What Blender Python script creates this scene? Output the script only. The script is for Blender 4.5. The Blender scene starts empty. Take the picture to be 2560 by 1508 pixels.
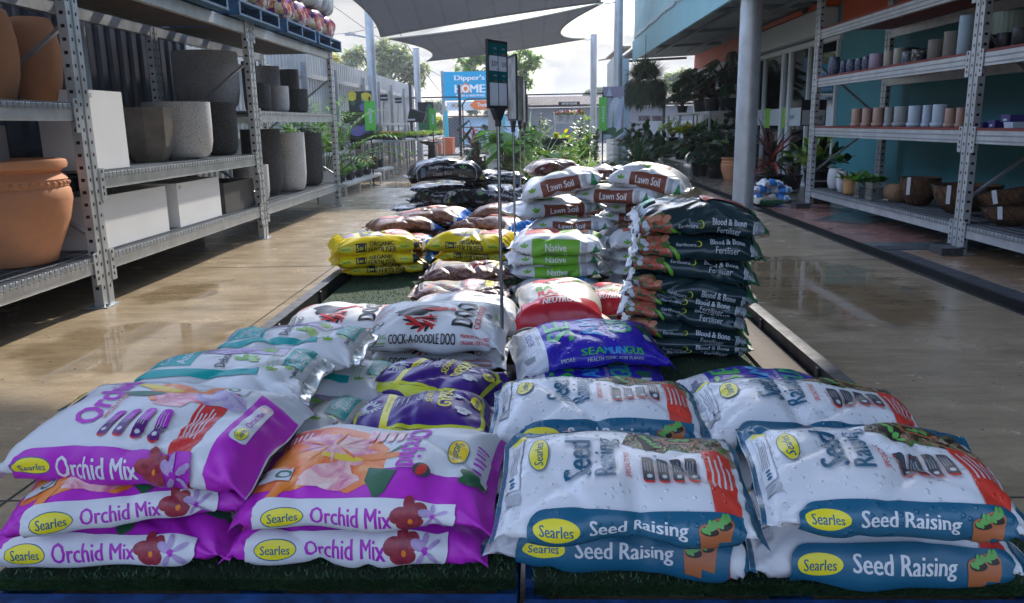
import bpy, bmesh, math, random
import numpy as np
from mathutils import Vector, Matrix
R = math.radians
random.seed(5)
scene = bpy.context.scene
COL = scene.collection

# ------------------------------------------------------------------ camera
PITCH, YAW, ROLL, CAMH, FPX = R(12.543), R(1.755), R(-1.0), 1.1, 2000.0
_f = Vector((-math.sin(YAW) * math.cos(PITCH), math.cos(YAW) * math.cos(PITCH), -math.sin(PITCH)))
_r0 = Vector((math.cos(YAW), math.sin(YAW), 0)); _u0 = _r0.cross(_f)
_r = math.cos(ROLL) * _r0 + math.sin(ROLL) * _u0
_u = -math.sin(ROLL) * _r0 + math.cos(ROLL) * _u0
cam = bpy.data.cameras.new('camera'); camo = bpy.data.objects.new('camera', cam); COL.objects.link(camo)
cam.sensor_width = 36.0; cam.lens = 36.0 * FPX / 2560.0; cam.clip_start = 0.05; cam.clip_end = 600
m3 = Matrix((_r, _u, -_f)).transposed().to_4x4(); m3.translation = Vector((0, 0, CAMH)); camo.matrix_world = m3
scene.camera = camo

# ------------------------------------------------------------------ world and sun
SUN_EL, SUN_AZ = R(38), R(13)          # azimuth measured from +Y, negative to the left
world = bpy.data.worlds.new("World"); scene.world = world; world.use_nodes = True
wt = world.node_tree; wn = wt.nodes; wl = wt.links
bg = wn['Background']
sky = wn.new('ShaderNodeTexSky'); sky.sky_type = 'NISHITA'; sky.sun_disc = False
sky.sun_elevation = SUN_EL; sky.sun_rotation = SUN_AZ; sky.air_density = 1.0; sky.dust_density = 1.5
tc = wn.new('ShaderNodeTexCoord'); mp = wn.new('ShaderNodeMapping'); mp.inputs['Scale'].default_value = (1.0, 1.0, 3.2)
mp.inputs['Location'].default_value = (0.35, 0.2, 0.1)
wl.new(tc.outputs['Generated'], mp.inputs['Vector'])
cn = wn.new('ShaderNodeTexNoise'); cn.inputs['Scale'].default_value = 2.6; cn.inputs['Detail'].default_value = 9; cn.inputs['Roughness'].default_value = .55
cn.inputs['Distortion'].default_value = .4
wl.new(mp.outputs['Vector'], cn.inputs['Vector'])
cr = wn.new('ShaderNodeValToRGB'); cr.color_ramp.elements[0].position = .42; cr.color_ramp.elements[1].position = .55
wl.new(cn.outputs['Fac'], cr.inputs['Fac'])
cn2 = wn.new('ShaderNodeTexNoise'); cn2.inputs['Scale'].default_value = 5.0; cn2.inputs['Detail'].default_value = 6
wl.new(mp.outputs['Vector'], cn2.inputs['Vector'])
cc = wn.new('ShaderNodeValToRGB'); cc.color_ramp.elements[0].position = .32; cc.color_ramp.elements[1].position = .62
cc.color_ramp.elements[0].color = (2.6, 2.7, 2.9, 1); cc.color_ramp.elements[1].color = (5.2, 5.1, 4.85, 1)
wl.new(cn2.outputs['Fac'], cc.inputs['Fac'])
mx = wn.new('ShaderNodeMix'); mx.data_type = 'RGBA'
wl.new(cr.outputs['Color'], mx.inputs[0]); wl.new(sky.outputs['Color'], mx.inputs[6]); wl.new(cc.outputs['Color'], mx.inputs[7])
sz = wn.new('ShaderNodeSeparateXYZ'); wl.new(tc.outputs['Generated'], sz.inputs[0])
gain = wn.new('ShaderNodeMapRange'); gain.interpolation_type = 'SMOOTHSTEP'      # added fill: sky brightened and tinted blue above the view to lift shaded faces
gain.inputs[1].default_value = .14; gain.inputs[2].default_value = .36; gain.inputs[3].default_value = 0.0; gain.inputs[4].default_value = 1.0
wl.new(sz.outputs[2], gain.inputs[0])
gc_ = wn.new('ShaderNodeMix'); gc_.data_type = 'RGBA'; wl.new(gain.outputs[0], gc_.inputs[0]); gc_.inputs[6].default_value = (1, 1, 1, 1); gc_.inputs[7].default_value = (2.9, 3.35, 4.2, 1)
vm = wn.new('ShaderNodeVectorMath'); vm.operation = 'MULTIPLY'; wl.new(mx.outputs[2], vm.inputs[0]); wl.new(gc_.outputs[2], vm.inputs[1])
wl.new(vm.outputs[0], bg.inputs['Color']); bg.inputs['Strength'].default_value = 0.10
sl = bpy.data.lights.new('sun', 'SUN'); sl.energy = 3.6; sl.angle = R(1.5); sl.color = (1.0, .93, .82)
so = bpy.data.objects.new('sun', sl); COL.objects.link(so)
_sd = Vector((math.sin(SUN_AZ) * math.cos(SUN_EL), math.cos(SUN_AZ) * math.cos(SUN_EL), math.sin(SUN_EL)))
so.rotation_euler = _sd.to_track_quat('Z', 'Y').to_euler(); so.location = (0, 20, 30)
scene.view_settings.view_transform = 'Standard'; scene.view_settings.look = 'None'
scene.view_settings.exposure = 0.63; scene.view_settings.gamma = 1.0
scene.cycles.max_bounces = 6; scene.cycles.transparent_max_bounces = 8
scene.cycles.use_denoising = True

# ------------------------------------------------------------------ measuring: photo pixel -> point on a plane
def _ray(x, y): return _f + _r * ((x - 1280) / FPX) - _u * ((y - 754) / FPX)
def atz(x, y, z):
    d = _ray(x, y); t = (z - CAMH) / d.z; return Vector((d.x * t, d.y * t, z))
def aty(x, y, Y):
    d = _ray(x, y); t = Y / d.y; return Vector((d.x * t, Y, CAMH + d.z * t))
def atx(x, y, X):
    d = _ray(x, y); t = X / d.x; return Vector((X, d.y * t, CAMH + d.z * t))

# ------------------------------------------------------------------ materials
MATS = {}
def M(name, col, rough=.5, metal=0., var=None, bump=None, spec=.5, coat=0., emit=None, alpha=None, trans=0., film=None, drops=None):
    if name in MATS: return MATS[name]
    m = bpy.data.materials.new(name); m.use_nodes = True; MATS[name] = m
    t = m.node_tree; n = t.nodes; l = t.links; b = n['Principled BSDF']
    b.inputs['Roughness'].default_value = rough; b.inputs['Metallic'].default_value = metal
    b.inputs['Specular IOR Level'].default_value = spec; b.inputs['Coat Weight'].default_value = coat
    b.inputs['Transmission Weight'].default_value = trans
    c = (col[0], col[1], col[2], 1); b.inputs['Base Color'].default_value = c
    m.diffuse_color = c
    if emit: b.inputs['Emission Color'].default_value = c; b.inputs['Emission Strength'].default_value = emit
    if alpha is not None: b.inputs['Alpha'].default_value = alpha
    co = None
    if var or bump or drops or film:
        co = n.new('ShaderNodeTexCoord')
    if var:      # (scale, darkest factor, optional second colour)
        no = n.new('ShaderNodeTexNoise'); no.inputs['Scale'].default_value = var[0]; no.inputs['Detail'].default_value = 6; no.inputs['Roughness'].default_value = .6
        l.new(co.outputs['Object'], no.inputs['Vector'])
        rp = n.new('ShaderNodeValToRGB'); rp.color_ramp.elements[0].position = .33; rp.color_ramp.elements[1].position = .66
        c2 = var[2] if len(var) > 2 else tuple(v * var[1] for v in col)
        rp.color_ramp.elements[0].color = (*c2, 1); rp.color_ramp.elements[1].color = c
        l.new(no.outputs['Fac'], rp.inputs['Fac']); l.new(rp.outputs['Color'], b.inputs['Base Color'])
        mr = n.new('ShaderNodeMapRange'); mr.inputs[3].default_value = max(0, rough - .07); mr.inputs[4].default_value = min(1, rough + .1)
        l.new(no.outputs['Fac'], mr.inputs[0]); l.new(mr.outputs[0], b.inputs['Roughness'])
    last = None
    if bump:     # (scale, strength, distance)
        no = n.new('ShaderNodeTexNoise'); no.inputs['Scale'].default_value = bump[0]; no.inputs['Detail'].default_value = 4
        l.new(co.outputs['Object'], no.inputs['Vector'])
        bp = n.new('ShaderNodeBump'); bp.inputs['Strength'].default_value = bump[1]; bp.inputs['Distance'].default_value = bump[2]
        l.new(no.outputs['Fac'], bp.inputs['Height']); l.new(bp.outputs['Normal'], b.inputs['Normal']); last = bp
    if film:     # crinkled plastic film: sharp ridges over soft folds (strength)
        r1 = n.new('ShaderNodeTexNoise'); r1.noise_type = 'RIDGED_MULTIFRACTAL'; r1.inputs['Scale'].default_value = 5.5; r1.inputs['Detail'].default_value = 2.5; r1.inputs['Roughness'].default_value = .5; r1.inputs['Distortion'].default_value = .5
        r2 = n.new('ShaderNodeTexNoise'); r2.inputs['Scale'].default_value = 34.; r2.inputs['Detail'].default_value = 3
        mpn = n.new('ShaderNodeMapping'); mpn.inputs['Rotation'].default_value = (.3,.2,.6); mpn.inputs['Scale'].default_value = (1.,2.1,1.2)
        l.new(co.outputs['Object'], mpn.inputs[0]); l.new(mpn.outputs[0], r1.inputs['Vector']); l.new(co.outputs['Object'], r2.inputs['Vector'])
        b1 = n.new('ShaderNodeBump'); b1.inputs['Strength'].default_value = film; b1.inputs['Distance'].default_value = .012; l.new(r1.outputs['Fac'], b1.inputs['Height'])
        b2 = n.new('ShaderNodeBump'); b2.inputs['Strength'].default_value = film*.6; b2.inputs['Distance'].default_value = .003; l.new(r2.outputs['Fac'], b2.inputs['Height']); l.new(b1.outputs['Normal'], b2.inputs['Normal'])
        if last: l.new(last.outputs['Normal'], b1.inputs['Normal'])
        l.new(b2.outputs['Normal'], b.inputs['Normal']); last = b2
    if drops:    # water drops standing on plastic
        vo = n.new('ShaderNodeTexVoronoi'); vo.inputs['Scale'].default_value = drops; vo.inputs['Randomness'].default_value = 1
        l.new(co.outputs['Object'], vo.inputs['Vector'])
        cl = n.new('ShaderNodeMath'); cl.operation = 'LESS_THAN'; sx = n.new('ShaderNodeSeparateColor')
        l.new(vo.outputs['Color'], sx.inputs[0]); l.new(sx.outputs[0], cl.inputs[0]); cl.inputs[1].default_value = .55
        mr = n.new('ShaderNodeMapRange'); mr.interpolation_type = 'SMOOTHSTEP'
        mr.inputs[1].default_value = .34; mr.inputs[2].default_value = .16; mr.inputs[3].default_value = 0; mr.inputs[4].default_value = 1
        l.new(vo.outputs['Distance'], mr.inputs[0])
        mu = n.new('ShaderNodeMath'); mu.operation = 'MULTIPLY'; l.new(mr.outputs[0], mu.inputs[0]); l.new(cl.outputs[0], mu.inputs[1])
        bp = n.new('ShaderNodeBump'); bp.inputs['Strength'].default_value = .8; bp.inputs['Distance'].default_value = .0022
        l.new(mu.outputs[0], bp.inputs['Height'])
        if last: l.new(last.outputs['Normal'], bp.inputs['Normal'])
        l.new(bp.outputs['Normal'], b.inputs['Normal'])
        rr = n.new('ShaderNodeMapRange'); rr.inputs[3].default_value = rough; rr.inputs[4].default_value = .05
        l.new(mu.outputs[0], rr.inputs[0]); l.new(rr.outputs[0], b.inputs['Roughness'])
    return m
def MV(name, cols, scale=18., rough=.35, bump=.3, distort=1.0):
    """printed photograph or speckled material: voronoi cells coloured from a ramp"""
    if name in MATS: return MATS[name]
    m = bpy.data.materials.new(name); m.use_nodes = True; MATS[name] = m
    t = m.node_tree; n = t.nodes; l = t.links; b = n['Principled BSDF']; b.inputs['Roughness'].default_value = rough
    co = n.new('ShaderNodeTexCoord'); nz = n.new('ShaderNodeTexNoise'); nz.inputs['Scale'].default_value = scale * .7; nz.inputs['Detail'].default_value = 3
    l.new(co.outputs['Object'], nz.inputs['Vector'])
    ad = n.new('ShaderNodeVectorMath'); ad.operation = 'MULTIPLY_ADD'; ad.inputs[1].default_value = (distort * 2 / scale,) * 3
    l.new(nz.outputs['Color'], ad.inputs[0]); l.new(co.outputs['Object'], ad.inputs[2])
    vo = n.new('ShaderNodeTexVoronoi'); vo.inputs['Scale'].default_value = scale; l.new(ad.outputs[0], vo.inputs['Vector'])
    sc = n.new('ShaderNodeSeparateColor'); l.new(vo.outputs['Color'], sc.inputs[0])
    rp = n.new('ShaderNodeValToRGB'); rp.color_ramp.interpolation = 'CONSTANT'
    els = rp.color_ramp.elements
    while len(els) < len(cols): els.new(.5)
    for i, c in enumerate(cols):
        els[i].position = i / len(cols); els[i].color = (*c, 1)
    l.new(sc.outputs[0], rp.inputs['Fac'])
    n2 = n.new('ShaderNodeTexNoise'); n2.inputs['Scale'].default_value = scale * 3; l.new(co.outputs['Object'], n2.inputs['Vector'])
    mm = n.new('ShaderNodeMix'); mm.data_type = 'RGBA'; mm.blend_type = 'MULTIPLY'; mm.inputs[0].default_value = .6
    l.new(rp.outputs['Color'], mm.inputs[6]); l.new(n2.outputs['Fac'], mm.inputs[7]); l.new(mm.outputs[2], b.inputs['Base Color'])
    mx2 = n.new('ShaderNodeMix'); mx2.data_type = 'RGBA'; mx2.inputs[0].default_value = .15
    if bump:
        bp = n.new('ShaderNodeBump'); bp.inputs['Strength'].default_value = bump; bp.inputs['Distance'].default_value = .004
        l.new(n2.outputs['Fac'], bp.inputs['Height']); l.new(bp.outputs['Normal'], b.inputs['Normal'])
    return m

def MN(name, cols, scale=14., rough=.33, soft=True):
    """softly blended printed photograph: petals, leaves, fruit"""
    if name in MATS: return MATS[name]
    m = bpy.data.materials.new(name); m.use_nodes = True; MATS[name] = m
    t = m.node_tree; n = t.nodes; l = t.links; b = n['Principled BSDF']; b.inputs['Roughness'].default_value = rough
    co = n.new('ShaderNodeTexCoord'); q = n.new('ShaderNodeTexNoise'); q.inputs['Scale'].default_value = scale; q.inputs['Detail'].default_value = 5; q.inputs['Roughness'].default_value = .62; q.inputs['Distortion'].default_value = 1.2
    l.new(co.outputs['Object'], q.inputs['Vector']); rp = n.new('ShaderNodeValToRGB'); els = rp.color_ramp.elements
    while len(els) < len(cols): els.new(.5)
    for i, c in enumerate(cols): els[i].position = .27 + .46*i/(len(cols)-1); els[i].color = (*c, 1)
    l.new(q.outputs['Fac'], rp.inputs['Fac']); l.new(rp.outputs['Color'], b.inputs['Base Color'])
    bp = n.new('ShaderNodeBump'); bp.inputs['Strength'].default_value = .25; bp.inputs['Distance'].default_value = .004; l.new(q.outputs['Fac'], bp.inputs['Height']); l.new(bp.outputs['Normal'], b.inputs['Normal'])
    return m

# ------------------------------------------------------------------ mesh building
class MB:
    """collects polygons (with material slots) that become ONE mesh object"""
    def __init__(s): s.v = []; s.f = []; s.mi = []; s.mats = []; s.sm = []
    def slot(s, m):
        if m not in s.mats: s.mats.append(m)
        return s.mats.index(m)
    def add(s, vs, fs, m, smooth=False, mtx=None):
        b = len(s.v); k = s.slot(m)
        if mtx is not None: vs = [mtx @ Vector(v) for v in vs]
        s.v += [tuple(v) for v in vs]
        for f in fs: s.f.append(tuple(i + b for i in f)); s.mi.append(k); s.sm.append(smooth)
    def box(s, a, b, m, mtx=None):
        x0, y0, z0 = a; x1, y1, z1 = b
        vs = [(x0,y0,z0),(x1,y0,z0),(x1,y1,z0),(x0,y1,z0),(x0,y0,z1),(x1,y0,z1),(x1,y1,z1),(x0,y1,z1)]
        s.add(vs, [(0,3,2,1),(4,5,6,7),(0,1,5,4),(1,2,6,5),(2,3,7,6),(3,0,4,7)], m, False, mtx)
    def bar(s, p, q, w, h, m, up=(0,0,1)):
        """box-section bar from p to q, w across, h along up"""
        p = Vector(p); q = Vector(q); d = (q - p); L = d.length; d.normalize(); u = Vector(up)
        if abs(d.dot(u)) > .99: u = Vector((1,0,0))
        sd = d.cross(u).normalized(); u = sd.cross(d)
        vs = [p + sd*a*w/2 + u*c*h/2 + d*t for t in (0, L) for a, c in ((-1,-1),(1,-1),(1,1),(-1,1))]
        s.add(vs, [(0,1,2,3),(7,6,5,4),(0,4,5,1),(1,5,6,2),(2,6,7,3),(3,7,4,0)], m)
    def tube(s, pts, rad, m, n=8, caps=True):
        pts = [Vector(p) for p in pts]; k = len(pts); rs = rad if isinstance(rad, (list, tuple)) else [rad]*k
        vs = []; ref = None
        for i, p in enumerate(pts):
            d = (pts[min(i+1,k-1)] - pts[max(i-1,0)]).normalized()
            if ref is None: ref = Vector((1,0,0)) if abs(d.x) < .9 else Vector((0,1,0))
            a = d.cross(ref).normalized(); b = a.cross(d).normalized(); ref = b
            ref = Vector(b)
            for j in range(n):
                t = 2*math.pi*j/n; vs.append(p + (a*math.cos(t) + b*math.sin(t))*rs[i])
            ref = d.cross(a) if False else b
        fs = []
        for i in range(k-1):
            for j in range(n):
                j2 = (j+1) % n; fs.append((i*n+j, i*n+j2, (i+1)*n+j2, (i+1)*n+j))
        s.add(vs, fs, m, True)
        if caps: s.add([vs[j] for j in range(n)], [tuple(reversed(range(n)))], m); s.add([vs[(k-1)*n+j] for j in range(n)], [tuple(range(n))], m)
    def lathe(s, prof, m, n=32, mtx=None, sx=1., sy=1., wob=None):
        vs = []; k = len(prof)
        for i, (r, z) in enumerate(prof):
            for j in range(n):
                t = 2*math.pi*j/n; rr = r*(wob(t, z) if wob else 1)
                vs.append((rr*math.cos(t)*sx, rr*math.sin(t)*sy, z))
        fs = [(i*n+j, i*n+(j+1)%n, (i+1)*n+(j+1)%n, (i+1)*n+j) for i in range(k-1) for j in range(n)]
        if prof[0][0] > 1e-4: fs.append(tuple(reversed(range(n))))
        s.add(vs, fs, m, True, mtx)
    def quad(s, a, b, c, d, m): s.add([a,b,c,d], [(0,1,2,3)], m)
    def poly(s, pts, m): s.add(pts, [tuple(range(len(pts)))], m)
    def prism(s, pts, off, m):
        """closed prism: polygon pts swept by vector off"""
        o = Vector(off); n = len(pts); a = [Vector(p) for p in pts]; b = [p + o for p in a]
        s.add(a + b, [tuple(reversed(range(n))), tuple(range(n, 2*n))] + [(i, (i+1)%n, n+(i+1)%n, n+i) for i in range(n)], m)
    def build(s, name, parent=None, auto=None):
        me = bpy.data.meshes.new(name); me.from_pydata(s.v, [], s.f)
        for m in s.mats: me.materials.append(m)
        me.polygons.foreach_set('material_index', s.mi); me.polygons.foreach_set('use_smooth', s.sm)
        me.update()
        if any(s.sm) and auto: me.set_sharp_from_angle(angle=R(auto))
        o = bpy.data.objects.new(name, me); COL.objects.link(o)
        if parent: o.parent = parent
        return o
def tag(o, label=None, cat=None, group=None, kind=None):
    if label: o['label'] = label
    if cat: o['category'] = cat
    if group: o['group'] = group
    if kind: o['kind'] = kind
    return o
def thing(name, label, cat, loc=(0,0,0), rz=0., group=None):
    o = bpy.data.objects.new(name, None); COL.objects.link(o); o.location = loc; o.rotation_euler = (0,0,rz); o.empty_display_size = .1
    return tag(o, label, cat, group)
def dup(root, loc=None, rz=None, label=None):
    def cp(o, par):
        c = o.copy(); COL.objects.link(c)
        if par: c.parent = par
        for ch in list(o.children): cp(ch, c)
        return c
    c = cp(root, None)
    if loc is not None: c.location = loc
    if rz is not None: c.rotation_euler = (0,0,rz)
    if label: c['label'] = label
    return c
def bevel(o, w=.004, seg=2):
    b = o.modifiers.new('bevel', 'BEVEL'); b.width = w; b.segments = seg; b.limit_method = 'ANGLE'; b.angle_limit = R(40)
    return o
_TXT = {}
def textmesh(txt, bold=.0, res=2, shear=0.):
    """2-D triangles of a piece of lettering, scaled to a unit box (x 0..1, y 0..1)"""
    k = (txt, res, shear)
    if k in _TXT: return _TXT[k]
    cu = bpy.data.curves.new('lettering', 'FONT'); cu.body = txt; cu.resolution_u = res; cu.shear = shear
    ob = bpy.data.objects.new('lettering', cu); COL.objects.link(ob)
    dg = bpy.context.evaluated_depsgraph_get(); dg.update()
    me = ob.evaluated_get(dg).to_mesh()
    v = np.array([q.co[:2] for q in me.vertices]) if len(me.vertices) else np.zeros((0,2)); fs = [tuple(p.vertices) for p in me.polygons]
    ob.evaluated_get(dg).to_mesh_clear(); bpy.data.objects.remove(ob); bpy.data.curves.remove(cu)
    mn = v.min(0); sz = v.max(0) - mn; v = (v - mn) / sz
    _TXT[k] = (v, fs, sz[0]/sz[1]); return _TXT[k]
def put_text(mb, txt, origin, right, up, w, h, m, bold=.02, off=.002, depth=.0, shear=0.):
    """flat lettering on a plane, lower left corner at origin"""
    v, fs, asp = textmesh(txt, bold, 3, shear); o = Vector(origin); r = Vector(right).normalized(); u = Vector(up).normalized(); nn = r.cross(u)
    if h is None: h = w/asp
    if w is None: w = h*asp
    q_ = .8*min(h, 1.7*w/max(1, len(txt)))
    for k, dx in enumerate((0,) if bold < .015 else (-bold*q_, bold*q_)):       # a second strike makes the letters bold
        mb.add([o + r*(a*w + dx) + u*(b*h) + nn*(off + .0012*k) for a, b in v], fs, m)
# ------------------------------------------------------------------ filled bags with printed artwork
NU, NS = 54, 68
def section(W, T, n=2.7, k=720):
    th = np.linspace(0, 2*np.pi, k, endpoint=False)        # 0 = top centre, pi/2 = front (-y)
    c, s_ = np.cos(th), np.sin(th)
    y = -W/2*np.sign(s_)*np.where(c >= 0, np.abs(s_)**(2/(n-.35)), np.abs(s_)**(2/(n+.5)))
    top = np.maximum(c, 0)**(2/2.15); bot = -np.maximum(-c, 0)**(2/3.6)
    z = T*(.60*top + .40*bot)
    return y, z
def perim(W, T):
    y, z = section(W, T); return float(np.hypot(np.diff(np.r_[y, y[0]]), np.diff(np.r_[z, z[0]])).sum())
class Art:
    """printed artwork, drawn flat: x along the bag, s round it (0 = middle of the top, F = middle of the front face)"""
    def __init__(s, L, W, T, body):
        s.L, s.W, s.T, s.body = L, W, T, body; s.P = perim(W, T); s.F = s.P/4; s.sh = []; s.lay = 1; s.cut = None
    def put(s, vs, fs, m): s.sh.append((vs, fs, m, s.lay)); s.lay += 1; return s
    def shift(s, ds, n0=0):
        """slide everything drawn so far round the bag"""
        s.sh[n0:] = [([(v[0], v[1]+ds) for v in vs], fs, m, l) for vs, fs, m, l in s.sh[n0:]]
    def poly(s, pts, m): return s.put(list(pts), [tuple(range(len(pts)))], m)
    def rect(s, x0, s0, x1, s1, m): return s.poly([(x0,s1),(x1,s1),(x1,s0),(x0,s0)], m)
    def rrect(s, x0, s0, x1, s1, r, m, cs=(1,1,1,1), n=6):
        """corners: top left, top right, bottom right, bottom left (top = smaller s)"""
        pts = []
        for (cx, cy, a0, on) in ((x0,s0,180,cs[0]),(x1,s0,270,cs[1]),(x1,s1,0,cs[2]),(x0,s1,90,cs[3])):
            if not on: pts.append((cx, cy)); continue
            ox = cx + (r if cx == x0 else -r); oy = cy + (r if cy == s0 else -r)
            for i in range(n+1):
                a = R(a0 + 90*i/n); pts.append((ox + r*math.cos(a), oy + r*math.sin(a)))
        return s.poly(pts, m)
    def ell(s, cx, cs, a, b, m, rot=0, n=24):
        t = R(rot); return s.poly([(cx + a*math.cos(q)*math.cos(t) - b*math.sin(q)*math.sin(t), cs + a*math.cos(q)*math.sin(t) + b*math.sin(q)*math.cos(t)) for q in [2*math.pi*i/n for i in range(n)]], m)
    def blob(s, cx, cs, a, b, m, seed=0, n=22, amp=.25):
        g = random.Random(seed); ph = [g.uniform(0, 6.28) for _ in range(3)]
        return s.poly([(cx + a*k*math.cos(q), cs + b*k*math.sin(q)) for q, k in [(2*math.pi*i/n, 1 + amp*(math.sin(3*2*math.pi*i/n+ph[0])*.5 + math.sin(5*2*math.pi*i/n+ph[1])*.35 + math.sin(8*2*math.pi*i/n+ph[2])*.15)) for i in range(n)]], m)
    def text(s, txt, cx, cs, w, h, m, rot=0, bold=.03, shear=0., res=2):
        v, fs, asp = textmesh(txt, bold, res, shear)
        if h is None: h = w/asp
        if w is None: w = h*asp
        t = R(rot); x = (v[:,0]-.5)*w; y = (v[:,1]-.5)*h
        q_ = .85*min(h, 1.7*w/max(1, len(txt)))
        X = x*math.cos(t) - y*math.sin(t); Y = x*math.sin(t) + y*math.cos(t)
        for k in ((0,) if bold < .015 else (-bold*q_, bold*q_)):      # struck twice for bold
            s.put([(cx+a+k*math.cos(t), cs-b-k*math.sin(t)) for a, b in zip(X, Y)], fs, m)
        return s
    def lines(s, x0, s0, x1, s1, n, m, frac=.5, vert=False, seed=1):
        """rows of small print"""
        g = random.Random(seed); vs = []; fs = []
        for i in range(n):
            if vert:
                a = x0 + (x1-x0)*(i)/n; b = a + (x1-x0)/n*frac; q = s0 + (s1-s0)*g.uniform(0, .3)
                p = [(a,s1),(b,s1),(b,q),(a,q)]
            else:
                a = s0 + (s1-s0)*i/n; b = a + (s1-s0)/n*frac; q = x1 - (x1-x0)*g.uniform(0, .35)
                p = [(x0,b),(q,b),(q,a),(x0,a)]
            k = len(vs); vs += p; fs.append((k,k+1,k+2,k+3))
        return s.put(vs, fs, m)
    def bars(s, x0, s0, x1, s1, m, back, n=14, vert=False, seed=3):
        s.rect(x0, s0, x1, s1, back); g = random.Random(seed); vs = []; fs = []; t = .06
        while t < .92:
            w = g.uniform(.02, .06)
            if vert: p = [(x0, s0+(s1-s0)*(t+w)), (x1, s0+(s1-s0)*(t+w)), (x1, s0+(s1-s0)*t), (x0, s0+(s1-s0)*t)]
            else: a = x0+(x1-x0)*t; b = x0+(x1-x0)*(t+w); p = [(a,s1),(b,s1),(b,s0),(a,s0)]
            k = len(vs); vs += p; fs.append((k,k+1,k+2,k+3)); t += w + g.uniform(.025, .06)
        return s.put(vs, fs, m)
    def prepare(s):
        """cut the artwork along the bag's own grid so that it can follow every fold"""
        if s.cut is not None: return s.cut
        bm = bmesh.new(); mats = [s.body]
        xs = [-s.L/2 + s.L*i/NU for i in range(NU+1)]; ss = [-s.P/2 + s.P*j/NS for j in range(NS+1)]
        for vs, fs, m, lay in s.sh:
            if m not in mats: mats.append(m)
            k = mats.index(m); b = bmesh.new()
            bv = [b.verts.new((min(max(v[0], -s.L/2+.001), s.L/2-.001), v[1], lay)) for v in vs]
            for f in fs:
                try: b.faces.new([bv[i] for i in f]).material_index = k
                except ValueError: pass
            b.normal_update()
            big = [f for f in b.faces if len(f.verts) > 4]
            if big: bmesh.ops.triangulate(b, faces=big, ngon_method='EAR_CLIP')
            lo = [min(v.co[i] for v in b.verts) for i in (0,1)]; hi = [max(v.co[i] for v in b.verts) for i in (0,1)]
            for ax, gl in ((0, xs), (1, ss)):
                for g in gl:
                    if lo[ax] + 1e-5 < g < hi[ax] - 1e-5:
                        co = (g,0,0) if ax == 0 else (0,g,0); no = (1,0,0) if ax == 0 else (0,1,0)
                        bmesh.ops.bisect_plane(b, geom=b.verts[:]+b.edges[:]+b.faces[:], plane_co=co, plane_no=no, dist=1e-7)
            dx = s.L/NU; ds = s.P/NS; no = Vector((1/dx, -1/ds, 0)).normalized()       # and along the diagonals of its facets
            kv = [(v.co.x + s.L/2)/dx - (v.co.y + s.P/2)/ds for v in b.verts]
            for k2 in range(math.ceil(min(kv)+1e-4), math.floor(max(kv)-1e-4)+1):
                bmesh.ops.bisect_plane(b, geom=b.verts[:]+b.edges[:]+b.faces[:], plane_co=(k2*dx - s.L/2, -s.P/2, 0), plane_no=no, dist=1e-7)
            me = bpy.data.meshes.new('tmp'); b.to_mesh(me); b.free(); bm.from_mesh(me); bpy.data.meshes.remove(me)
        bmesh.ops.triangulate(bm, faces=bm.faces[:])
        bm.normal_update()
        V = np.array([v.co[:] for v in bm.verts]) if len(bm.verts) else np.zeros((0,3)); Fc = []; Mi = []
        for f in bm.faces:
            i = [v.index for v in f.verts]
            Fc.append(tuple(i) if f.normal.z < 0 else tuple(reversed(i))); Mi.append(f.material_index)
        bm.verts.index_update(); bm.free(); s.cut = (V, Fc, Mi, mats); return s.cut
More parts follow.
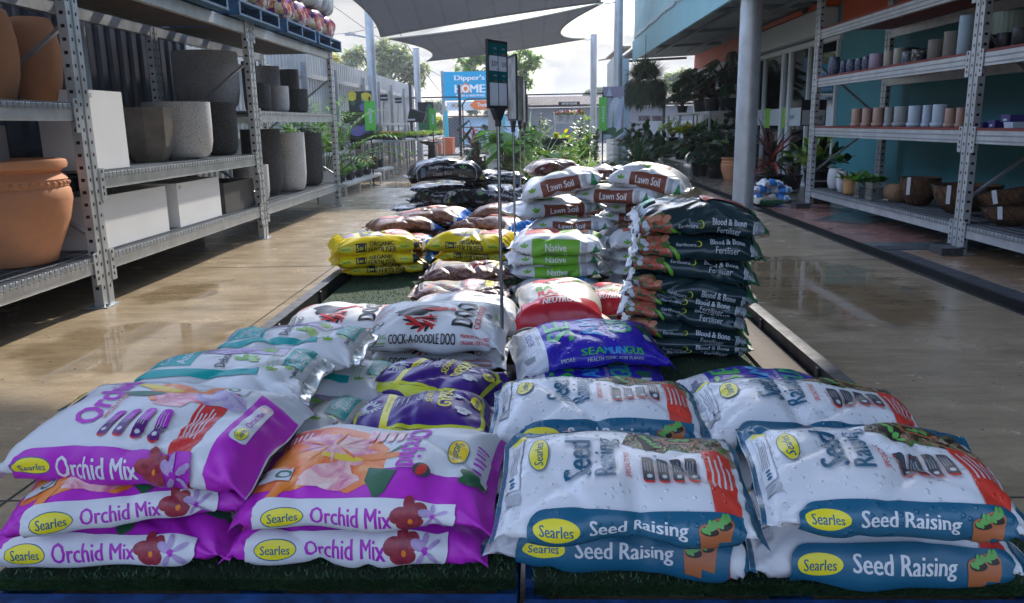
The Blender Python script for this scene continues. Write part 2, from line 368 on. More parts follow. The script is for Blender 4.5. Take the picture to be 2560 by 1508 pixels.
def bag_surface(L, W, T, seed=0, sag=(0,0,0), flat=.94, dome=1., crease=1., lump=1.):
    rg = np.random.RandomState(seed); P = perim(W, T)
    u = np.linspace(-1, 1, NU+1); G = np.zeros((NU+1, NS, 3))
    target = -.5 + np.arange(NS)/NS
    ph = rg.uniform(0, 6.28, 40); am = rg.uniform(.4, 1, 40)
    for i, uu in enumerate(u):
        a = abs(uu)/flat
        if a >= 1: t = .007; w = W*1.075
        else: t = max(.007, T*(1-a**5)**.62*(.93+.07*(1-a*a))); w = W*(1+.075*a**4)
        y, z = section(w, t, 2.7 + .8*a**4)
        d = np.hypot(np.diff(np.r_[y, y[0]]), np.diff(np.r_[z, z[0]])); cum = np.r_[0, np.cumsum(d)]/d.sum()
        yy = np.interp(target % 1, cum, np.r_[y, y[0]]); zz = np.interp(target % 1, cum, np.r_[z, z[0]])
        G[i,:,1] = yy; G[i,:,2] = zz
        edge = np.abs(yy)/(w/2)
        G[i,:,0] = uu*L/2*(1 - .035*(1-edge**2)*min(1,a)**8)
    x = G[:,:,0]; s_ = (target*P)[None,:] + x*0; U = u[:,None] + 0*s_
    tq = 2*np.pi*target[None,:]
    # volume lumps, seam pleats and long diagonal creases
    d = np.zeros_like(x)
    for k in range(7):
        d += lump*.0035*am[k]*np.sin(x*(9+7*k)*am[k+7] + (1+k%3)*tq + ph[k])
    e = np.exp(-(1-np.abs(U))/.16)
    for k in range(6):
        m = 5 + 3*k
        d += crease*.0050*am[k+14]*e*(1-2*np.abs(np.sin(.5*m*tq + ph[k+14] + 2*U)))*(.5+.5*np.sin(2*tq+ph[k+20]))
    for k in range(8):
        sl = rg.uniform(-1.6, 1.6); c = np.sin((x*8 + s_*8*sl) + ph[k+20]) 
        loc = np.exp(-((x-rg.uniform(-.4,.4)*L)**2)/.008 - ((s_-rg.uniform(-.2,.7)*P/2)**2)/.012)
        d -= crease*.012*loc*np.exp(-(c/.16)**2)
    for k in range(4):            # creases that fan out from the corners onto the front and the top
        x0 = (-1 if k % 2 else 1)*L*.46; s0 = (P/4 if k < 2 else -P/4) + rg.uniform(-.02,.02)
        ang = np.arctan2(s_-s0, (x0-x)*np.sign(x0)+1e-6); rr = np.hypot(s_-s0, x-x0)
        d += crease*.006*np.sin(ang*9+ph[k+30])*np.exp(-rr/.09)*np.clip(rr/.02,0,1)
    Nn = normals(G); d *= np.clip((flat+.02-np.abs(U))/.05, .12, 1); 
    G = G + Nn*d[:,:,None]
    if dome != 1: G[:,:,2] = np.where(G[:,:,2] > 0, G[:,:,2]*dome, G[:,:,2])
    q = G[:,:,0]/(L/2); yq = G[:,:,1]/(W/2)
    G[:,:,2] += sag[0]*q + sag[1]*q*q + sag[2]*yq
    # seam ends droop a little and flutter
    fl = np.clip((np.abs(q)-.9)/.1, 0, 1)
    G[:,:,2] += fl*(-.25*T*rg.uniform(-.3, 1)*(1) + .008*np.sin(G[:,:,1]*38+ph[3]))
    G[:,:,2] -= (G[:,:,2]).min()
    return G
def normals(G):
    a = np.gradient(G, axis=0); b = np.roll(G, -1, 1) - np.roll(G, 1, 1)
    n = np.cross(b, a); n /= np.linalg.norm(n, axis=2, keepdims=True) + 1e-12
    # outward: away from the section's centre line
    c = G.mean(1, keepdims=True); s = np.sign(((G-c)*n).sum(2).mean())
    return n*s
def bag_mesh(art, seed=0, **kw):
    G = bag_surface(art.L, art.W, art.T, seed, **kw); Nn = normals(G)
    V, Fc, Mi, mats = art.prepare()
    nb = (NU+1)*NS; verts = G.reshape(-1,3); nor = Nn.reshape(-1,3); faces = []; mi = []
    for i in range(NU):
        for j in range(NS):
            j2 = (j+1) % NS; A_, D_, C_, B_ = i*NS+j, i*NS+j2, (i+1)*NS+j2, (i+1)*NS+j
            faces += [(A_, C_, B_), (A_, D_, C_)]; mi += [0, 0]
    faces.append(tuple(range(NS))[::-1]); faces.append(tuple(NU*NS+j for j in range(NS))); mi += [0,0]
    # orient the sides outward
    a, b, c = (verts[k] for k in faces[len(faces)//2][:3])
    if np.dot(np.cross(b-a, c-b), nor[faces[len(faces)//2][0]]) < 0: faces = [f[::-1] for f in faces]
    if len(V):
        fu = np.clip((V[:,0]+art.L/2)/art.L*NU, 0, NU-1e-6); iu = fu.astype(int); tu = (fu-iu)[:,None]
        fs = (V[:,1]/art.P+.5)*NS; js = np.floor(fs).astype(int); ts = (fs-js)[:,None]; j0 = js % NS; j1 = (js+1) % NS
        up_ = tu >= ts
        def tri(A):
            a, b2, c, d = A[iu,j0], A[iu+1,j0], A[iu+1,j1], A[iu,j1]
            return np.where(up_, a + tu*(b2-a) + ts*(c-b2), a + ts*(d-a) + tu*(c-d))
        p = tri(G); n = tri(Nn); n /= np.linalg.norm(n, axis=1, keepdims=True)+1e-9
        p = p + n*(.0005 + .00012*V[:,2:3])
        fc = Fc
        if len(Fc):
            a, b, c = (p[k] for k in Fc[0]); g = sum(np.dot(np.cross(p[f[1]]-p[f[0]], p[f[2]]-p[f[1]]), n[f[0]]) for f in Fc[:60])
            if g < 0: fc = [f[::-1] for f in Fc]
        faces += [tuple(i+nb for i in f) for f in fc]; mi += Mi; verts = np.vstack([verts, p]); nor = np.vstack([nor, n])
    me = bpy.data.meshes.new('bag'); me.from_pydata(verts.tolist(), [], faces)
    for m in mats: me.materials.append(m)
    me.polygons.foreach_set('material_index', mi); me.polygons.foreach_set('use_smooth', [True]*len(faces)); me.update()
    me.normals_split_custom_set_from_vertices([tuple(q) for q in nor])
    return me
BAGN = [0]
def bag(art, p1, p2, z, label, group, name='potting_bag', cat='bag', yaw=None, center=None, hs=1., ws=1., ls=None, tilt=(0,0), seed=None, mesh=None, dz2=0., **kw):
    """p1, p2: photo pixels of the two ends of the bag's front lower edge, resting at height z (z+dz2 at the right end)"""
    BAGN[0] += 1; seed = BAGN[0] if seed is None else seed
    me = mesh or bag_mesh(art, seed, **kw)
    o = bpy.data.objects.new(name, me); COL.objects.link(o)
    if center is None:
        a = atz(*p1, z); b = atz(*p2, z + dz2); d = b - a; L = d.length; d.normalize()
        n = Vector((-d.y, d.x, 0)).normalized(); yw = math.atan2(d.y, d.x)
        c = (a+b)/2 + n*(art.W*ws/2); sx = (L/art.L) if ls is None else ls
        o.location = (c.x, c.y, z); o.rotation_euler = (tilt[0], -math.atan2(dz2, L) + tilt[1], yw); o.scale = (sx, ws, hs)
        if dz2: o.location.z = z + dz2/2
    else:
        o.location = (center[0], center[1], z); o.rotation_euler = (tilt[0], tilt[1], yaw or 0); o.scale = (ls or 1., ws, hs)
    return tag(o, label, cat, group)

# printing inks on plastic film
FB = (9., .25, .004)
def INK(name, col, rough=.33, drops=None, var=None): return M(name, col, rough + (.08 if not drops else .02), film=.48, drops=drops, var=var, coat=.0)
white_w = INK('white_film_wet', (.74,.76,.80), .3, drops=62.)
white_p = INK('white_film', (.72,.74,.78), .34, var=(4., .84))
navy_w = INK('petrol_ink_wet', (.012,.115,.21), .28, drops=62.)
navy_p = INK('petrol_ink', (.012,.115,.21), .3)
red_w = INK('red_ink_wet', (.68,.05,.03), .28, drops=62.)
red_p = INK('red_ink', (.62,.035,.03), .3)
yellow_p = INK('yellow_ink', (.80,.70,.02), .3)
yellow_d = INK('golden_ink', (.78,.55,.03), .3)
black_p = INK('black_ink', (.015,.016,.02), .3)
dark_p = INK('charcoal_ink', (.05,.06,.075), .3)
grey_p = INK('grey_ink', (.28,.30,.33), .35)
mag_p = INK('magenta_film', (.52,.025,.55), .40, var=(30., .86))
magd_p = INK('deep_magenta_ink', (.42,.018,.47), .33)
purp_p = INK('plum_ink', (.10,.012,.16), .3)
teal_p = INK('teal_ink', (.0,.34,.33), .36)
green_p = INK('leaf_green_ink', (.16,.42,.03), .33)
dgreen_p = INK('dark_green_ink', (.02,.12,.05), .33)
indigo_p = INK('indigo_film', (.055,.012,.20), .26)
lime_p = INK('lime_ink', (.62,.66,.03), .3)
orange_p = INK('orange_ink', (.80,.22,.02), .33)
brown_p = INK('rust_brown_ink', (.20,.055,.03), .33)
skyb_p = INK('sky_blue_ink', (.03,.33,.72), .3)
blue_p = INK('royal_blue_film', (.035,.02,.42), .26, drops=70.)
pale_p = INK('pale_print', (.55,.58,.62), .35)
silver_p = M('silver_seam', (.66,.68,.70), .22, .4, film=.8)
terra_p = INK('terracotta_print', (.42,.13,.045), .35)
soil_p = INK('soil_print', (.02,.014,.01), .45)
sprout_p = INK('seedling_print', (.13,.40,.09), .4)
ph_soil = MV('photo_of_potting_soil', [(.30,.17,.09),(.10,.06,.03),(.45,.30,.17),(.16,.28,.08),(.05,.03,.02),(.55,.42,.28)], 55., .2, .8)
ph_orchid = MN('photo_of_orchids', [(.62,.06,.10),(.80,.16,.03),(.86,.30,.06),(.88,.55,.40)], 13.)
ph_pink = MN('photo_of_pink_petals', [(.55,.08,.22),(.74,.25,.36),(.86,.55,.50),(.90,.78,.70)], 16.)
ph_lilac = MN('photo_of_lilac_flowers', [(.10,.12,.08),(.26,.20,.36),(.42,.33,.55),(.50,.46,.56),(.25,.33,.20)], 22.)
ph_veg = MV('photo_of_vegetables', [(.50,.10,.06),(.12,.22,.06),(.62,.22,.14),(.08,.14,.05),(.45,.12,.08),(.25,.30,.10)], 46., .28, .2)
ph_bark = MV('photo_of_bark', [(.22,.09,.05),(.30,.14,.08),(.15,.06,.04),(.36,.18,.11)], 85., .3, .4)
ph_garden = MN('photo_of_a_garden', [(.08,.14,.03),(.22,.30,.07),(.48,.42,.30),(.45,.16,.10),(.6,.55,.45)], 26.)
ph_red = MN('photo_of_red_flowers', [(.14,.18,.06),(.50,.05,.05),(.70,.16,.12),(.60,.50,.38)], 24.)
mulch_f = MV('brown_mulch_film', [(.15,.06,.05),(.22,.10,.08),(.10,.04,.035),(.30,.18,.14)], 60., .3, .5)
blackf = M('black_film', (.016,.017,.02), .22, film=.6)
bbf = M('dark_green_film', (.014,.034,.040), .2, film=.5)
clearf = MV('clear_film_over_bark', [(.16,.07,.05),(.22,.10,.07),(.12,.05,.04),(.28,.15,.11)], 40., .2, .6)
creamf = M('cream_film', (.74,.68,.62), .22, film=.7, var=(6., .6, (.48,.34,.28)))
crease_white = M('white_film_dry', (.74,.755,.78), .38, film=.4, var=(5., .82, (.60,.59,.57)))
yelf = M('yellow_film', (.74,.56,.012), .24, film=.35)
redf = M('crimson_film', (.50,.018,.03), .26, film=.5)
creamw = M('cream_woven_film', (.68,.64,.56), .3, film=.6)
# ------------------------------------------------------------------ artwork of each kind of bag
def oval(a, x, s, w, h, rot=0, back=None, ink=None, edge=None, txt="Searles"):
    back = back or yellow_p; ink = ink or navy_p; edge = edge or ink
    a.ell(x, s, w/2, h/2, edge, -rot); a.ell(x, s, w/2*.95, h/2*.9, back, -rot); a.text(txt, x, s+ (h*.02 if not rot else 0), w*.68, h*.42, ink, rot, .035)
def pots(a, x, s, k=1.):
    for dx, ds in ((.030, -.012), (0, 0)):
        cx = x + dx*k; cs = s + ds*k
        a.poly([(cx-.019*k, cs+.026*k), (cx+.019*k, cs+.026*k), (cx+.024*k, cs-.012*k), (cx-.024*k, cs-.012*k)], terra_p)
        a.ell(cx, cs-.012*k, .024*k, .012*k, terra_p); a.ell(cx, cs-.011*k, .020*k, .009*k, soil_p)
        for q in range(7):
            a.ell(cx + .016*k*math.cos(q*2.4)*(.3+.1*q), cs-.014*k + .007*k*math.sin(q*2.1)-.004*k, .008*k, .0045*k, sprout_p, q*50)
def flower(a, x, s, r, cols, n=5, seed=0, k=.42):
    for i in range(n):
        t = R(360*i/n + seed*37); a.ell(x + r*.55*math.cos(t), s + r*.55*math.sin(t), r*.55, r*k*.62, cols[i % len(cols)], math.degrees(t))
    a.ell(x, s, r*.16, r*.16, yellow_d)
def leaf3(a, x, s, r, m=None, rot=0):
    m = m or green_p
    for dt in (-52, 0, 52):
        t = R(-90 + dt + rot); a.ell(x + r*.55*math.cos(t), s + r*.55*math.sin(t), r*.52, r*.24, m, math.degrees(t), 14)
def debco(a, x, s, w, rot=0, ink=None):
    ink = ink or black_p; t = R(rot)
    leaf3(a, x - math.sin(t)*w*.28, s - math.cos(t)*w*.12, w*.42, green_p, -rot); a.text("Debco", x + math.sin(t)*w*.32, s + math.cos(t)*w*.32, w, w*.27, ink, rot, .03)

def art_seed(wet):
    W_, N_, R_ = (white_w, navy_w, red_w) if wet else (white_p, navy_p, red_p)
    a = Art(.56, .31, .108, W_); F = a.F
    a.rect(-.28, -F*1.6, -.268, F*1.7, N_); a.rect(.254, -F*1.6, .28, F*1.7, N_); a.rect(-.28, -F*1.15, .28, -F+.052, N_)
    a.poly([(.0,-F+.115),(.02,-F+.052),(.225,-F+.052),(.252,-.03),(.235,.0),(.18,-.035),(.105,-.045),(.09,-.028),(.05,-.04)], ph_soil)
    a.ell(.135, -F+.078, .045, .024, terra_p); a.ell(.135, -F+.076, .036, .017, soil_p)
    for q in range(6): a.ell(.118+.007*q, -F+.076+.006*math.sin(q*2), .010, .006, sprout_p, q*55)
    a.poly([(.035,-F+.06),(.066,-F+.06),(.085,-.05),(.05,-.035)], soil_p)
    for q in range(5): a.ell(.05+.007*q, -F+.07+.014*q, .010, .006, sprout_p, q*50)
    a.poly([(.172,F*1.62),(.228,F*1.62),(.228,-.025),(.205,-.045),(.172,-.04)], R_)
    for i, f_ in enumerate((.9, .8, 1., .6)): a.rect(.181+.011*i, .075-.1*f_, .185+.011*i, .078, pale_p)
    a.rect(-.258, -F+.066, -.226, .075, pale_p); a.rect(-.256, -F+.068, -.228, .073, W_); a.rect(-.256,-F+.058,-.222,-F+.074, yellow_p)
    a.lines(-.252, -F+.085, -.232, .03, 5, grey_p, .45, True)
    for q in range(3): a.ell(-.242, .042+.011*q, .0055, .0045, navy_p)
    a.bars(-.258, .082, -.226, .112, grey_p, pale_p, 10)
    oval(a, -.186, -.025, .108, .046, 90); a.ell(-.12, -F+.057, .016, .009, grey_p); a.ell(-.12, -F+.057, .010, .0075, red_p)
    a.text("Seed", -.100, -.004, .124, .060, N_, 90, .055); a.text("Raising", -.034, -.006, .142, .060, N_, 90, .05)
    a.text("SPECIALTY MIX", .006, .02, .085, .012, red_p, 90, .02)
    for i in range(4):
        x = .040 + .031*i; sk = .004
        a.rrect(x-.002, .0+sk, x+.021, .074, .009, red_p, (0,1,0,1)); a.rrect(x-.002, .0, x+.021, .069, .009, dark_p, (0,1,0,1))
        a.lines(x+.002, .008, x+.018, .045, 3, grey_p, .4, True, i); a.ell(x+.011, .058, .0055, .005, pale_p)
    a.rrect(-.20, F-.042, .228, F+.030, .036, N_, (1,0,1,0))
    oval(a, -.142, F-.007, .096, .040); a.text("Seed Raising", .020, F-.006, .195, .035, white_p, 0, .042)
    pots(a, .158, F-.003, .85)
    return a
def art_orchid(spine):
    body = mag_p if spine == 'magenta' else white_p
    a = Art(.56, .32, .108, body); F = a.F
    if spine == 'magenta':
        a.rect(-.25, -F*1.2, .262, .035, white_p)
        a.poly([(-.25,-.13),(-.15,-.145),(-.04,-.12),(.03,-.04),(.035,.06),(-.03,.10),(-.1,.075),(-.17,.1),(-.25,.09)], ph_orchid)
        a.rect(-.235, -F+.06, -.15, -.075, red_p); a.lines(-.225, -F+.066, -.16, -.08, 5, pale_p, .4, True)
        for x, s, r, m in ((-.10,-.055,.075,ph_pink),(-.045,-.015,.05,ph_pink),(-.185,.0,.06,ph_orchid),(-.08,.055,.062,ph_pink)): a.blob(x, s, r, r*.62, m, int(r*1000), amp=.3)
        a.ell(.015, -.01, .055, .014, orange_p, -4); a.ell(-.07, -.005, .05, .011, yellow_d, 10); a.poly([(.03,-.02),(.055,-.055),(.062,-.04),(.02,-.01)], dgreen_p)
        a.poly([(.0,.03),(.065,.045),(.05,.10),(.03,.115),(.0,.07)], dgreen_p); a.poly([(-.18,.075),(-.14,.065),(-.18,.115),(-.2,.115)], orange_p)
        for q in range(9): a.ell(-.10+.05*math.cos(q*.7), -.045+.035*math.sin(q*.7), .03, .0035, (ph_pink, ph_orchid)[q%2], math.degrees(q*.7))
        a.rect(-.235, .025, -.165, .07, pale_p); a.ell(-.185, .045, .018, .017, dgreen_p); a.ell(-.185, .045, .011, .010, pale_p)
        a.text("Orchid", .085, -.05, .165, .054, mag_p, -90, .055)
        for i in range(4): a.rrect(-.03+.022*i, -F+.055, -.014+.022*i, -F+.115, .007, ph_pink, (1,1,1,1))
        oval(a, .183, -.045, .085, .05, -90, yellow_d); a.lines(.222, -.09, .255, .02, 7, mag_p, .35)
        a.ell(.115, .04, .018, .02, dark_p); a.ell(.115, .04, .009, .018, red_p, 20); a.blob(.225, .035, .03, .022, dgreen_p, 4, amp=.4)
        a.shift(.03)
        p, t = white_p, magd_p
    else:
        a.rect(.195, -F*1.6, .28, F*1.7, mag_p); a.rect(-.28, -F*1.15, .28, -F+.05, pale_p)
        a.poly([(.105,-.12),(.16,-.13),(.16,F*1.65),(.105,F*1.65)], red_p); a.lines(.112, -.045, .15, .065, 5, pale_p, .4, True)
        for x, s, r, m in ((.02,-.095,.07,ph_orchid),(.08,-.085,.07,ph_orchid),(.045,-.055,.06,ph_pink),(.135,-.075,.055,ph_lilac)): a.blob(x, s, r, r*.6, m, int(r*999)+int(x*100), amp=.3)
        a.ell(-.025, -.105, .06, .011, yellow_d, 8); a.ell(-.045, -.075, .045, .010, dgreen_p, -12); a.rect(.12, -F+.045, .17, -F+.08, pale_p); a.ell(.138, -F+.064, .014, .012, dgreen_p); a.ell(.138, -F+.064, .008, .007, pale_p)
        a.text("Orchid", -.115, -.045, .17, .056, mag_p, 90, .055); a.text("SPECIALTY MIX", -.078, -.02, .09, .010, red_p, 90, .02)
        for i in range(4):
            x = -.055+.036*i; a.rrect(x-.002, .004, x+.019, .084, .009, red_p); a.rrect(x-.002, .0, x+.019, .08, .009, purp_p); a.rrect(x-.002, .0, x+.019, .04, .009, magd_p, (1,1,0,0)); a.lines(x+.001, .006, x+.016, .05, 3, pale_p, .25, True, i); a.ell(x+.008, .066, .005, .005, pale_p)
        oval(a, -.205, -.05, .09, .045, 90, yellow_d)
        a.rrect(.212, -.11, .243, .06, .012, white_p); oval(a, .228, .032, .045, .022, 90, yellow_p); a.text("Orchid Mix", .228, -.035, .075, .013, magd_p, 90, .03); flower(a, .228, -.09, .014, [ph_pink])
        a.shift(.035)
        p, t = magd_p, white_p
    a.rrect(-.222, F-.042, .168 if spine != 'magenta' else .20, F+.030, .036, p, (1,0,1,0))
    o = 0 if spine == 'magenta' else -.017
    oval(a, -.160+o, F-.004, .088, .040); a.text("Orchid Mix", -.016+o, F-.005, .172, .037, t, 0, .04)
    orr, ord_, orl = M('orchid_red_print', (.40,.04,.07), .35, var=(90., .5)), M('orchid_dark_print', (.26,.02,.05), .35), M('orchid_lilac_print', (.50,.36,.64), .35, var=(90., .7))
    x, s_ = .106+o, F-.008
    for dx, ds, ra, rb, rt in ((-.018,-.004,.022,.016,-12),(.016,-.012,.016,.020,20),(-.012,.018,.017,.011,35),(.012,.017,.016,.011,-40),(-.002,-.026,.011,.016,0)): a.ell(x+dx, s_+ds, ra, rb, orr, rt, 16)
    a.blob(x, s_+.002, .010, .010, ord_, 3); a.ell(x+.001, s_+.008, .005, .006, orange_p)
    x, s_ = .150+o, F-.004
    for dx, ds, ra, rb, rt in ((-.013,-.010,.017,.010,25),(.020,-.012,.018,.0055,-35),(.016,.014,.018,.005,40),(-.010,.016,.015,.005,-55),(.0,-.022,.006,.014,5)): a.ell(x+dx, s_+ds, ra, rb, orl, rt, 16)
    a.blob(x, s_, .006, .007, magd_p, 5)
    return a
def art_camellia():
    a = Art(.50, .30, .11, crease_white); F = a.F
    a.rect(-.24, -F+.05, -.19, -.02, ph_lilac); a.blob(-.16, -.03, .03, .02, ph_lilac, 2)
    a.rect(-.18, -F+.045, -.075, .035, teal_p); a.text("Azaleas", -.105, -.035, .12, .025, white_p, 90, .02); a.text("Camellias,", -.145, -.035, .125, .022, white_p, 90, .02)
    a.rect(-.07, -F+.045, .145, -.045, ph_lilac); a.blob(.03, -.085, .05, .03, MN('photo_of_violet_petals', [(.28,.16,.42),(.40,.26,.56),(.52,.42,.64)], 26.), 3); a.blob(.1, -.075, .025, .015, green_p, 5)
    leaf3(a, .055, -.0, .035, green_p, -10); leaf3(a, .065, .0, .03, M('light_leaf_print', (.30,.55,.12), .35), 60); a.text("Debco", -.0, .002, .075, .026, black_p, 90, .035)
    a.rect(-.205, .052, .11, .082, teal_p); a.lines(.115, -F+.08, .145, .07, 3, M('pale_green_print', (.5,.6,.45), .4), .25, True)
    a.shift(.025)
    a.rect(.225, -F*1.7, .25, F*1.8, silver_p)
    a.rect(.155, -F+.04, .21, .05, teal_p); a.text("Camellia &", .170, -.03, .11, .017, white_p, 90, .03); a.text("Azalea", .194, -.03, .09, .017, white_p, 90, .03)
    leaf3(a, .178, .068, .014); a.text("Debco", .195, .072, .036, .011, black_p, 90, .03)
    leaf3(a, .14, .095, .018); a.lines(-.2, F-.02, .0, F+.03, 3, grey_p, .25)
    return a
def art_gypsum(seed=0):
    a = Art(.50, .32, .13, indigo_p); F = a.F
    def frame(x0, s0, x1, s1, r, w):
        a.rrect(x0, s0, x1, s1, r, lime_p, (1,1,1,1)); a.rrect(x0+w, s0+w, x1-w, s1-w, r*.7, indigo_p, (1,1,1,1))
    frame(-.205, -F+.055, .215, F-.075, .03, .012)
    a.poly([(-.11,-F+.05),(-.085,-F+.05),(-.085,F-.055),(-.11,F-.055)], yellow_p); a.text("Suitable for clay", -.097, -.02, .11, .008, indigo_p, 90, .01)
    fl = pale_p
    for i in range(16):
        t = R(360*i/16); a.ell(-.155+.022*math.cos(t), .0+.022*math.sin(t), .018, .004, fl, math.degrees(t))
    a.ell(-.155, 0, .012, .012, indigo_p)
    for i in range(3): a.lines(-.07+.018*i, -.05, -.062+.018*i, .02, 1, fl, .5, True)
    a.text("GYPSUM", .085, -.035, .14, .045, yellow_p, 90, .05); a.text("SEARLES", .035, -.03, .10, .02, yellow_p, 90, .03); a.text("Garden", .005, -.03, .09, .02, fl, 90, .02)
    a.blob(.145, .045, .024, .018, pale_p, 9, amp=.35); a.lines(.135,.038,.155,.052,3,indigo_p,.4); a.blob(.13, -.03, .018, .012, pale_p, 4, amp=.5)
    oval(a, .185, -.04, .075, .04, 90, yellow_p, indigo_p, yellow_p)
    a.text("6 kg", -.183, .03, .03, .010, yellow_p, 90, .02)
    a.shift(.02)
    a.rrect(-.2, F-.05, .215, F+.06, .03, lime_p, (1,1,1,1)); a.ell(-.1, F+.012, .065, .045, indigo_p); a.text("Searles", -.1, F+.012, .09, .03, yellow_p, 0, .04)
    a.text("GYPSUM", .115, F-.005, .155, .045, indigo_p, 0, .035); a.text("/", .01, F-.005, .012, .05, indigo_p, 0, .01)
    return a
def art_cock():
    a = Art(.53, .36, .13, crease_white); F = a.F
    # rooster lying across the top
    a.blob(-.06, -.07, .085, .038, black_p, 11, amp=.12); a.blob(-.075, -.03, .055, .028, black_p, 3, amp=.15)
    for q in range(7):
        t = R(20 + 22*q); a.ell(-.03 + .035*math.cos(t), .005 + .03*math.sin(t), .045, .008, black_p if q % 2 else red_p, math.degrees(t)+60)
    for q in range(5): a.ell(-.02+.004*q, -.002+.007*q, .045-.004*q, .006, (red_p, black_p, red_p, crease_white, red_p)[q], -20+12*q)
    a.poly([(-.045,-.055),(.035,-.088),(.058,-.082),(.05,-.068),(.01,-.05)], red_p); a.blob(.068, -.075, .012, .012, red_p, 6); a.poly([(.05,-.085),(.064,-.078),(.05,-.074)], pale_p)
    a.text("DOO", .115, -.05, .19, .075, black_p, 90, .06); a.text("COCK-A-DOODLE", .168, -.045, .19, .022, red_p, 90, .045)
    a.lines(-.235, -.01, -.222, .06, 1, dark_p, .3, True)
    for q in range(3): a.ell(-.207, .0+.02*q, .009, .0085, dark_p); a.ell(-.207, .0+.02*q, .005, .005, crease_white)
    a.ell(-.178, .015, .012, .012, dark_p); a.ell(-.178, .015, .0085, .0085, crease_white); a.lines(-.19, .035, -.165, .06, 5, grey_p, .4)
    a.text("FERTILISER", -.185, -.085, .1, .014, red_p, 55, .02)
    a.shift(.10)
    a.text("NEUTROG", -.19, F-.022, .085, .016, green_p, 0, .04); a.rect(-.19, F-.004, -.15, F+.0, green_p); a.lines(-.232, F+.004, -.148, F+.009, 1, grey_p, .7)
    a.text("COCK-A-DOODLE DOO", -.02, F-.014, .235, .032, black_p, 0, .045)
    a.text("PREMIUM PELLETISED", .165, F-.024, .10, .011, red_p, 0, .03); a.text("ORGANIC FERTILISER", .165, F-.006, .10, .011, red_p, 0, .03)
    a.blob(.2, .02, .012, .02, dark_p, 5); a.text("NEUTROG", .225, -.02, .07, .014, green_p, 90, .03)
    for q in range(22): a.rect(-.2+.018*q, F+.05, -.194+.018*q, F+.058, grey_p)
    return a
def art_manure():
    a = Art(.53, .36, .15, crease_white); F = a.F
    a.blob(.0, -.07, .11, .028, M('grey_hen_print', (.22,.20,.18), .4), 8, amp=.2); a.blob(.04, -.085, .06, .015, ph_red, 2)
    a.text("LAYER", -.13, -.01, .13, .018, red_p, 25, .03); a.text("FERTILISER", .02, -.012, .15, .022, red_p, 0, .035)
    a.blob(.075, .03, .03, .014, dark_p, 3); a.lines(.13, .02, .2, .05, 3, dark_p, .4)
    a.text("NEUTROG", -.15, F-.02, .085, .016, green_p, 0, .04); a.text("ORGANIC", .02, F-.02, .14, .024, black_p, 0, .03)
    return a
def art_mulch():
    a = Art(.50, .30, .10, mulch_f); F = a.F
    a.rrect(-.21, -F+.04, .23, .085, .02, pale_p, (1,0,0,1)); a.rrect(-.205, -F+.045, .225, .08, .02, mulch_f, (1,0,0,1)); a.rrect(-.19, -F+.05, .0, .075, .02, ph_garden, (1,0,0,1)); a.rect(-.185, .0, -.02, .03, mulch_f); a.lines(-.17, .005, -.03, .026, 2, pale_p, .4)
    a.rect(-.165, .03, -.13, .06, orange_p)
    a.rect(.02, -F+.05, .08, .075, M('brick_red_print', (.36,.05,.03), .3)); a.text("Nurseco", .05, -.02, .13, .03, white_p, -90, .03); a.text("Mulch", .1, -.01, .09, .016, pale_p, -90, .01)
    a.rect(.125, -F+.06, .165, .05, yellow_p); a.text("YATES", .145, -.03, .08, .02, black_p, -90, .03)
    for i in range(3): a.rect(.18, -.09+.05*i, .225, -.06+.05*i, pale_p)
    return a
def art_yellow():
    a = Art(.50, .30, .115, yelf); F = a.F
    a.rect(-.18, -F+.05, -.11, -.03, ph_garden); a.rect(-.17, -.02, -.11, .045, ph_lilac); a.rect(-.08, -F+.05, .045, .07, dark_p)
    a.text("ORGANIC", -.045, -.025, .12, .03, yellow_p, 90, .04); a.text("FERTILISER", -.005, -.025, .13, .03, yellow_p, 90, .04); a.rect(-.105, -F+.05, -.085, -.03, dgreen_p)
    a.rect(.06, -F+.05, .19, .04, ph_red); a.blob(.11, .0, .04, .025, ph_red, 2); a.ell(.165, -F+.07, .03, .02, lime_p)
    a.rect(.195, F-.06, .25, F+.1, M('dark_camo_print', (.03,.055,.05), .35, var=(40., .3)))
    a.shift(.02)
    a.rect(-.203, F-.05, -.2015, F+.06, dark_p)
    oval(a, -.167, F-.004, .068, .034, 0, lime_p, dgreen_p, lime_p); oval(a, .147, F-.004, .068, .034, 0, lime_p, dgreen_p, lime_p)
    a.rect(-.115, F-.028, -.058, F+.018, black_p); a.text("5   1", -.0865, F-.004, .048, .030, yellow_p, 0, .035); a.text("IN", -.086, F-.001, .016, .018, yellow_p, 0, .03)
    a.text("ORGANIC", .024, F-.024, .132, .030, black_p, 0, .035); a.text("FERTILISER", .026, F+.011, .148, .030, black_p, 0, .035)
    return a
def art_bark():
    a = Art(.50, .32, .10, ph_bark); F = a.F
    a.rect(-.22, -.05, .12, -.03, pale_p); a.blob(-.04, -.075, .05, .03, green_p, 2); a.blob(-.17, .02, .03, .02, dgreen_p, 7)
    a.rect(.10, -F+.05, .165, .02, red_p); a.text("PINE", .13, -.06, .06, .02, white_p, 90, .03); a.rect(.165, -F*1.5, .19, F*1.6, white_p); a.rect(.19, -F*1.6, .25, F*1.7, M('bright_blue_film', (.02,.16,.62), .28, film=.4))
    a.lines(-.2, -F+.06, -.08, -.09, 3, pale_p, .4); a.blob(-.02, .02, .16, .03, ph_red, 3)
    return a
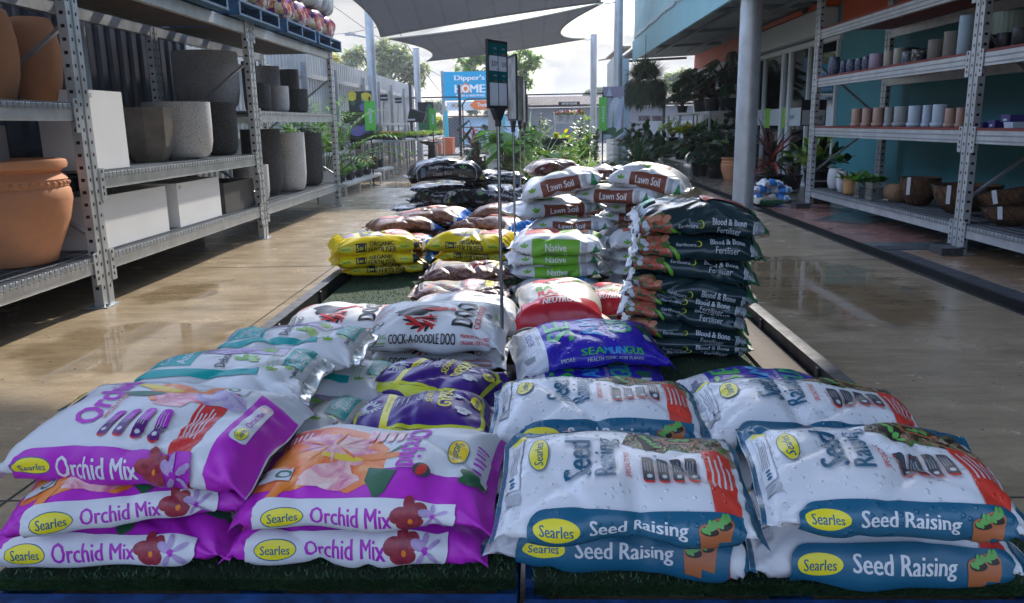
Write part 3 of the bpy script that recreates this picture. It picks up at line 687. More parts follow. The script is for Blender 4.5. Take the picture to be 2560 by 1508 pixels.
def art_black(flip=False):
    a = Art(.56, .34, .13, blackf); F = a.F; sg = -1 if flip else 1
    edge = M('silver_line_print', (.32,.35,.40), .3)
    a.rrect(-.215, F-.062, .19, F+.05, .05, edge, (1,1,1,1)); a.rrect(-.210, F-.058, .185, F+.046, .046, blackf, (1,1,1,1))
    a.text("Designer Mulch", -.045*sg, F-.025, .165, .026, M('pale_lettering', (.62,.66,.72), .3), 0, .015); a.text("Classic Black", -.04*sg, F+.014, .13, .02, M('dim_lettering', (.40,.43,.48), .3), 0, .01)
    leaf3(a, .10*sg, F-.018, .028, M('muted_leaf_print', (.10,.25,.10), .3)); a.text("Debco", .10*sg, F+.022, .06, .016, M('dim_lettering', (.40,.43,.48)), 0, .02)
    a.rect(-.185 if not flip else .15, F-.035, -.155 if not flip else .18, F+.02, M('slate_blue_print', (.12,.17,.26), .3)); a.poly([(.205,F+.02),(.245,F+.02),(.225,F-.03)], M('olive_triangle_print', (.22,.28,.08), .3))
    leaf3(a, -.02, -.02, .05, M('muted_leaf_print', (.1,.25,.1))); a.text("Designer Mulch", .0, .03, .2, .03, M('dim_lettering', (.40,.43,.48)), 0, .01)
    return a
def art_lawn():
    a = Art(.50, .30, .115, white_p); F = a.F
    a.rect(-.12, -F+.05, .02, .03, ph_garden); a.rect(.03, -F+.05, .11, .04, brown_p); a.text("Lawn", .07, -.02, .1, .03, white_p, 90, .02); a.blob(-.03, .055, .08, .015, green_p, 3)
    a.rect(-.105, F-.045, .115, F+.05, brown_p); a.text("Lawn Soil", .005, F-.002, .15, .040, white_p, 0, .03)
    debco(a, -.158, F+.004, .06); a.bars(.127, F-.035, .157, F+.03, grey_p, pale_p, 9); a.poly([(.17,F+.03),(.215,F+.03),(.1925,F-.03)], M('badge_green_print', (.03,.24,.10), .3))
    a.ell(.1925, F+.022, .026, .008, M('badge_green_print', (.03,.24,.1)))
    return a
def art_native():
    a = Art(.50, .30, .11, white_p); F = a.F
    a.rect(-.17, -F+.045, .01, .055, ph_red); a.rect(.015, -F+.045, .09, .06, green_p); a.text("Native", .04, -.03, .1, .025, white_p, 90, .02); a.text("Potting Mix", .068, -.02, .1, .012, white_p, 90, .01)
    for i in range(3): a.rect(.11, -.1+.045*i, .15, -.075+.045*i, orange_p)
    a.lines(-.21, -F+.06, -.18, .05, 4, pale_p, .3, True); a.blob(.2, -.02, .025, .05, green_p, 3)
    a.rect(-.12, F-.05, .118, F+.05, green_p); a.text("Native", .0, F-.003, .105, .040, white_p, 0, .03)
    debco(a, -.158, F+.004, .058); a.bars(.127, F-.035, .157, F+.03, grey_p, pale_p, 9, True); a.poly([(.175,F+.028),(.222,F+.028),(.1985,F-.03)], M('badge_green_print', (.03,.24,.10)))
    a.ell(.1985, F+.02, .028, .008, M('badge_green_print', (.03,.24,.1)))
    return a
def art_blueside():
    a = Art(.50, .30, .11, white_p); F = a.F
    a.rect(.03, -F+.05, .13, .03, skyb_p); a.ell(-.03, -.03, .05, .03, M('badge_green_print', (.03,.24,.1))); a.ell(-.03, -.03, .045, .026, white_p); leaf3(a, -.03, -.025, .02); a.lines(.14, -.05, .2, .04, 6, skyb_p, .3, True)
    a.poly([(.17,F*1.3),(.25,F*1.3),(.25,-.02),(.21,.02)], skyb_p); a.lines(-.2, -.05, -.1, .05, 6, pale_p, .3, True)
    return a
def art_rapid():
    a = Art(.50, .36, .13, creamw); F = a.F      # +x end is the red one that faces the aisle
    a.rect(.125, -F*1.75, .25, F*1.95, redf); a.text("NEUTROG", .165, .0, .16, .034, pale_p, 90, .05, .2); a.rect(.142, -.03, .147, .07, pale_p); a.lines(.130, -.08, .136, .08, 1, pale_p, .4)
    a.text("RAPID", .092, .01, .17, .045, red_p, 90, .06); a.text("RAISER", .04, .01, .18, .04, green_p, 90, .06); a.lines(-.04, -.1, -.02, .1, 1, dark_p, .2, True); a.lines(-.055, -.1, -.035, .1, 1, dark_p, .2, True)
    a.blob(-.11, -.05, .05, .05, ph_red, 3); a.blob(-.12, .06, .05, .06, red_p, 4); a.blob(-.10, -.1, .03, .03, green_p, 5)
    a.rect(.12, F-.03, .19, F+.03, pale_p)
    return a
def art_bb(ds=0.):
    a = Art(.50, .30, .115, bbf); F = a.F + ds
    a.rect(-.245, -F*1.9, -.225, F*1.9, pale_p)
    a.poly([(-.215,F+.06),(-.225,F-.06),(-.14,F-.07),(-.105,F-.01),(-.09,F+.06)], ph_veg)
    g = random.Random(4)
    for q in range(16): a.ell(-.155+g.uniform(-.04,.045), F+g.uniform(-.045,.05), .013, .012, (M('tomato_print',(.48,.10,.06),.3) if q % 3 else M('carrot_print',(.55,.24,.14),.3)))
    for q in range(6): a.ell(-.205+g.uniform(-.012,.012), F-.005+g.uniform(-.04,.04), .010, .010, pale_p)
    for q in range(5): a.ell(-.095+.006*q, F+.02+.009*q, .018, .006, green_p, 40+10*q)
    a.rect(.205, -F*1.6, .25, F*1.7, dgreen_p); a.bars(.19, F-.03, .228, F+.035, black_p, pale_p, 12)
    a.text("Earthcore", -.045, F+.002, .072, .015, pale_p, 0, .025); a.ell(.0, F-.004, .012, .014, lime_p); a.ell(-.002, F-.004, .010, .012, bbf)
    a.text("Blood & Bone", .105, F-.016, .125, .025, pale_p, 0, .035); a.text("Fertiliser", .105, F+.018, .085, .025, pale_p, 0, .0)
    a.text("Blood", -.095, -.03, .09, .024, pale_p, 65, .03); a.text("& Bone", -.055, -.025, .09, .024, pale_p, 65, .03); a.text("Fertiliser", -.02, -.02, .09, .022, pale_p, 65, 0)
    a.rect(.02, -F+.055, .19, .012, ph_red); a.blob(.12, -.04, .06, .04, ph_veg, 2); a.rect(-.2, -.06, -.15, -.01, M('bright_green_sticker', (.02,.45,.16), .3))
    return a
def art_sea():
    a = Art(.54, .36, .115, blue_p); F = a.F
    a.rect(-.27, -F*1.7, -.165, F*1.9, white_w); a.text("NEUTROG", -.205, -.02, .10, .022, indigo_p, 90, .05, .2); a.lines(-.185, -.06, -.175, .05, 2, grey_p, .3, True); a.ell(-.2, .085, .024, .018, pale_p); a.ell(-.2, .085, .018, .013, white_w)
    a.rect(-.24, .1, -.205, .13, grey_p); a.rect(-.14, -F+.03, -.1, -F+.06, yellow_d)
    gr = INK('seaweed_green_ink', (.06,.50,.10), .28, 70.)
    a.text("SE", -.105, -.02, .18, .09, gr, 90, .08); a.text("AM", .0, -.02, .17, .06, skyb_p, 90, .07); a.text("GUS", .105, -.03, .17, .075, INK('mint_ink', (.04,.42,.2), .28, 70.), 90, .08)
    a.text("SOIL & PLANT", .055, -.01, .13, .012, pale_p, 90, .03); a.blob(.19, .0, .03, .04, dgreen_p, 5); a.ell(.19, .06, .018, .016, pale_p)
    a.shift(.02)
    a.text("SEA", -.015, F-.035, .075, .028, gr, 0, .06); a.text("MUN", .058, F-.035, .07, .028, skyb_p, 0, .06); a.text("GUS", .125, F-.035, .06, .028, gr, 0, .06)
    a.text("HEALTH TONIC FOR PLANTS", .06, F-.004, .19, .014, pale_p, 0, .03); a.text("MORE", -.1, F-.012, .045, .014, pale_p, 0, .03)
    a.rect(-.165, F+.055, .27, F*1.9, white_w)
    return a
def art_clear():
    a = Art(.50, .36, .14, creamf); F = a.F
    a.blob(-.02, .0, .16, .09, clearf, 2, amp=.2); a.rect(-.18, F-.06, .19, F+.05, clearf); a.rect(-.2, F-.045, -.05, F+.02, M('dark_red_print', (.16,.03,.03), .3)); a.rect(.06, .0, .13, .06, M('dark_red_print', (.16,.03,.03)))
    a.ell(-.13, F-.012, .02, .012, pale_p)
    return a
def art_bluewhite():
    a = Art(.34, .24, .09, white_p); F = a.F
    a.rect(-.06, -F+.03, .06, F+.04, M('cobalt_print', (.03,.20,.60), .3)); a.rect(-.12, -.03, -.07, .02, skyb_p); a.lines(-.05, -.03, .05, .03, 3, white_p, .4); a.rect(.08, F-.03, .13, F+.02, skyb_p)
    return a
def art_greenbag():
    a = Art(.45, .32, .10, M('grey_green_film', (.25,.26,.22), .28, film=.4)); F = a.F
    a.rect(-.19, -F+.05, .19, .07, ph_garden); a.rect(-.2, F-.04, .2, F+.06, dgreen_p); a.blob(.02, .0, .08, .05, ph_pink, 3)
    return a
# ------------------------------------------------------------------ the display of bags down the middle
Z0 = .165
def turf(name, x0, y0, x1, y1, label, dens=5200, seed=1, h=.016, mat=None):
    g = random.Random(seed); mb = MB(); bm_ = M('turf_backing', (.02,.045,.02), .9); tm = mat or M('turf_blade', (.045,.12,.045), .6, var=(5., .4)); tm2 = M('turf_blade_pale', (.06,.12,.05), .6)
    mb.box((x0,y0,.1385), (x1,y1,Z0-.012), bm_)
    n = int(dens*(x1-x0)*min(y1-y0,2.4))
    def blade(x, y, z, d, w, hh):
        a = g.uniform(0, 6.28); dx, dy = math.cos(a)*w, math.sin(a)*w; lx, ly = d
        mb.add([(x-dx,y-dy,z),(x+dx,y+dy,z),(x+lx*hh,y+ly*hh,z+hh*g.uniform(.6,1))], [(0,1,2)], tm if g.random() < .8 else tm2)
    for i in range(n):
        blade(g.uniform(x0,x1), g.uniform(y0,y1), Z0-.012, (g.uniform(-.6,.6), g.uniform(-.6,.6)), .0025, h*g.uniform(.5,1))
    for i in range(int(9000*(x1-x0))):      # the cut edge hangs over in a fringe
        z = g.uniform(Z0-.034, Z0-.008); blade(g.uniform(x0,x1), y0, z, (g.uniform(-.5,.5), -g.uniform(.3,1.1)), .0025, h*g.uniform(.5,1.1))
    return tag(mb.build(name), label, 'turf mat', 'artificial turf mats under the bags')
wood_blue = M('blue_pallet_paint', (.012,.075,.26), .6, var=(18., .35), bump=(30., .5, .003))
wood_dark = M('weathered_plank', (.13,.095,.07), .75, var=(12., .4), bump=(25., .6, .004))
blacksteel = M('black_painted_steel', (.012,.012,.014), .4, var=(9., 1.8, (.04,.04,.042)), bump=(30., .2, .002))
def pallet(x0, y0, label, group, mat, w=1.165, dpt=1.165, z=0., h=.138, name='timber_pallet'):
    t = thing(name, label, 'pallet', (x0, y0, z), 0, group)
    nb = 7; bw = .105
    for i in range(nb):
        y = (dpt-bw)*i/(nb-1); mb = MB(); mb.box((0,y,h-.022), (w,y+bw,h), mat); bevel(mb.build('deck_board', t), .003)
    for x in (0, w/2-.022, w-.045):
        mb = MB(); mb.box((x,.002,.02), (x+.045,dpt-.002,h-.0222), mat); mb.build('bearer', t)
    for i in range(3):
        y = (dpt-bw)*i/2; mb = MB(); mb.box((0,y,0), (w,y+bw,.0198), mat); mb.build('base_board', t)
    return t
pallet(-1.21, 1.40, 'blue timber pallet under the purple and white bags', 'blue pallets under the front bags', wood_blue)
pallet(-.03, 1.38, 'blue timber pallet under the white bags with petrol stripes', 'blue pallets under the front bags', wood_blue)
for k, y in enumerate((2.62, 3.80, 4.98, 6.16)):
    pallet(-1.20, y, 'weathered timber pallet inside the black frame beneath the left column of stacks', 'plain pallets inside the black frame', wood_dark)
    pallet(-.02, y, 'weathered timber pallet inside the black frame beneath the right column of stacks', 'plain pallets inside the black frame', wood_dark)
turf('turf_mat', -1.19, 1.525, -.05, 2.58, 'dark green turf mat hanging off the pallet under the purple bags', 9000, 1, .017)
turf('turf_mat', -.01, 1.505, 1.10, 2.58, 'grey green turf mat with a ragged fringe under the white bags', 9000, 2, .017)
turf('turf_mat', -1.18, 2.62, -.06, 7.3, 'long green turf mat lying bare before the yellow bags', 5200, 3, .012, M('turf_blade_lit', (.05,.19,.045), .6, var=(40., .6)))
turf('turf_mat', .0, 2.62, .86, 7.3, 'narrow turf mat beneath the dark green fertiliser stack', 2500, 4, .012)
mb = MB()
for x in (-1.235, 1.065):
    mb.box((x-.025, 2.0, .0), (x+.025, 7.55, .055), blacksteel)
    mb.box((x-.02, 2.001, .055), (x+.02, 7.549, .205), blacksteel)
    for y in np.arange(2.1, 7.5, .75): mb.box((x+(.02 if x < 0 else -.032), y, .056), (x+(.032 if x < 0 else -.02), y+.03, .20), blacksteel)
mb.box((-1.26, 7.55, 0), (1.09, 7.6, .205), blacksteel)
fr = mb.build('display_frame'); bevel(fr, .004); tag(fr, 'long black steel frame that edges the whole display of bags', 'frame')
mb = MB()
for x in (-1.235, 1.065): mb.box((x-.027, 1.999, .2052), (x+.027, 7.551, .212), M('worn_steel_edge', (.035,.036,.04), .5, .3, var=(14., 3.5)))
mb.build('top_edge', fr)
mb = MB()
for q in range(4): mb.box((.875, 2.64+1.17*q, .1385), (1.03, 2.64+1.17*q+1.16, .158), wood_dark)
for q in range(4): mb.box((.30, 2.66+1.17*q, .1385), (.868, 2.66+1.17*q+1.1, .1405), wood_dark)
tag(mb.build('edge_plank'), 'weathered brown plank lying along the right black frame edge', 'plank')

SEED_W, SEED_D = art_seed(True), art_seed(False); ORM, ORW = art_orchid('magenta'), art_orchid('white')
CAM, GYP, COCK, MAN, MUL = art_camellia(), art_gypsum(), art_cock(), art_manure(), art_mulch()
YEL, BARK, BLK, BLKF, LAWN, NAT = art_yellow(), art_bark(), art_black(), art_black(True), art_lawn(), art_native()
BLUE, RAP, SEA, CLR = art_blueside(), art_rapid(), art_sea(), art_clear()
BBS = (art_bb(), art_bb(-.035), art_bb(.02))
G1 = 'purple and white bags in the front left stack'; G2 = 'white bags with petrol stripes in the front right stack'
bag(ORM, (-60,1452), (585,1445), Z0-.008, 'purple bag with white panel, lowest of the far left front stack', G1, hs=1.05)
bag(ORM, (-8,1384), (640,1300), .272, 'crooked purple bag squashed in the middle of the far left front stack', G1, hs=.92)
bag(ORW, (-20,1206), (622,1246), .358, 'big white bag with a purple stripe and purple end, topping the front left stack', G1, hs=1.18, ws=1.1, sag=(0,-.010,0), tilt=(R(7),0))
bag(ORM, (553,1440), (1222,1447), Z0-.008, 'purple bag with white panel, lowest beside the petrol striped bags', G1, hs=1.08)
bag(ORM, (572,1308), (1236,1325), .302, 'purple bag with orchid picture in view, upper one beside the petrol striped bags', G1, hs=.9, ws=1.05, sag=(0,-.006,0), tilt=(R(8),0))
bag(SEED_D, (1196,1440), (1888,1478), Z0-.008, 'white bag with petrol stripe, lowest at the middle of the front row', G2, hs=1.15)
bag(SEED_D, (1868,1486), (2592,1512), Z0-.008, 'white bag with petrol stripe, lowest at the right front corner', G2, lump=1.3, hs=1.15)
bag(SEED_W, (1222,1341), (1926,1358), .358, 'wet white bag with petrol stripe, upper one at the middle of the front row', G2, hs=.80, ws=1.07, sag=(0,-.006,0), tilt=(R(7.5),0))
bag(SEED_W, (1898,1320), (2600,1352), .358, 'wet white bag with petrol stripe, upper one at the right front corner', G2, hs=.88, ws=1.07, sag=(0,-.010,0), crease=1.5, tilt=(R(7.5),0))
bag(SEED_W, 0, 0, .302, 'wet white bag behind the middle front one, beside the purple gypsum bags', G2, center=(.155,2.0), yaw=R(-1), hs=1.05, sag=(0,-.008,0), tilt=(R(5),0))
bag(SEED_W, 0, 0, .292, 'wet white bag with glinting lettering, second from the right front corner', G2, center=(.70,1.99), yaw=R(-3), ls=1.06, tilt=(R(5),0), hs=1.05, sag=(-.012,-.02,0), crease=1.6)
def under(art, center, yaw, ztop, label, group, step=.1, **kw):
    """the lower bags that carry a stack, seen only through its gaps"""
    z = Z0
    while z < ztop - .03:
        h = min(step, ztop - z); bag(art, 0, 0, z, label, group, center=(center[0]+.008*math.sin(z*70), center[1]+.008*math.cos(z*50)), yaw=yaw, hs=min(1.0, (h+.012)/art.T), mesh=HID.setdefault(id(art), bag_mesh(art, 77))); z += h
HID = {}
under(SEED_D, (.16,1.97), 0, .30, 'white bag hidden under the second front row', G2, .135)
under(SEED_D, (.72,1.96), 0, .29, 'white bag hidden under the second front row', G2, .135)
# teal labelled bags
G3 = 'white bags with teal labels'
for k, (x, y, z, lab) in enumerate((
    (-.665, 2.06, Z0, 'teal labelled bag at the foot of the near stack behind the purple bags'), (-.72, 2.05, .262, 'white bag with teal end label, middle of the near stack behind the purple bags'), (-.825, 2.03, .385, 'white bag with lilac photo, top of the near stack behind the purple bags'),
    (-.62, 2.42, Z0, 'white bag with teal end label, lowest in the stack touching the rooster bags'), (-.69, 2.41, .255, 'white bag with teal end label, middle of the stack touching the rooster bags'), (-.77, 2.40, .365, 'white bag with teal stripe along its front, top of the stack touching the rooster bags'))):
    bag(CAM, 0, 0, z, lab, G3, center=(x,y), yaw=R((4,-2,3,5,2,1)[k]), tilt=(0, R((3,2,0,3,2,0)[k])), ws=1.08, hs=(.95,.95,1.05)[k % 3], crease=1.2)
G4 = 'dark purple bags with yellow panels'
under(GYP, (-.32,2.05), 0, .235, 'dark purple bag hidden at the bottom of its pile', G4)
bag(GYP, 0, 0, .222, 'dark purple bag with yellow front panel, lying close behind the front purple bag', G4, center=(-.318,2.045), yaw=R(1.5), ls=.84, sag=(.004,-.006,0), hs=1.08)
bag(GYP, 0, 0, .225, 'dark purple bag sagging askew in front of the rooster bags', G4, center=(-.315,2.40), yaw=R(-16), ls=.86, hs=1.0, tilt=(R(-2),R(3)), crease=2.4, sag=(0,-.015,0))
under(GYP, (-.32,2.42), 0, .24, 'dark purple bag hidden at the bottom of its pile', G4)
# rooster bags
G5 = 'white bags with a black rooster'
bag(COCK, (884,948), (1268,950), Z0, 'white rooster bag pinned beneath another, behind the purple gypsum bags', G5, seed=31, hs=.92)
bag(COCK, (884,888), (1262,892), .29, 'white rooster bag in full view on top, its print the right way up', G5, hs=1.05, sag=(0,-.012,0), tilt=(R(5),0))
bag(COCK, 0, 0, Z0, 'cream topped rooster bag lying flat behind the teal labelled stack', G5, center=(-.86,2.93), yaw=R(3), hs=1.0)
bag(COCK, 0, 0, Z0, 'white rooster bag farthest left, against the black frame and bare turf', G5, center=(-.83,3.42), yaw=R(-2), hs=1.18)
bag(MAN, 0, 0, Z0+.03, 'white bag with brown hen picture behind the upper rooster bag', G5, center=(-.32,3.40), yaw=R(2), hs=1.15, sag=(0,-.02,0))
G6 = 'dark brown mulch bags'
under(MUL, (-.38,4.04), 0, .24, 'dark brown bag hidden at the bottom of its pile', G6)
bag(MUL, 0, 0, .235, 'dark brown bag with red band, nearer to the rooster bags', G6, center=(-.375,3.93), yaw=R(1), crease=2., hs=.8)
bag(MUL, 0, 0, .275, 'dark brown bag with red band, tucked under the yellow stack', G6, center=(-.355,4.22), yaw=R(-2), crease=2.)
G7 = 'yellow fertiliser bags in two stacks'
for p1, p2, z, lab, hs in (((856,703),(1082,688),Z0,'yellow bag slid back at the foot of the left yellow stack',.95), ((828,679),(1058,664),.243,'yellow bag in the middle of the left yellow stack',.9), ((826,646),(1060,631),.320,'yellow bag with photo prints on top of the left yellow stack',1.05),
    ((1068,684),(1290,690),Z0,'yellow bag half hidden at the foot of the right yellow stack',.85), ((1078,660),(1290,666),.243,'yellow bag in the middle of the right yellow stack',.9), ((1054,632),(1280,637),.322,'yellow bag with big dark label on top of the right yellow stack',1.05)):
    bag(YEL, p1, p2, z, lab, G7, hs=hs, ws=1.05, sag=(0,-.006,0), crease=1.3, tilt=(R(4 if hs > 1 else 0),0))
G8 = 'brown bark bags with blue ends'
for p1, p2, z, lab in (((925,592),(1108,580),.36,'brown bark bag nearest the left yellow stack'), ((977,573),(1146,566),.385,'brown bark bag with bright blue end, middle of the left three'), ((992,560),(1164,562),.405,'brown bark bag with bright blue end, last of the left three before the black bags'),
    ((1120,578),(1290,593),.365,'brown bark bag nearest the right yellow stack'), ((1162,562),(1318,576),.39,'brown bark bag behind the sign poles, middle of the right three'), ((1162,555),(1322,556),.43,'brown bark bag leaning on the black bags behind the sign poles')):
    bag(BARK, p1, p2, z, lab, G8, sag=(0,-.03,0), crease=1.4)
for c in ((-.92,5.45),(-.86,5.8),(-.36,5.4),(-.34,5.85)): under(BARK, c, 0, .37, 'brown bark bag buried low in the bark stacks', G8)
G9 = 'black mulch bags'
bag(BLKF, (1012,548), (1180,552), .345, 'black bag lowest in view in the left half of the black stack', G9, hs=1.15)
bag(BLK, (1150,540), (1330,545), .35, 'black bag lowest in view in the right half of the black stack', G9, hs=1.15)
bag(BLKF, (1020,514), (1152,526), .46, 'glossy black bag facing half sideways in the left of the black stack', G9, hs=1.2, ls=.85, crease=2.)
bag(BLKF, (1143,516), (1330,530), .455, 'glossy black bag with pale lettering in the right of the black stack', G9, hs=1.3, crease=1.8)
bag(BLK, (1017,465), (1226,458), .635, 'black bag lying alone on top of the black stack', G9, hs=1.35, sag=(-.01,-.05,0), crease=1.6)
bag(BLKF, 0, 0, .56, 'black bag with white glints behind the sign poles at the back of the stack', G9, center=(-.33,6.85), yaw=R(8), hs=1.1)
for c in ((-.9,6.55),(-.34,6.55),(-.8,6.9)): under(BLK, c, 0, .46 if c[1] < 6.8 else .6, 'black bag buried in the black stack', G9, .125)
under(BLK, (-.34,6.95), 0, .56, 'black bag buried in the black stack', G9, .125)
# right column
G10 = 'white bags with green labels'
bag(BLUE, 0, 0, Z0, 'white bag with a sky blue end under the green labelled stack', G10, center=(.125,4.15), yaw=0, ls=1.02, ws=1.15, hs=1.15)
for p1, p2, z, lab, hs in (((1275,703),(1512,698),.29,'white bag with green label, lowest of the left three',.8), ((1270,675),(1508,667),.352,'white bag with green label, middle of the left three',.8), ((1266,642),(1516,644),.418,'white bag with red flower photo and green label, top of the left three',1.02)):
    bag(NAT, p1, p2, z, lab, G10, hs=hs, tilt=(R(4 if hs > 1 else 0),0))
for k, (z, hs, lab) in enumerate(((Z0,1.2,'white bag at the very bottom half hidden by the dark green stack'), (.285,.8,'white bag with leaf print, lowest but one beside the dark green stack'), (.355,.8,'white bag with leaf print, third up beside the dark green stack'), (.42,1.,'white bag with leaf print, uppermost green label beside the dark green stack'))):
    bag(NAT, 0, 0, z, lab, G10, center=(.64,4.33), yaw=R((0,1,-1,1)[k]), hs=hs)
G11 = 'white bags with brown lawn labels'
for c in ((.12,4.85),(.62,4.85)): under(LAWN, c, 0, .47, 'white bag with brown label buried in the lawn stack', G11)
bag(LAWN, (1318,584), (1538,584), .475, 'white bag with brown label squeezed under the left lawn bags', G11, hs=.75)
bag(LAWN, (1296,562), (1518,536), .535, 'white bag with brown label, middle of the left lawn bags', G11, hs=.95, dz2=.02)
bag(LAWN, (1300,521), (1514,464), .625, 'white bag with brown label, topmost on the left and tilted upward', G11, hs=1.15, dz2=.125, sag=(0,-.012,0))
bag(LAWN, (1484,560), (1700,572), .50, 'white bag with brown label drooping behind the dark green stack', G11, hs=.8, dz2=-.02)
bag(LAWN, (1504,542), (1712,548), .55, 'white bag with leaf print low behind the dark green stack', G11, hs=.85)
bag(LAWN, (1424,510), (1642,518), .635, 'white bag with brown label, second from top at centre of the lawn stack', G11, hs=.95, seed=9)
bag(LAWN, (1510,466), (1716,500), .745, 'white bag with brown label, topmost on the right and drooping', G11, hs=1.2, dz2=-.07, sag=(0,-.03,0))
G12 = 'pale see through bags at the back'
bag(CLR, (1322,444), (1464,440), .64, 'domed see through bag of brown bark, highest before the plants', G12, hs=1.0, sag=(0,-.03,0), crease=1.8)
bag(CLR, (1312,488), (1470,488), .50, 'see through bag of brown bark beneath the domed one', G12, crease=1.6)
bag(CLR, (1462,458), (1584,456), .58, 'pale pinkish bag peeping over the drooping lawn bag', G12, sag=(0,-.03,0))
for c in ((.05,7.0),(.6,6.9)): under(CLR, c, 0, .5 if c[0] < .3 else .57, 'pale bag buried at the back of the display', G12, .14)
# cream and crimson bags, ends towards the aisle
G13 = 'cream bags with crimson ends'
bag(RAP, 0, 0, .275, 'cream bag with crimson end, lying squarely on top of its pile', G13, center=(.095,3.38), yaw=R(-88), ls=.95, ws=.94, hs=1.05, tilt=(0,R(5)), sag=(0,-.012,0))
bag(RAP, 0, 0, Z0, 'cream bag with crimson end, twisted beneath the other', G13, center=(.17,3.28), yaw=R(-78), ls=1.0, hs=.95, tilt=(0,R(2)), seed=4)
bag(RAP, 0, 0, .2, 'cream bag with red print squeezed against the dark green stack', G13, center=(.36,3.72), yaw=R(-100), ls=.9, ws=.8)
# dark green fertiliser stack
G14 = 'dark green fertiliser bags in the tall stack'
zs = [Z0, .195, .235, .305, .36, .405, .49, .575, .668]; tl = [0, 3, 7, 8, 8.5, 9, 7, 3, 1]; yw = [2, -3, -6, -8, -9, -8, -8, -4, -2]; hh = [.7, .7, .85, .85, .8, 1.0, 1.0, 1.05, 1.08]
cxs = [.60, .595, .60, .595, .60, .62, .625, .64, .64]
nm = ['flat dark green bag at the very foot of the tall stack', 'thin dark green bag second from the foot of the tall stack', 'dark green bag third from the foot of the tall stack', 'dark green bag fourth from the foot of the tall stack', 'dark green bag fifth from the foot, midway in the tall stack', 'thick dark green bag with a meat photo showing, sixth from the foot', 'dark green bag third from the top of the tall stack', 'dark green bag with bright sticker, second from the top of the tall stack', 'dark green bag bulging over the very top of the tall stack']
for k in range(9):
    bag(BBS[(0,2,0,1,0,2,1,1,0)[k]], 0, 0, zs[k], nm[k], G14, name='fertiliser_bag', center=(cxs[k], 3.24), yaw=R(yw[k]), tilt=(R((0,1,2,5,-1,2,4,11,7)[k]), R(tl[k])), hs=hh[k]*.92, ls=1.04, ws=1.05, sag=(0, -.02 if k == 8 else 0, 0), crease=1.5, seed=200+k)
G15 = 'royal blue bags with green lettering'
under(SEA, (.2,2.76), 0, .215, 'royal blue bag hidden at the bottom of its pile', G15)
bag(SEA, (1292,952), (1692,930), .205, 'royal blue bag with big green letters, domed and high beside the crimson bags', G15, hs=.92, sag=(.01,-.045,0), crease=1.5, tilt=(R(6),0))
bag(SEA, 0, 0, .185, 'royal blue bag almost hidden behind the wet white bag on the right', G15, center=(.70,2.42), yaw=R(-2), ls=.98, sag=(0,-.03,0), hs=1.05)

# ------------------------------------------------------------------ price signs on poles among the bags
chrome = M('chromed_pole', (.42,.43,.45), .25, 1., var=(6., .8)); blkpl = M('black_plastic', (.03,.032,.036), .45, var=(8., .7))
sheet_m = M('price_sheet', (.74,.76,.80), .3, var=(8., .93)); tealp = M('price_sheet_teal', (.01,.28,.30), .35, var=(10., .8)); 
for mm_ in (sheet_m, tealp):
    n_ = mm_.node_tree.nodes; tr_ = n_.new('ShaderNodeBsdfTranslucent'); tr_.inputs[0].default_value = (*mm_.diffuse_color[:3], 1); mx_ = n_.new('ShaderNodeMixShader'); mx_.inputs[0].default_value = .5
    mm_.node_tree.links.new(n_['Principled BSDF'].outputs[0], mx_.inputs[1]); mm_.node_tree.links.new(tr_.outputs[0], mx_.inputs[2]); mm_.node_tree.links.new(mx_.outputs[0], n_['Material Output'].inputs[0])
txtdark = M('sheet_black_ink', (.02,.02,.025), .5); plast = M('crinkled_plastic_sleeve', (.55,.57,.58), .12, bump=(9., .9, .01), var=(5., .35))
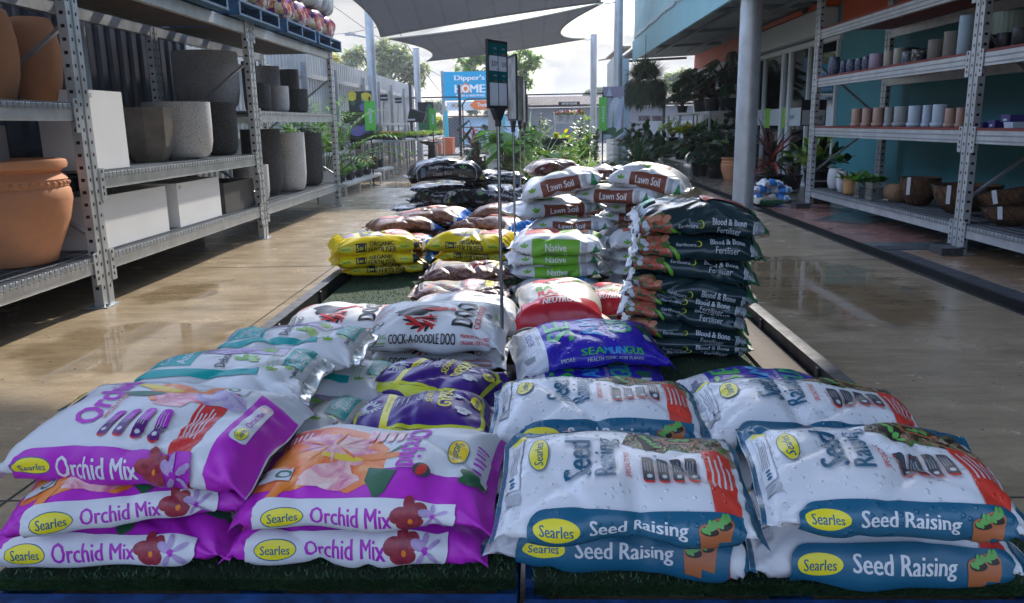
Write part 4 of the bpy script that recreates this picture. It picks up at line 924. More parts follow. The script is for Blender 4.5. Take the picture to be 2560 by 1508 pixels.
def price_sign(px, Y, ztop, zbot, w, ang, label, back=False, printed=True):
    b = aty(px, 690, Y); t = thing('price_sign', label, 'price sign', (b.x, Y, Z0), 0, 'price signs on chrome poles')
    h = ztop - zbot; a = R(ang); rt = Vector((math.cos(a), math.sin(a), 0)); nr = Vector((math.sin(a), -math.cos(a), 0)); up = Vector((0,0,1))
    m = MB(); m.tube([(0,0,.012),(0,0,zbot-Z0-.05)], .0065, chrome, 12); m.build('pole', t)
    m = MB(); m.lathe([(.11,0),(.11,.006),(.03,.012),(.012,.016)], blkpl, 24); m.build('base_plate', t)
    m = MB(); m.tube([(0,0,zbot-Z0-.062),(0,0,zbot-Z0-.02)], .011, blkpl, 12); c = Vector((0,0,zbot-Z0-.02))
    m.prism([c-rt*.013-nr*.009-up*.02, c+rt*.013-nr*.009-up*.02, c+rt*.042-nr*.009+up*.0195, c-rt*.042-nr*.009+up*.0195], nr*.018, blkpl); m.build('clamp', t)
    o = Vector((0,0,zbot-Z0)); e = .0075
    m = MB()
    def slab(x0, z0, x1, z1, d0, d1, mt):
        p = [o + rt*x + up*z + nr*d0 for x, z in ((x0,z0),(x1,z0),(x1,z1),(x0,z1))]; m.prism(p, nr*(d1-d0), mt)
    slab(-w/2, 0, -w/2+e, h, -.006, .006, blkpl); slab(w/2-e, 0, w/2, h, -.006, .006, blkpl); slab(-w/2+e, 0, w/2-e, e*1.4, -.006, .006, blkpl); slab(-w/2+e, h-e*1.6, w/2-e, h, -.006, .006, blkpl)
    bevel(m.build('frame', t), .003)
    m = MB(); iw = w-2*e; ih = h - 3*e
    slab(-iw/2, e*1.4, iw/2, h-e*1.6, -.004, .004, sheet_m if printed else plast)
    if printed:
        z0 = e*1.4
        for f0, f1 in ((.80,1.),(.37,.56)): slab(-iw/2, z0+ih*f0, iw/2, z0+ih*f1, .0042, .005, tealp)
        slab(-.0012, z0, .0012, z0+ih, .0044, .0056, txtdark)
        s = m; bo = o - up*0
        put_text(s, "$20", bo + rt*(-iw*.40) + up*(z0+ih*.62) + nr*.006, rt, up, iw*.27, ih*.10, txtdark, .0); put_text(s, "00", bo + rt*(-iw*.12) + up*(z0+ih*.665) + nr*.006, rt, up, iw*.09, ih*.05, txtdark, .0)
        put_text(s, "$18", bo + rt*(iw*.20) + up*(z0+ih*.62) + nr*.006, rt, up, iw*.2, ih*.09, txtdark, .0); put_text(s, "each", bo + rt*(-iw*.14) + up*(z0+ih*.585) + nr*.006, rt, up, iw*.1, ih*.018, txtdark, .02)
        for fx in (-.3, .18):
            for fz in (.86, .43):
                put_text(s, "BAG", bo + rt*(iw*fx) + up*(z0+ih*(fz+.04)) + nr*.0065, rt, up, iw*.16, ih*.03, sheet_m, .03); put_text(s, "SAVE", bo + rt*(iw*fx) + up*(z0+ih*(fz-.045)) + nr*.0065, rt, up, iw*.17, ih*.025, M('sheet_orange_ink', (.75,.18,.03), .4), .04)
    m.build('price_sheet', t)
    return t
price_sign(1253, 2.92, 1.385, 1.152, .140, 63, 'nearest price sign, in a black frame with teal bands and twenty dollar print')
price_sign(1289, 4.55, 1.465, 1.115, .21, -76, 'price sign with a crinkled plastic sleeve, second along the bags', printed=False)
price_sign(1305, 6.2, 1.45, 1.12, .21, 78, 'price sign edge on behind the crinkled one', printed=False)
price_sign(1316, 7.45, 1.47, 1.10, .21, -80, 'farthest price sign, a thin sliver against the chain link fence', printed=False)
# ------------------------------------------------------------------ ground
def ground_material(name, base, dark, puddles=(), wet=.35, sc=.5):
    m = bpy.data.materials.new(name); m.use_nodes = True; t = m.node_tree; n = t.nodes; l = t.links; b = n['Principled BSDF']
    co = n.new('ShaderNodeTexCoord')
    def noise(s, d=6, r=.6):
        q = n.new('ShaderNodeTexNoise'); q.inputs['Scale'].default_value = s; q.inputs['Detail'].default_value = d; q.inputs['Roughness'].default_value = r; l.new(co.outputs['Object'], q.inputs['Vector']); return q
    big = noise(sc, 5, .55); mid = noise(3.2, 6); fine = noise(90, 3)
    rp = n.new('ShaderNodeValToRGB'); rp.color_ramp.elements[0].position = .3; rp.color_ramp.elements[1].position = .7
    rp.color_ramp.elements[0].color = (*dark, 1); rp.color_ramp.elements[1].color = (*base, 1); l.new(mid.outputs['Fac'], rp.inputs['Fac'])
    def mm(op, a, c):
        q = n.new('ShaderNodeMath'); q.operation = op
        for i, v in enumerate((a, c)):
            if isinstance(v, (int, float)): q.inputs[i].default_value = v
            else: l.new(v, q.inputs[i])
        return q.outputs[0]
    sep = n.new('ShaderNodeSeparateXYZ'); l.new(co.outputs['Object'], sep.inputs[0])
    mask = mm('MULTIPLY', mm('SUBTRACT', big.outputs['Fac'], .5), wet*8)
    for (cx, cy, rx, ry) in puddles:
        dx = mm('DIVIDE', mm('SUBTRACT', sep.outputs[0], cx), rx); dy = mm('DIVIDE', mm('SUBTRACT', sep.outputs[1], cy), ry)
        d = mm('SQRT', mm('ADD', mm('MULTIPLY', dx, dx), mm('MULTIPLY', dy, dy)), 0)
        d = mm('ADD', d, mm('MULTIPLY', mm('SUBTRACT', mid.outputs['Fac'], .5), .9))
        mask = mm('MAXIMUM', mask, mm('MULTIPLY', mm('SUBTRACT', 1.0, d), 6.0))
    cl = n.new('ShaderNodeClamp'); l.new(mask, cl.inputs[0]); wetf = cl.outputs[0]
    mx = n.new('ShaderNodeMix'); mx.data_type = 'RGBA'; mx.blend_type = 'MULTIPLY'; mx.inputs[7].default_value = (.70, .67, .62, 1)
    l.new(wetf, mx.inputs[0]); l.new(rp.outputs['Color'], mx.inputs[6])
    st = n.new('ShaderNodeMapping'); st.inputs['Scale'].default_value = (.9, 3.5, 1); st.inputs['Rotation'].default_value = (0,0,.35); l.new(co.outputs['Object'], st.inputs[0])
    sn = n.new('ShaderNodeTexNoise'); sn.inputs['Scale'].default_value = 2.2; sn.inputs['Detail'].default_value = 8; sn.inputs['Roughness'].default_value = .7; l.new(st.outputs[0], sn.inputs['Vector'])
    sr = n.new('ShaderNodeMapRange'); sr.inputs[1].default_value = .35; sr.inputs[2].default_value = .62; sr.inputs[3].default_value = .72; sr.inputs[4].default_value = 1.08; l.new(sn.outputs['Fac'], sr.inputs[0])
    m0 = n.new('ShaderNodeVectorMath'); m0.operation = 'SCALE'; l.new(mx.outputs[2], m0.inputs[0]); l.new(sr.outputs[0], m0.inputs['Scale'])
    gv_ = n.new('ShaderNodeTexVoronoi'); gv_.inputs['Scale'].default_value = 9.; l.new(co.outputs['Object'], gv_.inputs['Vector'])
    gs = n.new('ShaderNodeMapRange'); gs.inputs[1].default_value = .05; gs.inputs[2].default_value = .09; gs.inputs[3].default_value = .45; gs.inputs[4].default_value = 1.; l.new(gv_.outputs['Distance'], gs.inputs[0])
    m1 = n.new('ShaderNodeVectorMath'); m1.operation = 'SCALE'; l.new(m0.outputs[0], m1.inputs[0]); l.new(gs.outputs[0], m1.inputs['Scale'])
    m2 = n.new('ShaderNodeMix'); m2.data_type = 'RGBA'; m2.blend_type = 'MULTIPLY'; m2.inputs[0].default_value = .35
    l.new(m1.outputs[0], m2.inputs[6]); l.new(fine.outputs['Fac'], m2.inputs[7]); l.new(m2.outputs[2], b.inputs['Base Color'])
    rr = n.new('ShaderNodeMapRange'); rr.inputs[3].default_value = .25; rr.inputs[4].default_value = .04; l.new(wetf, rr.inputs[0])
    l.new(mm('ADD', rr.outputs[0], mm('MULTIPLY', mm('SUBTRACT', mid.outputs['Fac'], .5), .25)), b.inputs['Roughness'])
    bp = n.new('ShaderNodeBump'); bp.inputs['Distance'].default_value = .002
    l.new(mm('SUBTRACT', .35, mm('MULTIPLY', wetf, .33)), bp.inputs['Strength']); l.new(fine.outputs['Fac'], bp.inputs['Height']); l.new(bp.outputs['Normal'], b.inputs['Normal'])
    return m
def sheet(name, pts, z, m, kind='structure'):
    mb = MB(); mb.poly([(x,y,z) for x, y in pts], m); return tag(mb.build(name), kind=kind)
sheet('ground', [(-200,-60),(200,-60),(200,400),(-200,400)], 0, M('road_asphalt', (.16,.155,.15), .8, var=(.8, .7)))
concrete = ground_material('damp_concrete', (.54,.43,.29), (.42,.325,.21), [(1.9,5.3,.62,1.25), (-2.1,4.0,.55,.6), (2.0,8.2,.35,.7), (-2.45,5.3,.3,.35), (-1.6,15.2,1.3,1.0),(-1.4,12.6,.8,.35),(2.3,14.5,.5,3.)], .16)
sheet('concrete_floor', [(-4.38,-4),(2.72,-4),(2.72,28.2),(-4.38,28.2)], .004, concrete)
pave_t = ground_material('tan_paint_paving', (.50,.32,.18), (.40,.25,.14), (), .06)
pave_p = ground_material('pink_paint_paving', (.52,.27,.22), (.42,.21,.17), (), .06)
pave_g = ground_material('grey_green_paving', (.22,.26,.25), (.16,.19,.19), (), .06)
mb = MB(); jm = M('saw_cut_joint', (.05,.045,.04), .9)
for y in (2.2, 6.3, 10.4, 14.5, 18.6, 22.7): mb.box((-4.37,y,.0042),(2.71,y+.008,.0056), jm)
mb.box((-1.62,-4,.0057),(-1.612,28.1,.0066), jm); tag(mb.build('floor_joint'), kind='structure')
sheet('tan_paving', [(2.9,-4),(4.5,-4),(4.5,6.72),(2.9,6.72)], .004, pave_t)
sheet('pink_paving', [(2.9,7.2),(4.5,7.2),(4.5,10.6),(2.9,10.6)], .004, pave_p)
sheet('shop_paving', [(2.9,10.6),(4.5,10.6),(4.5,28.2),(2.9,28.2)], .004, ground_material('grey_paving', (.27,.24,.20), (.2,.18,.15), (), .15))
sheet('paving_band', [(2.9,6.72),(4.5,6.72),(4.5,7.2),(2.9,7.2)], .004, pave_g)
sheet('paving_diamond', [(3.05,8.9),(3.45,8.45),(4.1,8.9),(3.6,9.5)], .008, pave_g)
mb = MB(); slate = M('slate_brick_paving', (.085,.09,.105), .6, var=(9., .6))
for i in range(12): mb.box((2.93+.131*i, 6.77, .0), (2.93+.131*i+.122, 6.97, .0095), slate)
for i in range(40): mb.box((2.92, 6.72-.206*(i+1), .0), (3.05, 6.72-.206*i-.008, .0095), slate)
tag(mb.build('paving_brick_edge'), kind='structure')
mb = MB(); gr = M('drain_grate_iron', (.07,.07,.07), .5, .8, var=(20., .5)); pit = M('drain_pit', (.01,.01,.01), .9)
mb.box((2.72,-4,-.06),(2.9,28.2,.0035), pit); mb.box((2.72,-4,.0036),(2.74,28.2,.012), gr); mb.box((2.88,-4,.0036),(2.9,28.2,.012), gr)
for i in range(700): mb.box((2.741, 1.5+.028*i, .0036), (2.879, 1.5+.028*i+.014, .010), gr)
tag(mb.build('floor_drain'), kind='structure')
lf = M('dry_leaf', (.22,.12,.05), .8); g = random.Random(8); mb = MB()
p = atz(2078, 575, .012); mb.add([(p.x-.05,p.y,.014),(p.x,p.y-.018,.024),(p.x+.055,p.y+.012,.016),(p.x,p.y+.02,.03)], [(0,1,2),(0,2,3)], lf)
tag(mb.build('fallen_leaf'), 'curled dry leaf on the pink paving by the drain', 'leaf')

# ------------------------------------------------------------------ galvanised things
galv = M('galvanised_steel', (.60,.63,.66), .38, .5, var=(7., .75), bump=(60., .08, .001)); galvd = M('galvanised_dull', (.34,.365,.40), .45, .45, var=(6., .7))
slot = M('slot_hole', (.015,.015,.018), .9); zinc = M('zincalume_sheet', (.50,.515,.53), .42, .45, var=(2.5, .8)); darksheet = M('dark_corrugated_sheet', (.075,.08,.105), .35, .3, var=(3., .7))
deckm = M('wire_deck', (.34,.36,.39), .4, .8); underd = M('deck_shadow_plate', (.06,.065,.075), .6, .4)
def corrugated(name, p, q, z0, z1, m, label=None, cat=None, pitch=.19, depth=.03, kind=None, extra=None, parent=None):
    """steel sheet with trapezoid ribs between plan points p and q"""
    p = Vector((*p,0)); q = Vector((*q,0)); d = (q-p); L = d.length; d.normalize(); nrm = Vector((d.y,-d.x,0)); mb = MB(); n = int(L/pitch); vs = []
    for i in range(n):
        s0 = L*i/n; w = L/n
        for f, o in ((0,0),(.22,0),(.32,1),(.68,1),(.78,0)): vs.append((s0+f*w, o*depth))
    vs.append((L, 0)); pts = [p + d*a + nrm*b for a, b in vs]; k = len(pts)
    V = [(v.x,v.y,z0) for v in pts] + [(v.x,v.y,z1) for v in pts]; bk = [(v.x-nrm.x*.004, v.y-nrm.y*.004, z) for z in (z0,z1) for v in pts]
    mb.add(V, [(i,i+1,k+i+1,k+i) for i in range(k-1)], m); mb.add(bk, [(i+1,i,k+i,k+i+1) for i in range(k-1)], m)
    o = mb.build(name, parent)
    if label: tag(o, label, cat)
    if kind: o['kind'] = kind
    return o
# left boundary fence and the dark wall behind the racks
fence = corrugated('metal_fence', (-4.4,30.2), (-4.4,9.0), 0, 2.5, zinc, 'tall silver corrugated fence running along the left side', 'fence')
for z in (2.02, .95, .12): mb = MB(); mb.box((-4.36,9.02,z), (-4.31,30.18,z+.09), zinc); mb.build('rail', fence)
for y in (12.5, 15.3, 17.7, 20.6, 22.6, 24.6, 27.0, 29.9):
    mb = MB(); mb.box((-4.305,y,0), (-4.22,y+.085,2.28), galvd); mb.build('post', fence)
dw = corrugated('shed_wall', (-3.95,9.4), (-3.95,-1.0), 0, 2.72, darksheet, 'dark corrugated shed wall behind the left storage racks', 'wall', .2, .028)
for z in (.95, 1.25, 2.3): mb = MB(); mb.box((-3.92,-1,z), (-3.87,9.4,z+.07), M('dark_girt', (.035,.037,.045), .5, .3)); mb.build('girt', dw)
# racks
def upright(mb, x, y, h, sx, wd=.135, dp=.058, m=None):
    """folded upright: the slotted face points along sx"""
    m = m or galv
    mb.box((x-.5*dp, y-.5*wd, .012), (x+.5*dp, y+.5*wd, h), m)
    xf = x + sx*.5*dp; z = .12
    mb.box((min(xf, xf+sx*.004), y-.006, .0125), (max(xf, xf+sx*.004), y+.006, h-.001), galvd)
    while z < h-.05:
        for dy in (-.036, .036):
            mb.box((min(xf, xf+sx*.0015), y+dy-.007, z), (max(xf, xf+sx*.0015), y+dy+.007, z+.021), slot)
        mb.box((x-.012, y-.5*wd-.0012, z), (x+.012, y-.5*wd, z+.02), slot)
        z += .075
def rack(name, label, x_f, x_b, posts, levels, htop, deckkind, feet=None):
    """posts: list of Y; levels: per bay a list of (z of the beam's top, deck kind)"""
    t = thing(name, label, 'storage rack', (0,0,0), 0, 'steel storage racks'); s = 1 if x_f > x_b else -1
    for y in posts:
        for x in (x_f, x_b):
            mb = MB(); upright(mb, x - s*.029 if x == x_f else x + s*.029, y, htop, s); up = mb.build('upright', t); bevel(up, .004)
            if x == x_f:
                mb = MB(); mb.box((x-s*.045-.075, y-.09, 0.0045), (x-s*.045+.075, y+.09, .0115), galv); mb.tube([(x+s*.015,y-.055,.011),(x+s*.015,y-.055,.03)], .009, galvd, 6); mb.build('foot_plate', t)
        mb = MB(); xa, xb = x_f - s*.06, x_b + s*.06; zs = [.35, 1.0, 1.05, 1.75] 
        
        for q0, q1 in (((xa,y,.45),(xb,y,1.05)), ((xb,y,1.08),(xa,y,1.72)), ((xa,y,.33),(xb,y,.33))): mb = MB(); mb.bar(q0, q1, .035, .02, galvd); mb.build('brace', t)
    for bi, lv in enumerate(levels):
        y0, y1 = posts[bi]+.0685, posts[bi+1]-.0685
        for z, kind in lv:
            bh = .10
            for x in (x_f, x_b):
                xx = x - s*.03 if x == x_f else x + s*.03
                mb = MB(); mb.box((xx-.025,y0,z-bh), (xx+.025,y1,z), galv)
                if kind == 'board' and x == x_f:
                    for dz in (.03, .07): mb.box((min(xx+s*.025, xx+s*.029), y0+.001, z-dz-.012), (max(xx+s*.025, xx+s*.029), y1-.001, z-dz), galvd)
                b = mb.build('beam', t); bevel(b, .004)
                if x == x_f:
                    for yy in (y0-.0005, y1-.0545): 
                        mb = MB(); mb.box((min(x, x+s*.006), yy, z-.17), (max(x, x+s*.006), yy+.055, z+.03), galv)
                        for dz in (.0,-.05,-.1,-.14): mb.box((min(x+s*.006,x+s*.0075), yy+.02, z+dz), (max(x+s*.006,x+s*.0075), yy+.034, z+dz+.02), slot)
                        mb.build('beam_connector', t)
            a, b = sorted((x_f - s*.002, x_b + s*.06))
            mb = MB()
            if kind == 'board': mb.box((a,y0+.002,z+.0005), (b,y1-.002,z+.020), M('red_edged_particle_board', (.24,.045,.035), .6, var=(30., .8)))
            elif kind == 'open': mb.box((a+.05,y0+.002,z-.02), (b-.05,y1-.002,z-.012), M('weathered_plank', (.13,.095,.07)))
            elif kind == 'wire':
                a2, b2 = a + (.06 if s < 0 else .0), b - (.06 if s > 0 else 0)
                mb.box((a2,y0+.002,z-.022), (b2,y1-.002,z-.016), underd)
                k = int((y1-y0)/.05)
                for i in range(k+1):
                    y = y0 + .01 + (y1-y0-.02)*i/k; mb.box((a,y-.003,z+.001), (b,y+.003,z+.007), deckm)
                    mb.box((min(x_f, x_f+s*.006), y-.003, z-.035), (max(x_f, x_f+s*.006), y+.003, z+.007), deckm)
                for f in range(9):
                    x = a + (b-a)*(f+.3)/9; mb.box((x-.003,y0+.002,z+.0072), (x+.003,y1-.002,z+.0125), deckm)
                mb.box((min(x_f+s*.0062,x_f+s*.011), y0+.06, z-.028), (max(x_f+s*.0062,x_f+s*.011), y1-.06, z-.022), deckm)
            mb.build('shelf', t)
    return t
LX = -2.73
lr = rack('storage_rack', 'long galvanised rack on the left, holding planters and stacked pallets', LX, -3.72, [1.85, 4.93, 8.02, 11.22], [[(.33,'wire'),(1.26,'wire'),(2.08,'open')], [(.33,'wire'),(.84,'wire'),(2.08,'open')], [(.33,'wire'),(1.26,'wire'),(2.08,'open')]], 2.14, 'wire')
RX = 3.42
rr_ = rack('storage_rack', 'galvanised rack on the right with red edged boards, against the teal wall', RX, 4.32, [2.9, 6.55, 10.2], [[(.245,'wire'),(.985,'board'),(1.565,'board'),(2.12,'board')], [(.245,'wire'),(.985,'board'),(1.565,'board'),(2.12,'board')]], 3.2, 'board')
shm = M('dark_packer', (.06,.06,.07), .6)
for y in (6.55, 10.2):
    mb = MB()
    for i in range(3): mb.box((RX-.16+.06*i, y-.10, .0046), (RX-.105+.06*i, y+.10, .055), shm)
    mb.box((RX-.16, y-.105, .0552), (RX+.03, y+.105, .0625), shm); mb.build('packer', rr_)

# ------------------------------------------------------------------ pots
terrac = M('terracotta', (.72,.32,.16), .75, var=(4., .78), bump=(70., .15, .002)); terrad = M('terracotta_worn', (.54,.25,.12), .8, var=(3., .7))
def speck(name, base, sp, amt=.62, sc=160.):
    m = bpy.data.materials.new(name); m.use_nodes = True; t = m.node_tree; n = t.nodes; l = t.links; b = n['Principled BSDF']; b.inputs['Roughness'].default_value = .75
    co = n.new('ShaderNodeTexCoord'); q = n.new('ShaderNodeTexNoise'); q.inputs['Scale'].default_value = sc; q.inputs['Detail'].default_value = 2; l.new(co.outputs['Object'], q.inputs['Vector'])
    rp = n.new('ShaderNodeValToRGB'); rp.color_ramp.elements[0].position = amt-.03; rp.color_ramp.elements[1].position = amt+.05; rp.color_ramp.elements[0].color = (*base,1); rp.color_ramp.elements[1].color = (*sp,1)
    q2 = n.new('ShaderNodeTexNoise'); q2.inputs['Scale'].default_value = 3; l.new(co.outputs['Object'], q2.inputs['Vector']); mx = n.new('ShaderNodeMix'); mx.data_type = 'RGBA'; mx.blend_type = 'MULTIPLY'; mx.inputs[0].default_value = .5
    l.new(q.outputs['Fac'], rp.inputs['Fac']); l.new(rp.outputs['Color'], mx.inputs[6]); l.new(q2.outputs['Fac'], mx.inputs[7]); l.new(mx.outputs[2], b.inputs['Base Color'])
    bp = n.new('ShaderNodeBump'); bp.inputs['Strength'].default_value = .5; bp.inputs['Distance'].default_value = .004; l.new(q.outputs['Fac'], bp.inputs['Height']); l.new(bp.outputs['Normal'], b.inputs['Normal']); return m
sp_light = speck('pale_terrazzo', (.72,.72,.73), (.42,.41,.40), .56, 110.); sp_dark = speck('black_terrazzo', (.045,.047,.052), (.26,.27,.29), .64, 110.); sp_grey = speck('grey_terrazzo', (.43,.42,.42), (.26,.25,.25), .56, 100.)
brownst = M('brown_stone', (.20,.175,.15), .8, var=(7., .6), bump=(50., .4, .004)); whitebox = M('white_fibrecement', (.80,.81,.83), .65, var=(3., .95), bump=(40., .08, .001)); darkbox = M('charcoal_fibrecement', (.075,.07,.068), .75, var=(6., .7)); greyw = M('pale_lilac_glaze', (.50,.48,.50), .6, var=(3., .9))
def fit(x0, x1, yb, yt, X):
    """where a thing seen between pixels x0..x1, yt..yb stands on the plane X, with its width and height"""
    p = atx((x0+x1)/2, yb, X); d = (p - Vector((0,0,CAMH))).dot(_f); return p, (x1-x0)*d/FPX, (yb-yt)*d/FPX
POTP = {
 'egg': [(.55,0),(.78,.08),(.95,.28),(1,.5),(.97,.72),(.86,.93),(.80,1.0),(.74,1.0),(.80,.9),(.86,.7)],
 'cup': [(.55,0),(.78,.03),(.92,.12),(.985,.3),(1,.6),(1,1),(.93,1),(.92,.9),(.92,.6)],
 'bowl': [(.62,0),(.66,.02),(.93,.26),(.95,.3),(1,1),(.93,1),(.9,.9),(.88,.5)],
 'drum': [(.82,0),(.9,.02),(.96,.15),(1,.5),(.98,.97),(.96,1),(.88,1),(.88,.8)],
 'cyl': [(.97,0),(1,.015),(1,.985),(.985,1),(.9,1),(.89,.9),(.89,.5)],
 'jar': [(.62,0),(.70,.04),(.92,.28),(1,.5),(.97,.68),(.86,.88),(.74,.985),(.68,1),(.60,.98),(.62,.9)],
 'urn': [(.62,0),(.66,.02),(.72,.12),(.93,.42),(1,.62),(.985,.71),(.955,.735),(.97,.745),(.955,.80),(.965,.81),(.925,.84),(.86,.875),(.90,.90),(.965,.915),(.985,.95),(.97,.99),(.93,1.),(.82,1.),(.80,.96),(.83,.88),(.9,.6)]}
def pot(kind, mat, loc, r, h, label, group, name='plant_pot', cat='pot', n=40, ribs=0, parent=None):
    mb = MB(); mb.lathe([(a*r, b*h) for a, b in POTP[kind]], mat, n if not ribs else ribs*4, wob=(lambda t, z: 1 + .018*math.sin(ribs*t)) if ribs else None)
    if kind in ('cup','egg','cyl','drum','bowl','urn','jar'): mb.lathe([(0.0005,h*.55),(POTP[kind][-1][0]*r*.98,h*.55)], M('dark_pot_inside', (.02,.02,.02), .9), 20)
    o = mb.build(name, parent, 30 if n == 8 else 50); o.location = loc
    if n == 8: o.rotation_euler = (0,0,R(22.5))
    if label: tag(o, label, cat, group)
    return o
def boxpot(mat, a, b, label, group, wall=.018, cat='planter'):
    """square planter between opposite corners a and b"""
    x0, x1 = sorted((a[0],b[0])); y0, y1 = sorted((a[1],b[1])); z0, z1 = a[2], b[2]; mb = MB(); w = wall
    o4 = [(x0,y0),(x1,y0),(x1,y1),(x0,y1)]; i4 = [(x0+w,y0+w),(x1-w,y0+w),(x1-w,y1-w),(x0+w,y1-w)]; zi = z1 - (z1-z0)*.35
    V = [(x,y,z0) for x, y in o4] + [(x,y,z1) for x, y in o4] + [(x,y,z1) for x, y in i4] + [(x,y,zi) for x, y in i4]
    F = [(3,2,1,0)] + [(i,(i+1)%4,4+(i+1)%4,4+i) for i in range(4)] + [(4+i,4+(i+1)%4,8+(i+1)%4,8+i) for i in range(4)] + [(8+i,8+(i+1)%4,12+(i+1)%4,12+i) for i in range(4)]
    c = Vector(((x0+x1)/2,(y0+y1)/2,z0)); mb.add([Vector(v)-c for v in V], F, mat); mb.add([Vector(V[i])-c for i in range(12,16)], [(0,1,2,3)], M('dark_pot_inside', (.02,.02,.02), .9))
    if mat is whitebox and z1 > .3: mb.box((x1-c.x+.0003, y0-c.y+.03, z1-c.z-.045), (x1-c.x+.0012, y0-c.y+.075, z1-c.z-.02), M('grey_pot_sticker', (.45,.46,.48), .5))
    o = mb.build('planter_box'); o.location = c; bevel(o, .006, 3); return tag(o, label, cat, group)
def pot_px(kind, mat, x0, x1, yb, yt, X, z, label, group, **kw):
    p, w, h = fit(x0, x1, yb, yt, X); return pot(kind, mat, (X, p.y, z), w/2, h, label, group, **kw)
GL = 'pots on the left rack'; zs1, zs2, zb = 1.273, .853, .343
pot_px('jar', terrad, -72, 54, 236, 17, -3.02, zs1, 'tall terracotta jar cut off by the left edge of the picture', GL)
pot_px('jar', terrad, 40, 161, 240, 37, -3.08, zs1, 'tall terracotta jar standing next to the first rack post', GL)
u = pot_px('urn', terrac, -110, 192, 706, 452, -3.08, zb, 'huge terracotta pot with rolled rim and beaded band, bottom shelf', GL, n=64)
mb = MB(); p, w, h = fit(-110, 192, 706, 452, -3.08)
for i in range(44):
    t = 2*math.pi*i/44; rr = w/2*.955; c = Vector((rr*math.cos(t), rr*math.sin(t), h*.772)); mb.lathe([(.0,-.014),(.011,-.009),(.0145,0),(.011,.009),(.0,.014)], terrac, 8, Matrix.Translation(c))
mb.build('beaded_band', u)
boxpot(greyw, (-3.15, 3.3, .79), (-3.62, 4.8, 1.14), 'wide pale box planter on the shelf behind the terracotta pot', GL)
mb = MB(); mb.box((-3.66,1.9,.74),(-3.12,4.88,.785), M('dark_girt', (.035,.037,.045))); mb.build('ledge', lr)
a = atx(236, 420, -2.80); b = atx(324, 408, -2.80); boxpot(whitebox, (-2.80,a.y,zs2), (-3.12,b.y,zs2+.50), 'tall white square planter beside the first post', GL)
pot_px('bowl', brownst, 310, 438, 405, 273, -3.05, zs2, 'brown stone bowl between the white planter and pale pot', GL, n=8)
pot_px('cup', sp_light, 374, 533, 393, 256, -3.02, zs2, 'pale speckled tub in the middle of the second shelf', GL)
pot_px('cup', sp_dark, 512, 598, 386, 259, -3.0, zs2, 'black speckled tub beside the second post', GL)
pot_px('cup', sp_grey, 445, 600, 259, 118, -3.42, zs2+.43, 'enormous grey speckled tub raised behind the smaller tubs', GL)
pot_px('cup', sp_dark, 455, 560, 380, 262, -3.42, zs2, 'dark tub at the back carrying the enormous grey one', GL)
for (x0, x1, yb, yt, lab, mt) in ((262, 429, 645, 474, 'long white trough nearest the first post, bottom shelf', whitebox), (454, 557, 587, 446, 'white trough in the middle of the bottom shelf', whitebox), (566, 640, 541, 456, 'charcoal trough by the second post, bottom shelf', darkbox)):
    a = atx(x0, yb, -2.80); b = atx(x1, yb - (30 if mt is whitebox else 12), -2.80); d = (a-Vector((0,0,CAMH))).dot(_f); boxpot(mt, (-2.80,a.y,zb), (-3.22,b.y,zb+ (yb-yt)*.5*d/FPX + .12), lab, GL)
for (x0,x1,yb,yt,X,z,m,lab) in ((592,677,515,424,-2.95,zb,sp_light,'small pale speckled tub behind the second post'), (618,712,510,350,-3.12,zb,sp_dark,'tall black speckled tub left of the pale tall one'), (690,770,488,346,-2.98,zb,sp_light,'tall pale speckled tub on the far bottom shelf'), (742,812,471,344,-3.0,zb,sp_dark,'tall black speckled tub beside the last post'),
    (620,679,269,201,-2.95,zs1,sp_dark,'black textured pot at the front of the eye level shelf'), (677,724,269,206,-2.95,zs1,sp_light,'pale textured pot at the front of the eye level shelf'), (722,771,271,213,-2.95,zs1,sp_dark,'black textured pot nearest the palm at the front'),
    (612,648,266,142,-3.35,zs1,sp_dark,'tall black pot in the back row of the eye level shelf'), (645,704,267,153,-3.35,zs1,sp_grey,'tall grey pot in the back row of the eye level shelf'), (703,752,268,160,-3.35,zs1,sp_dark,'tall black pot in the back row nearest the palm')):
    pot_px('cup', m, x0, x1, yb, yt, X, z, lab, GL)
p = atz(818, 512, .005); boxpot(whitebox, (p.x-.12, p.y, .005), (p.x+.13, p.y+.3, .47), 'white planter standing on the floor at the end of the left rack', 'pots on the left rack')
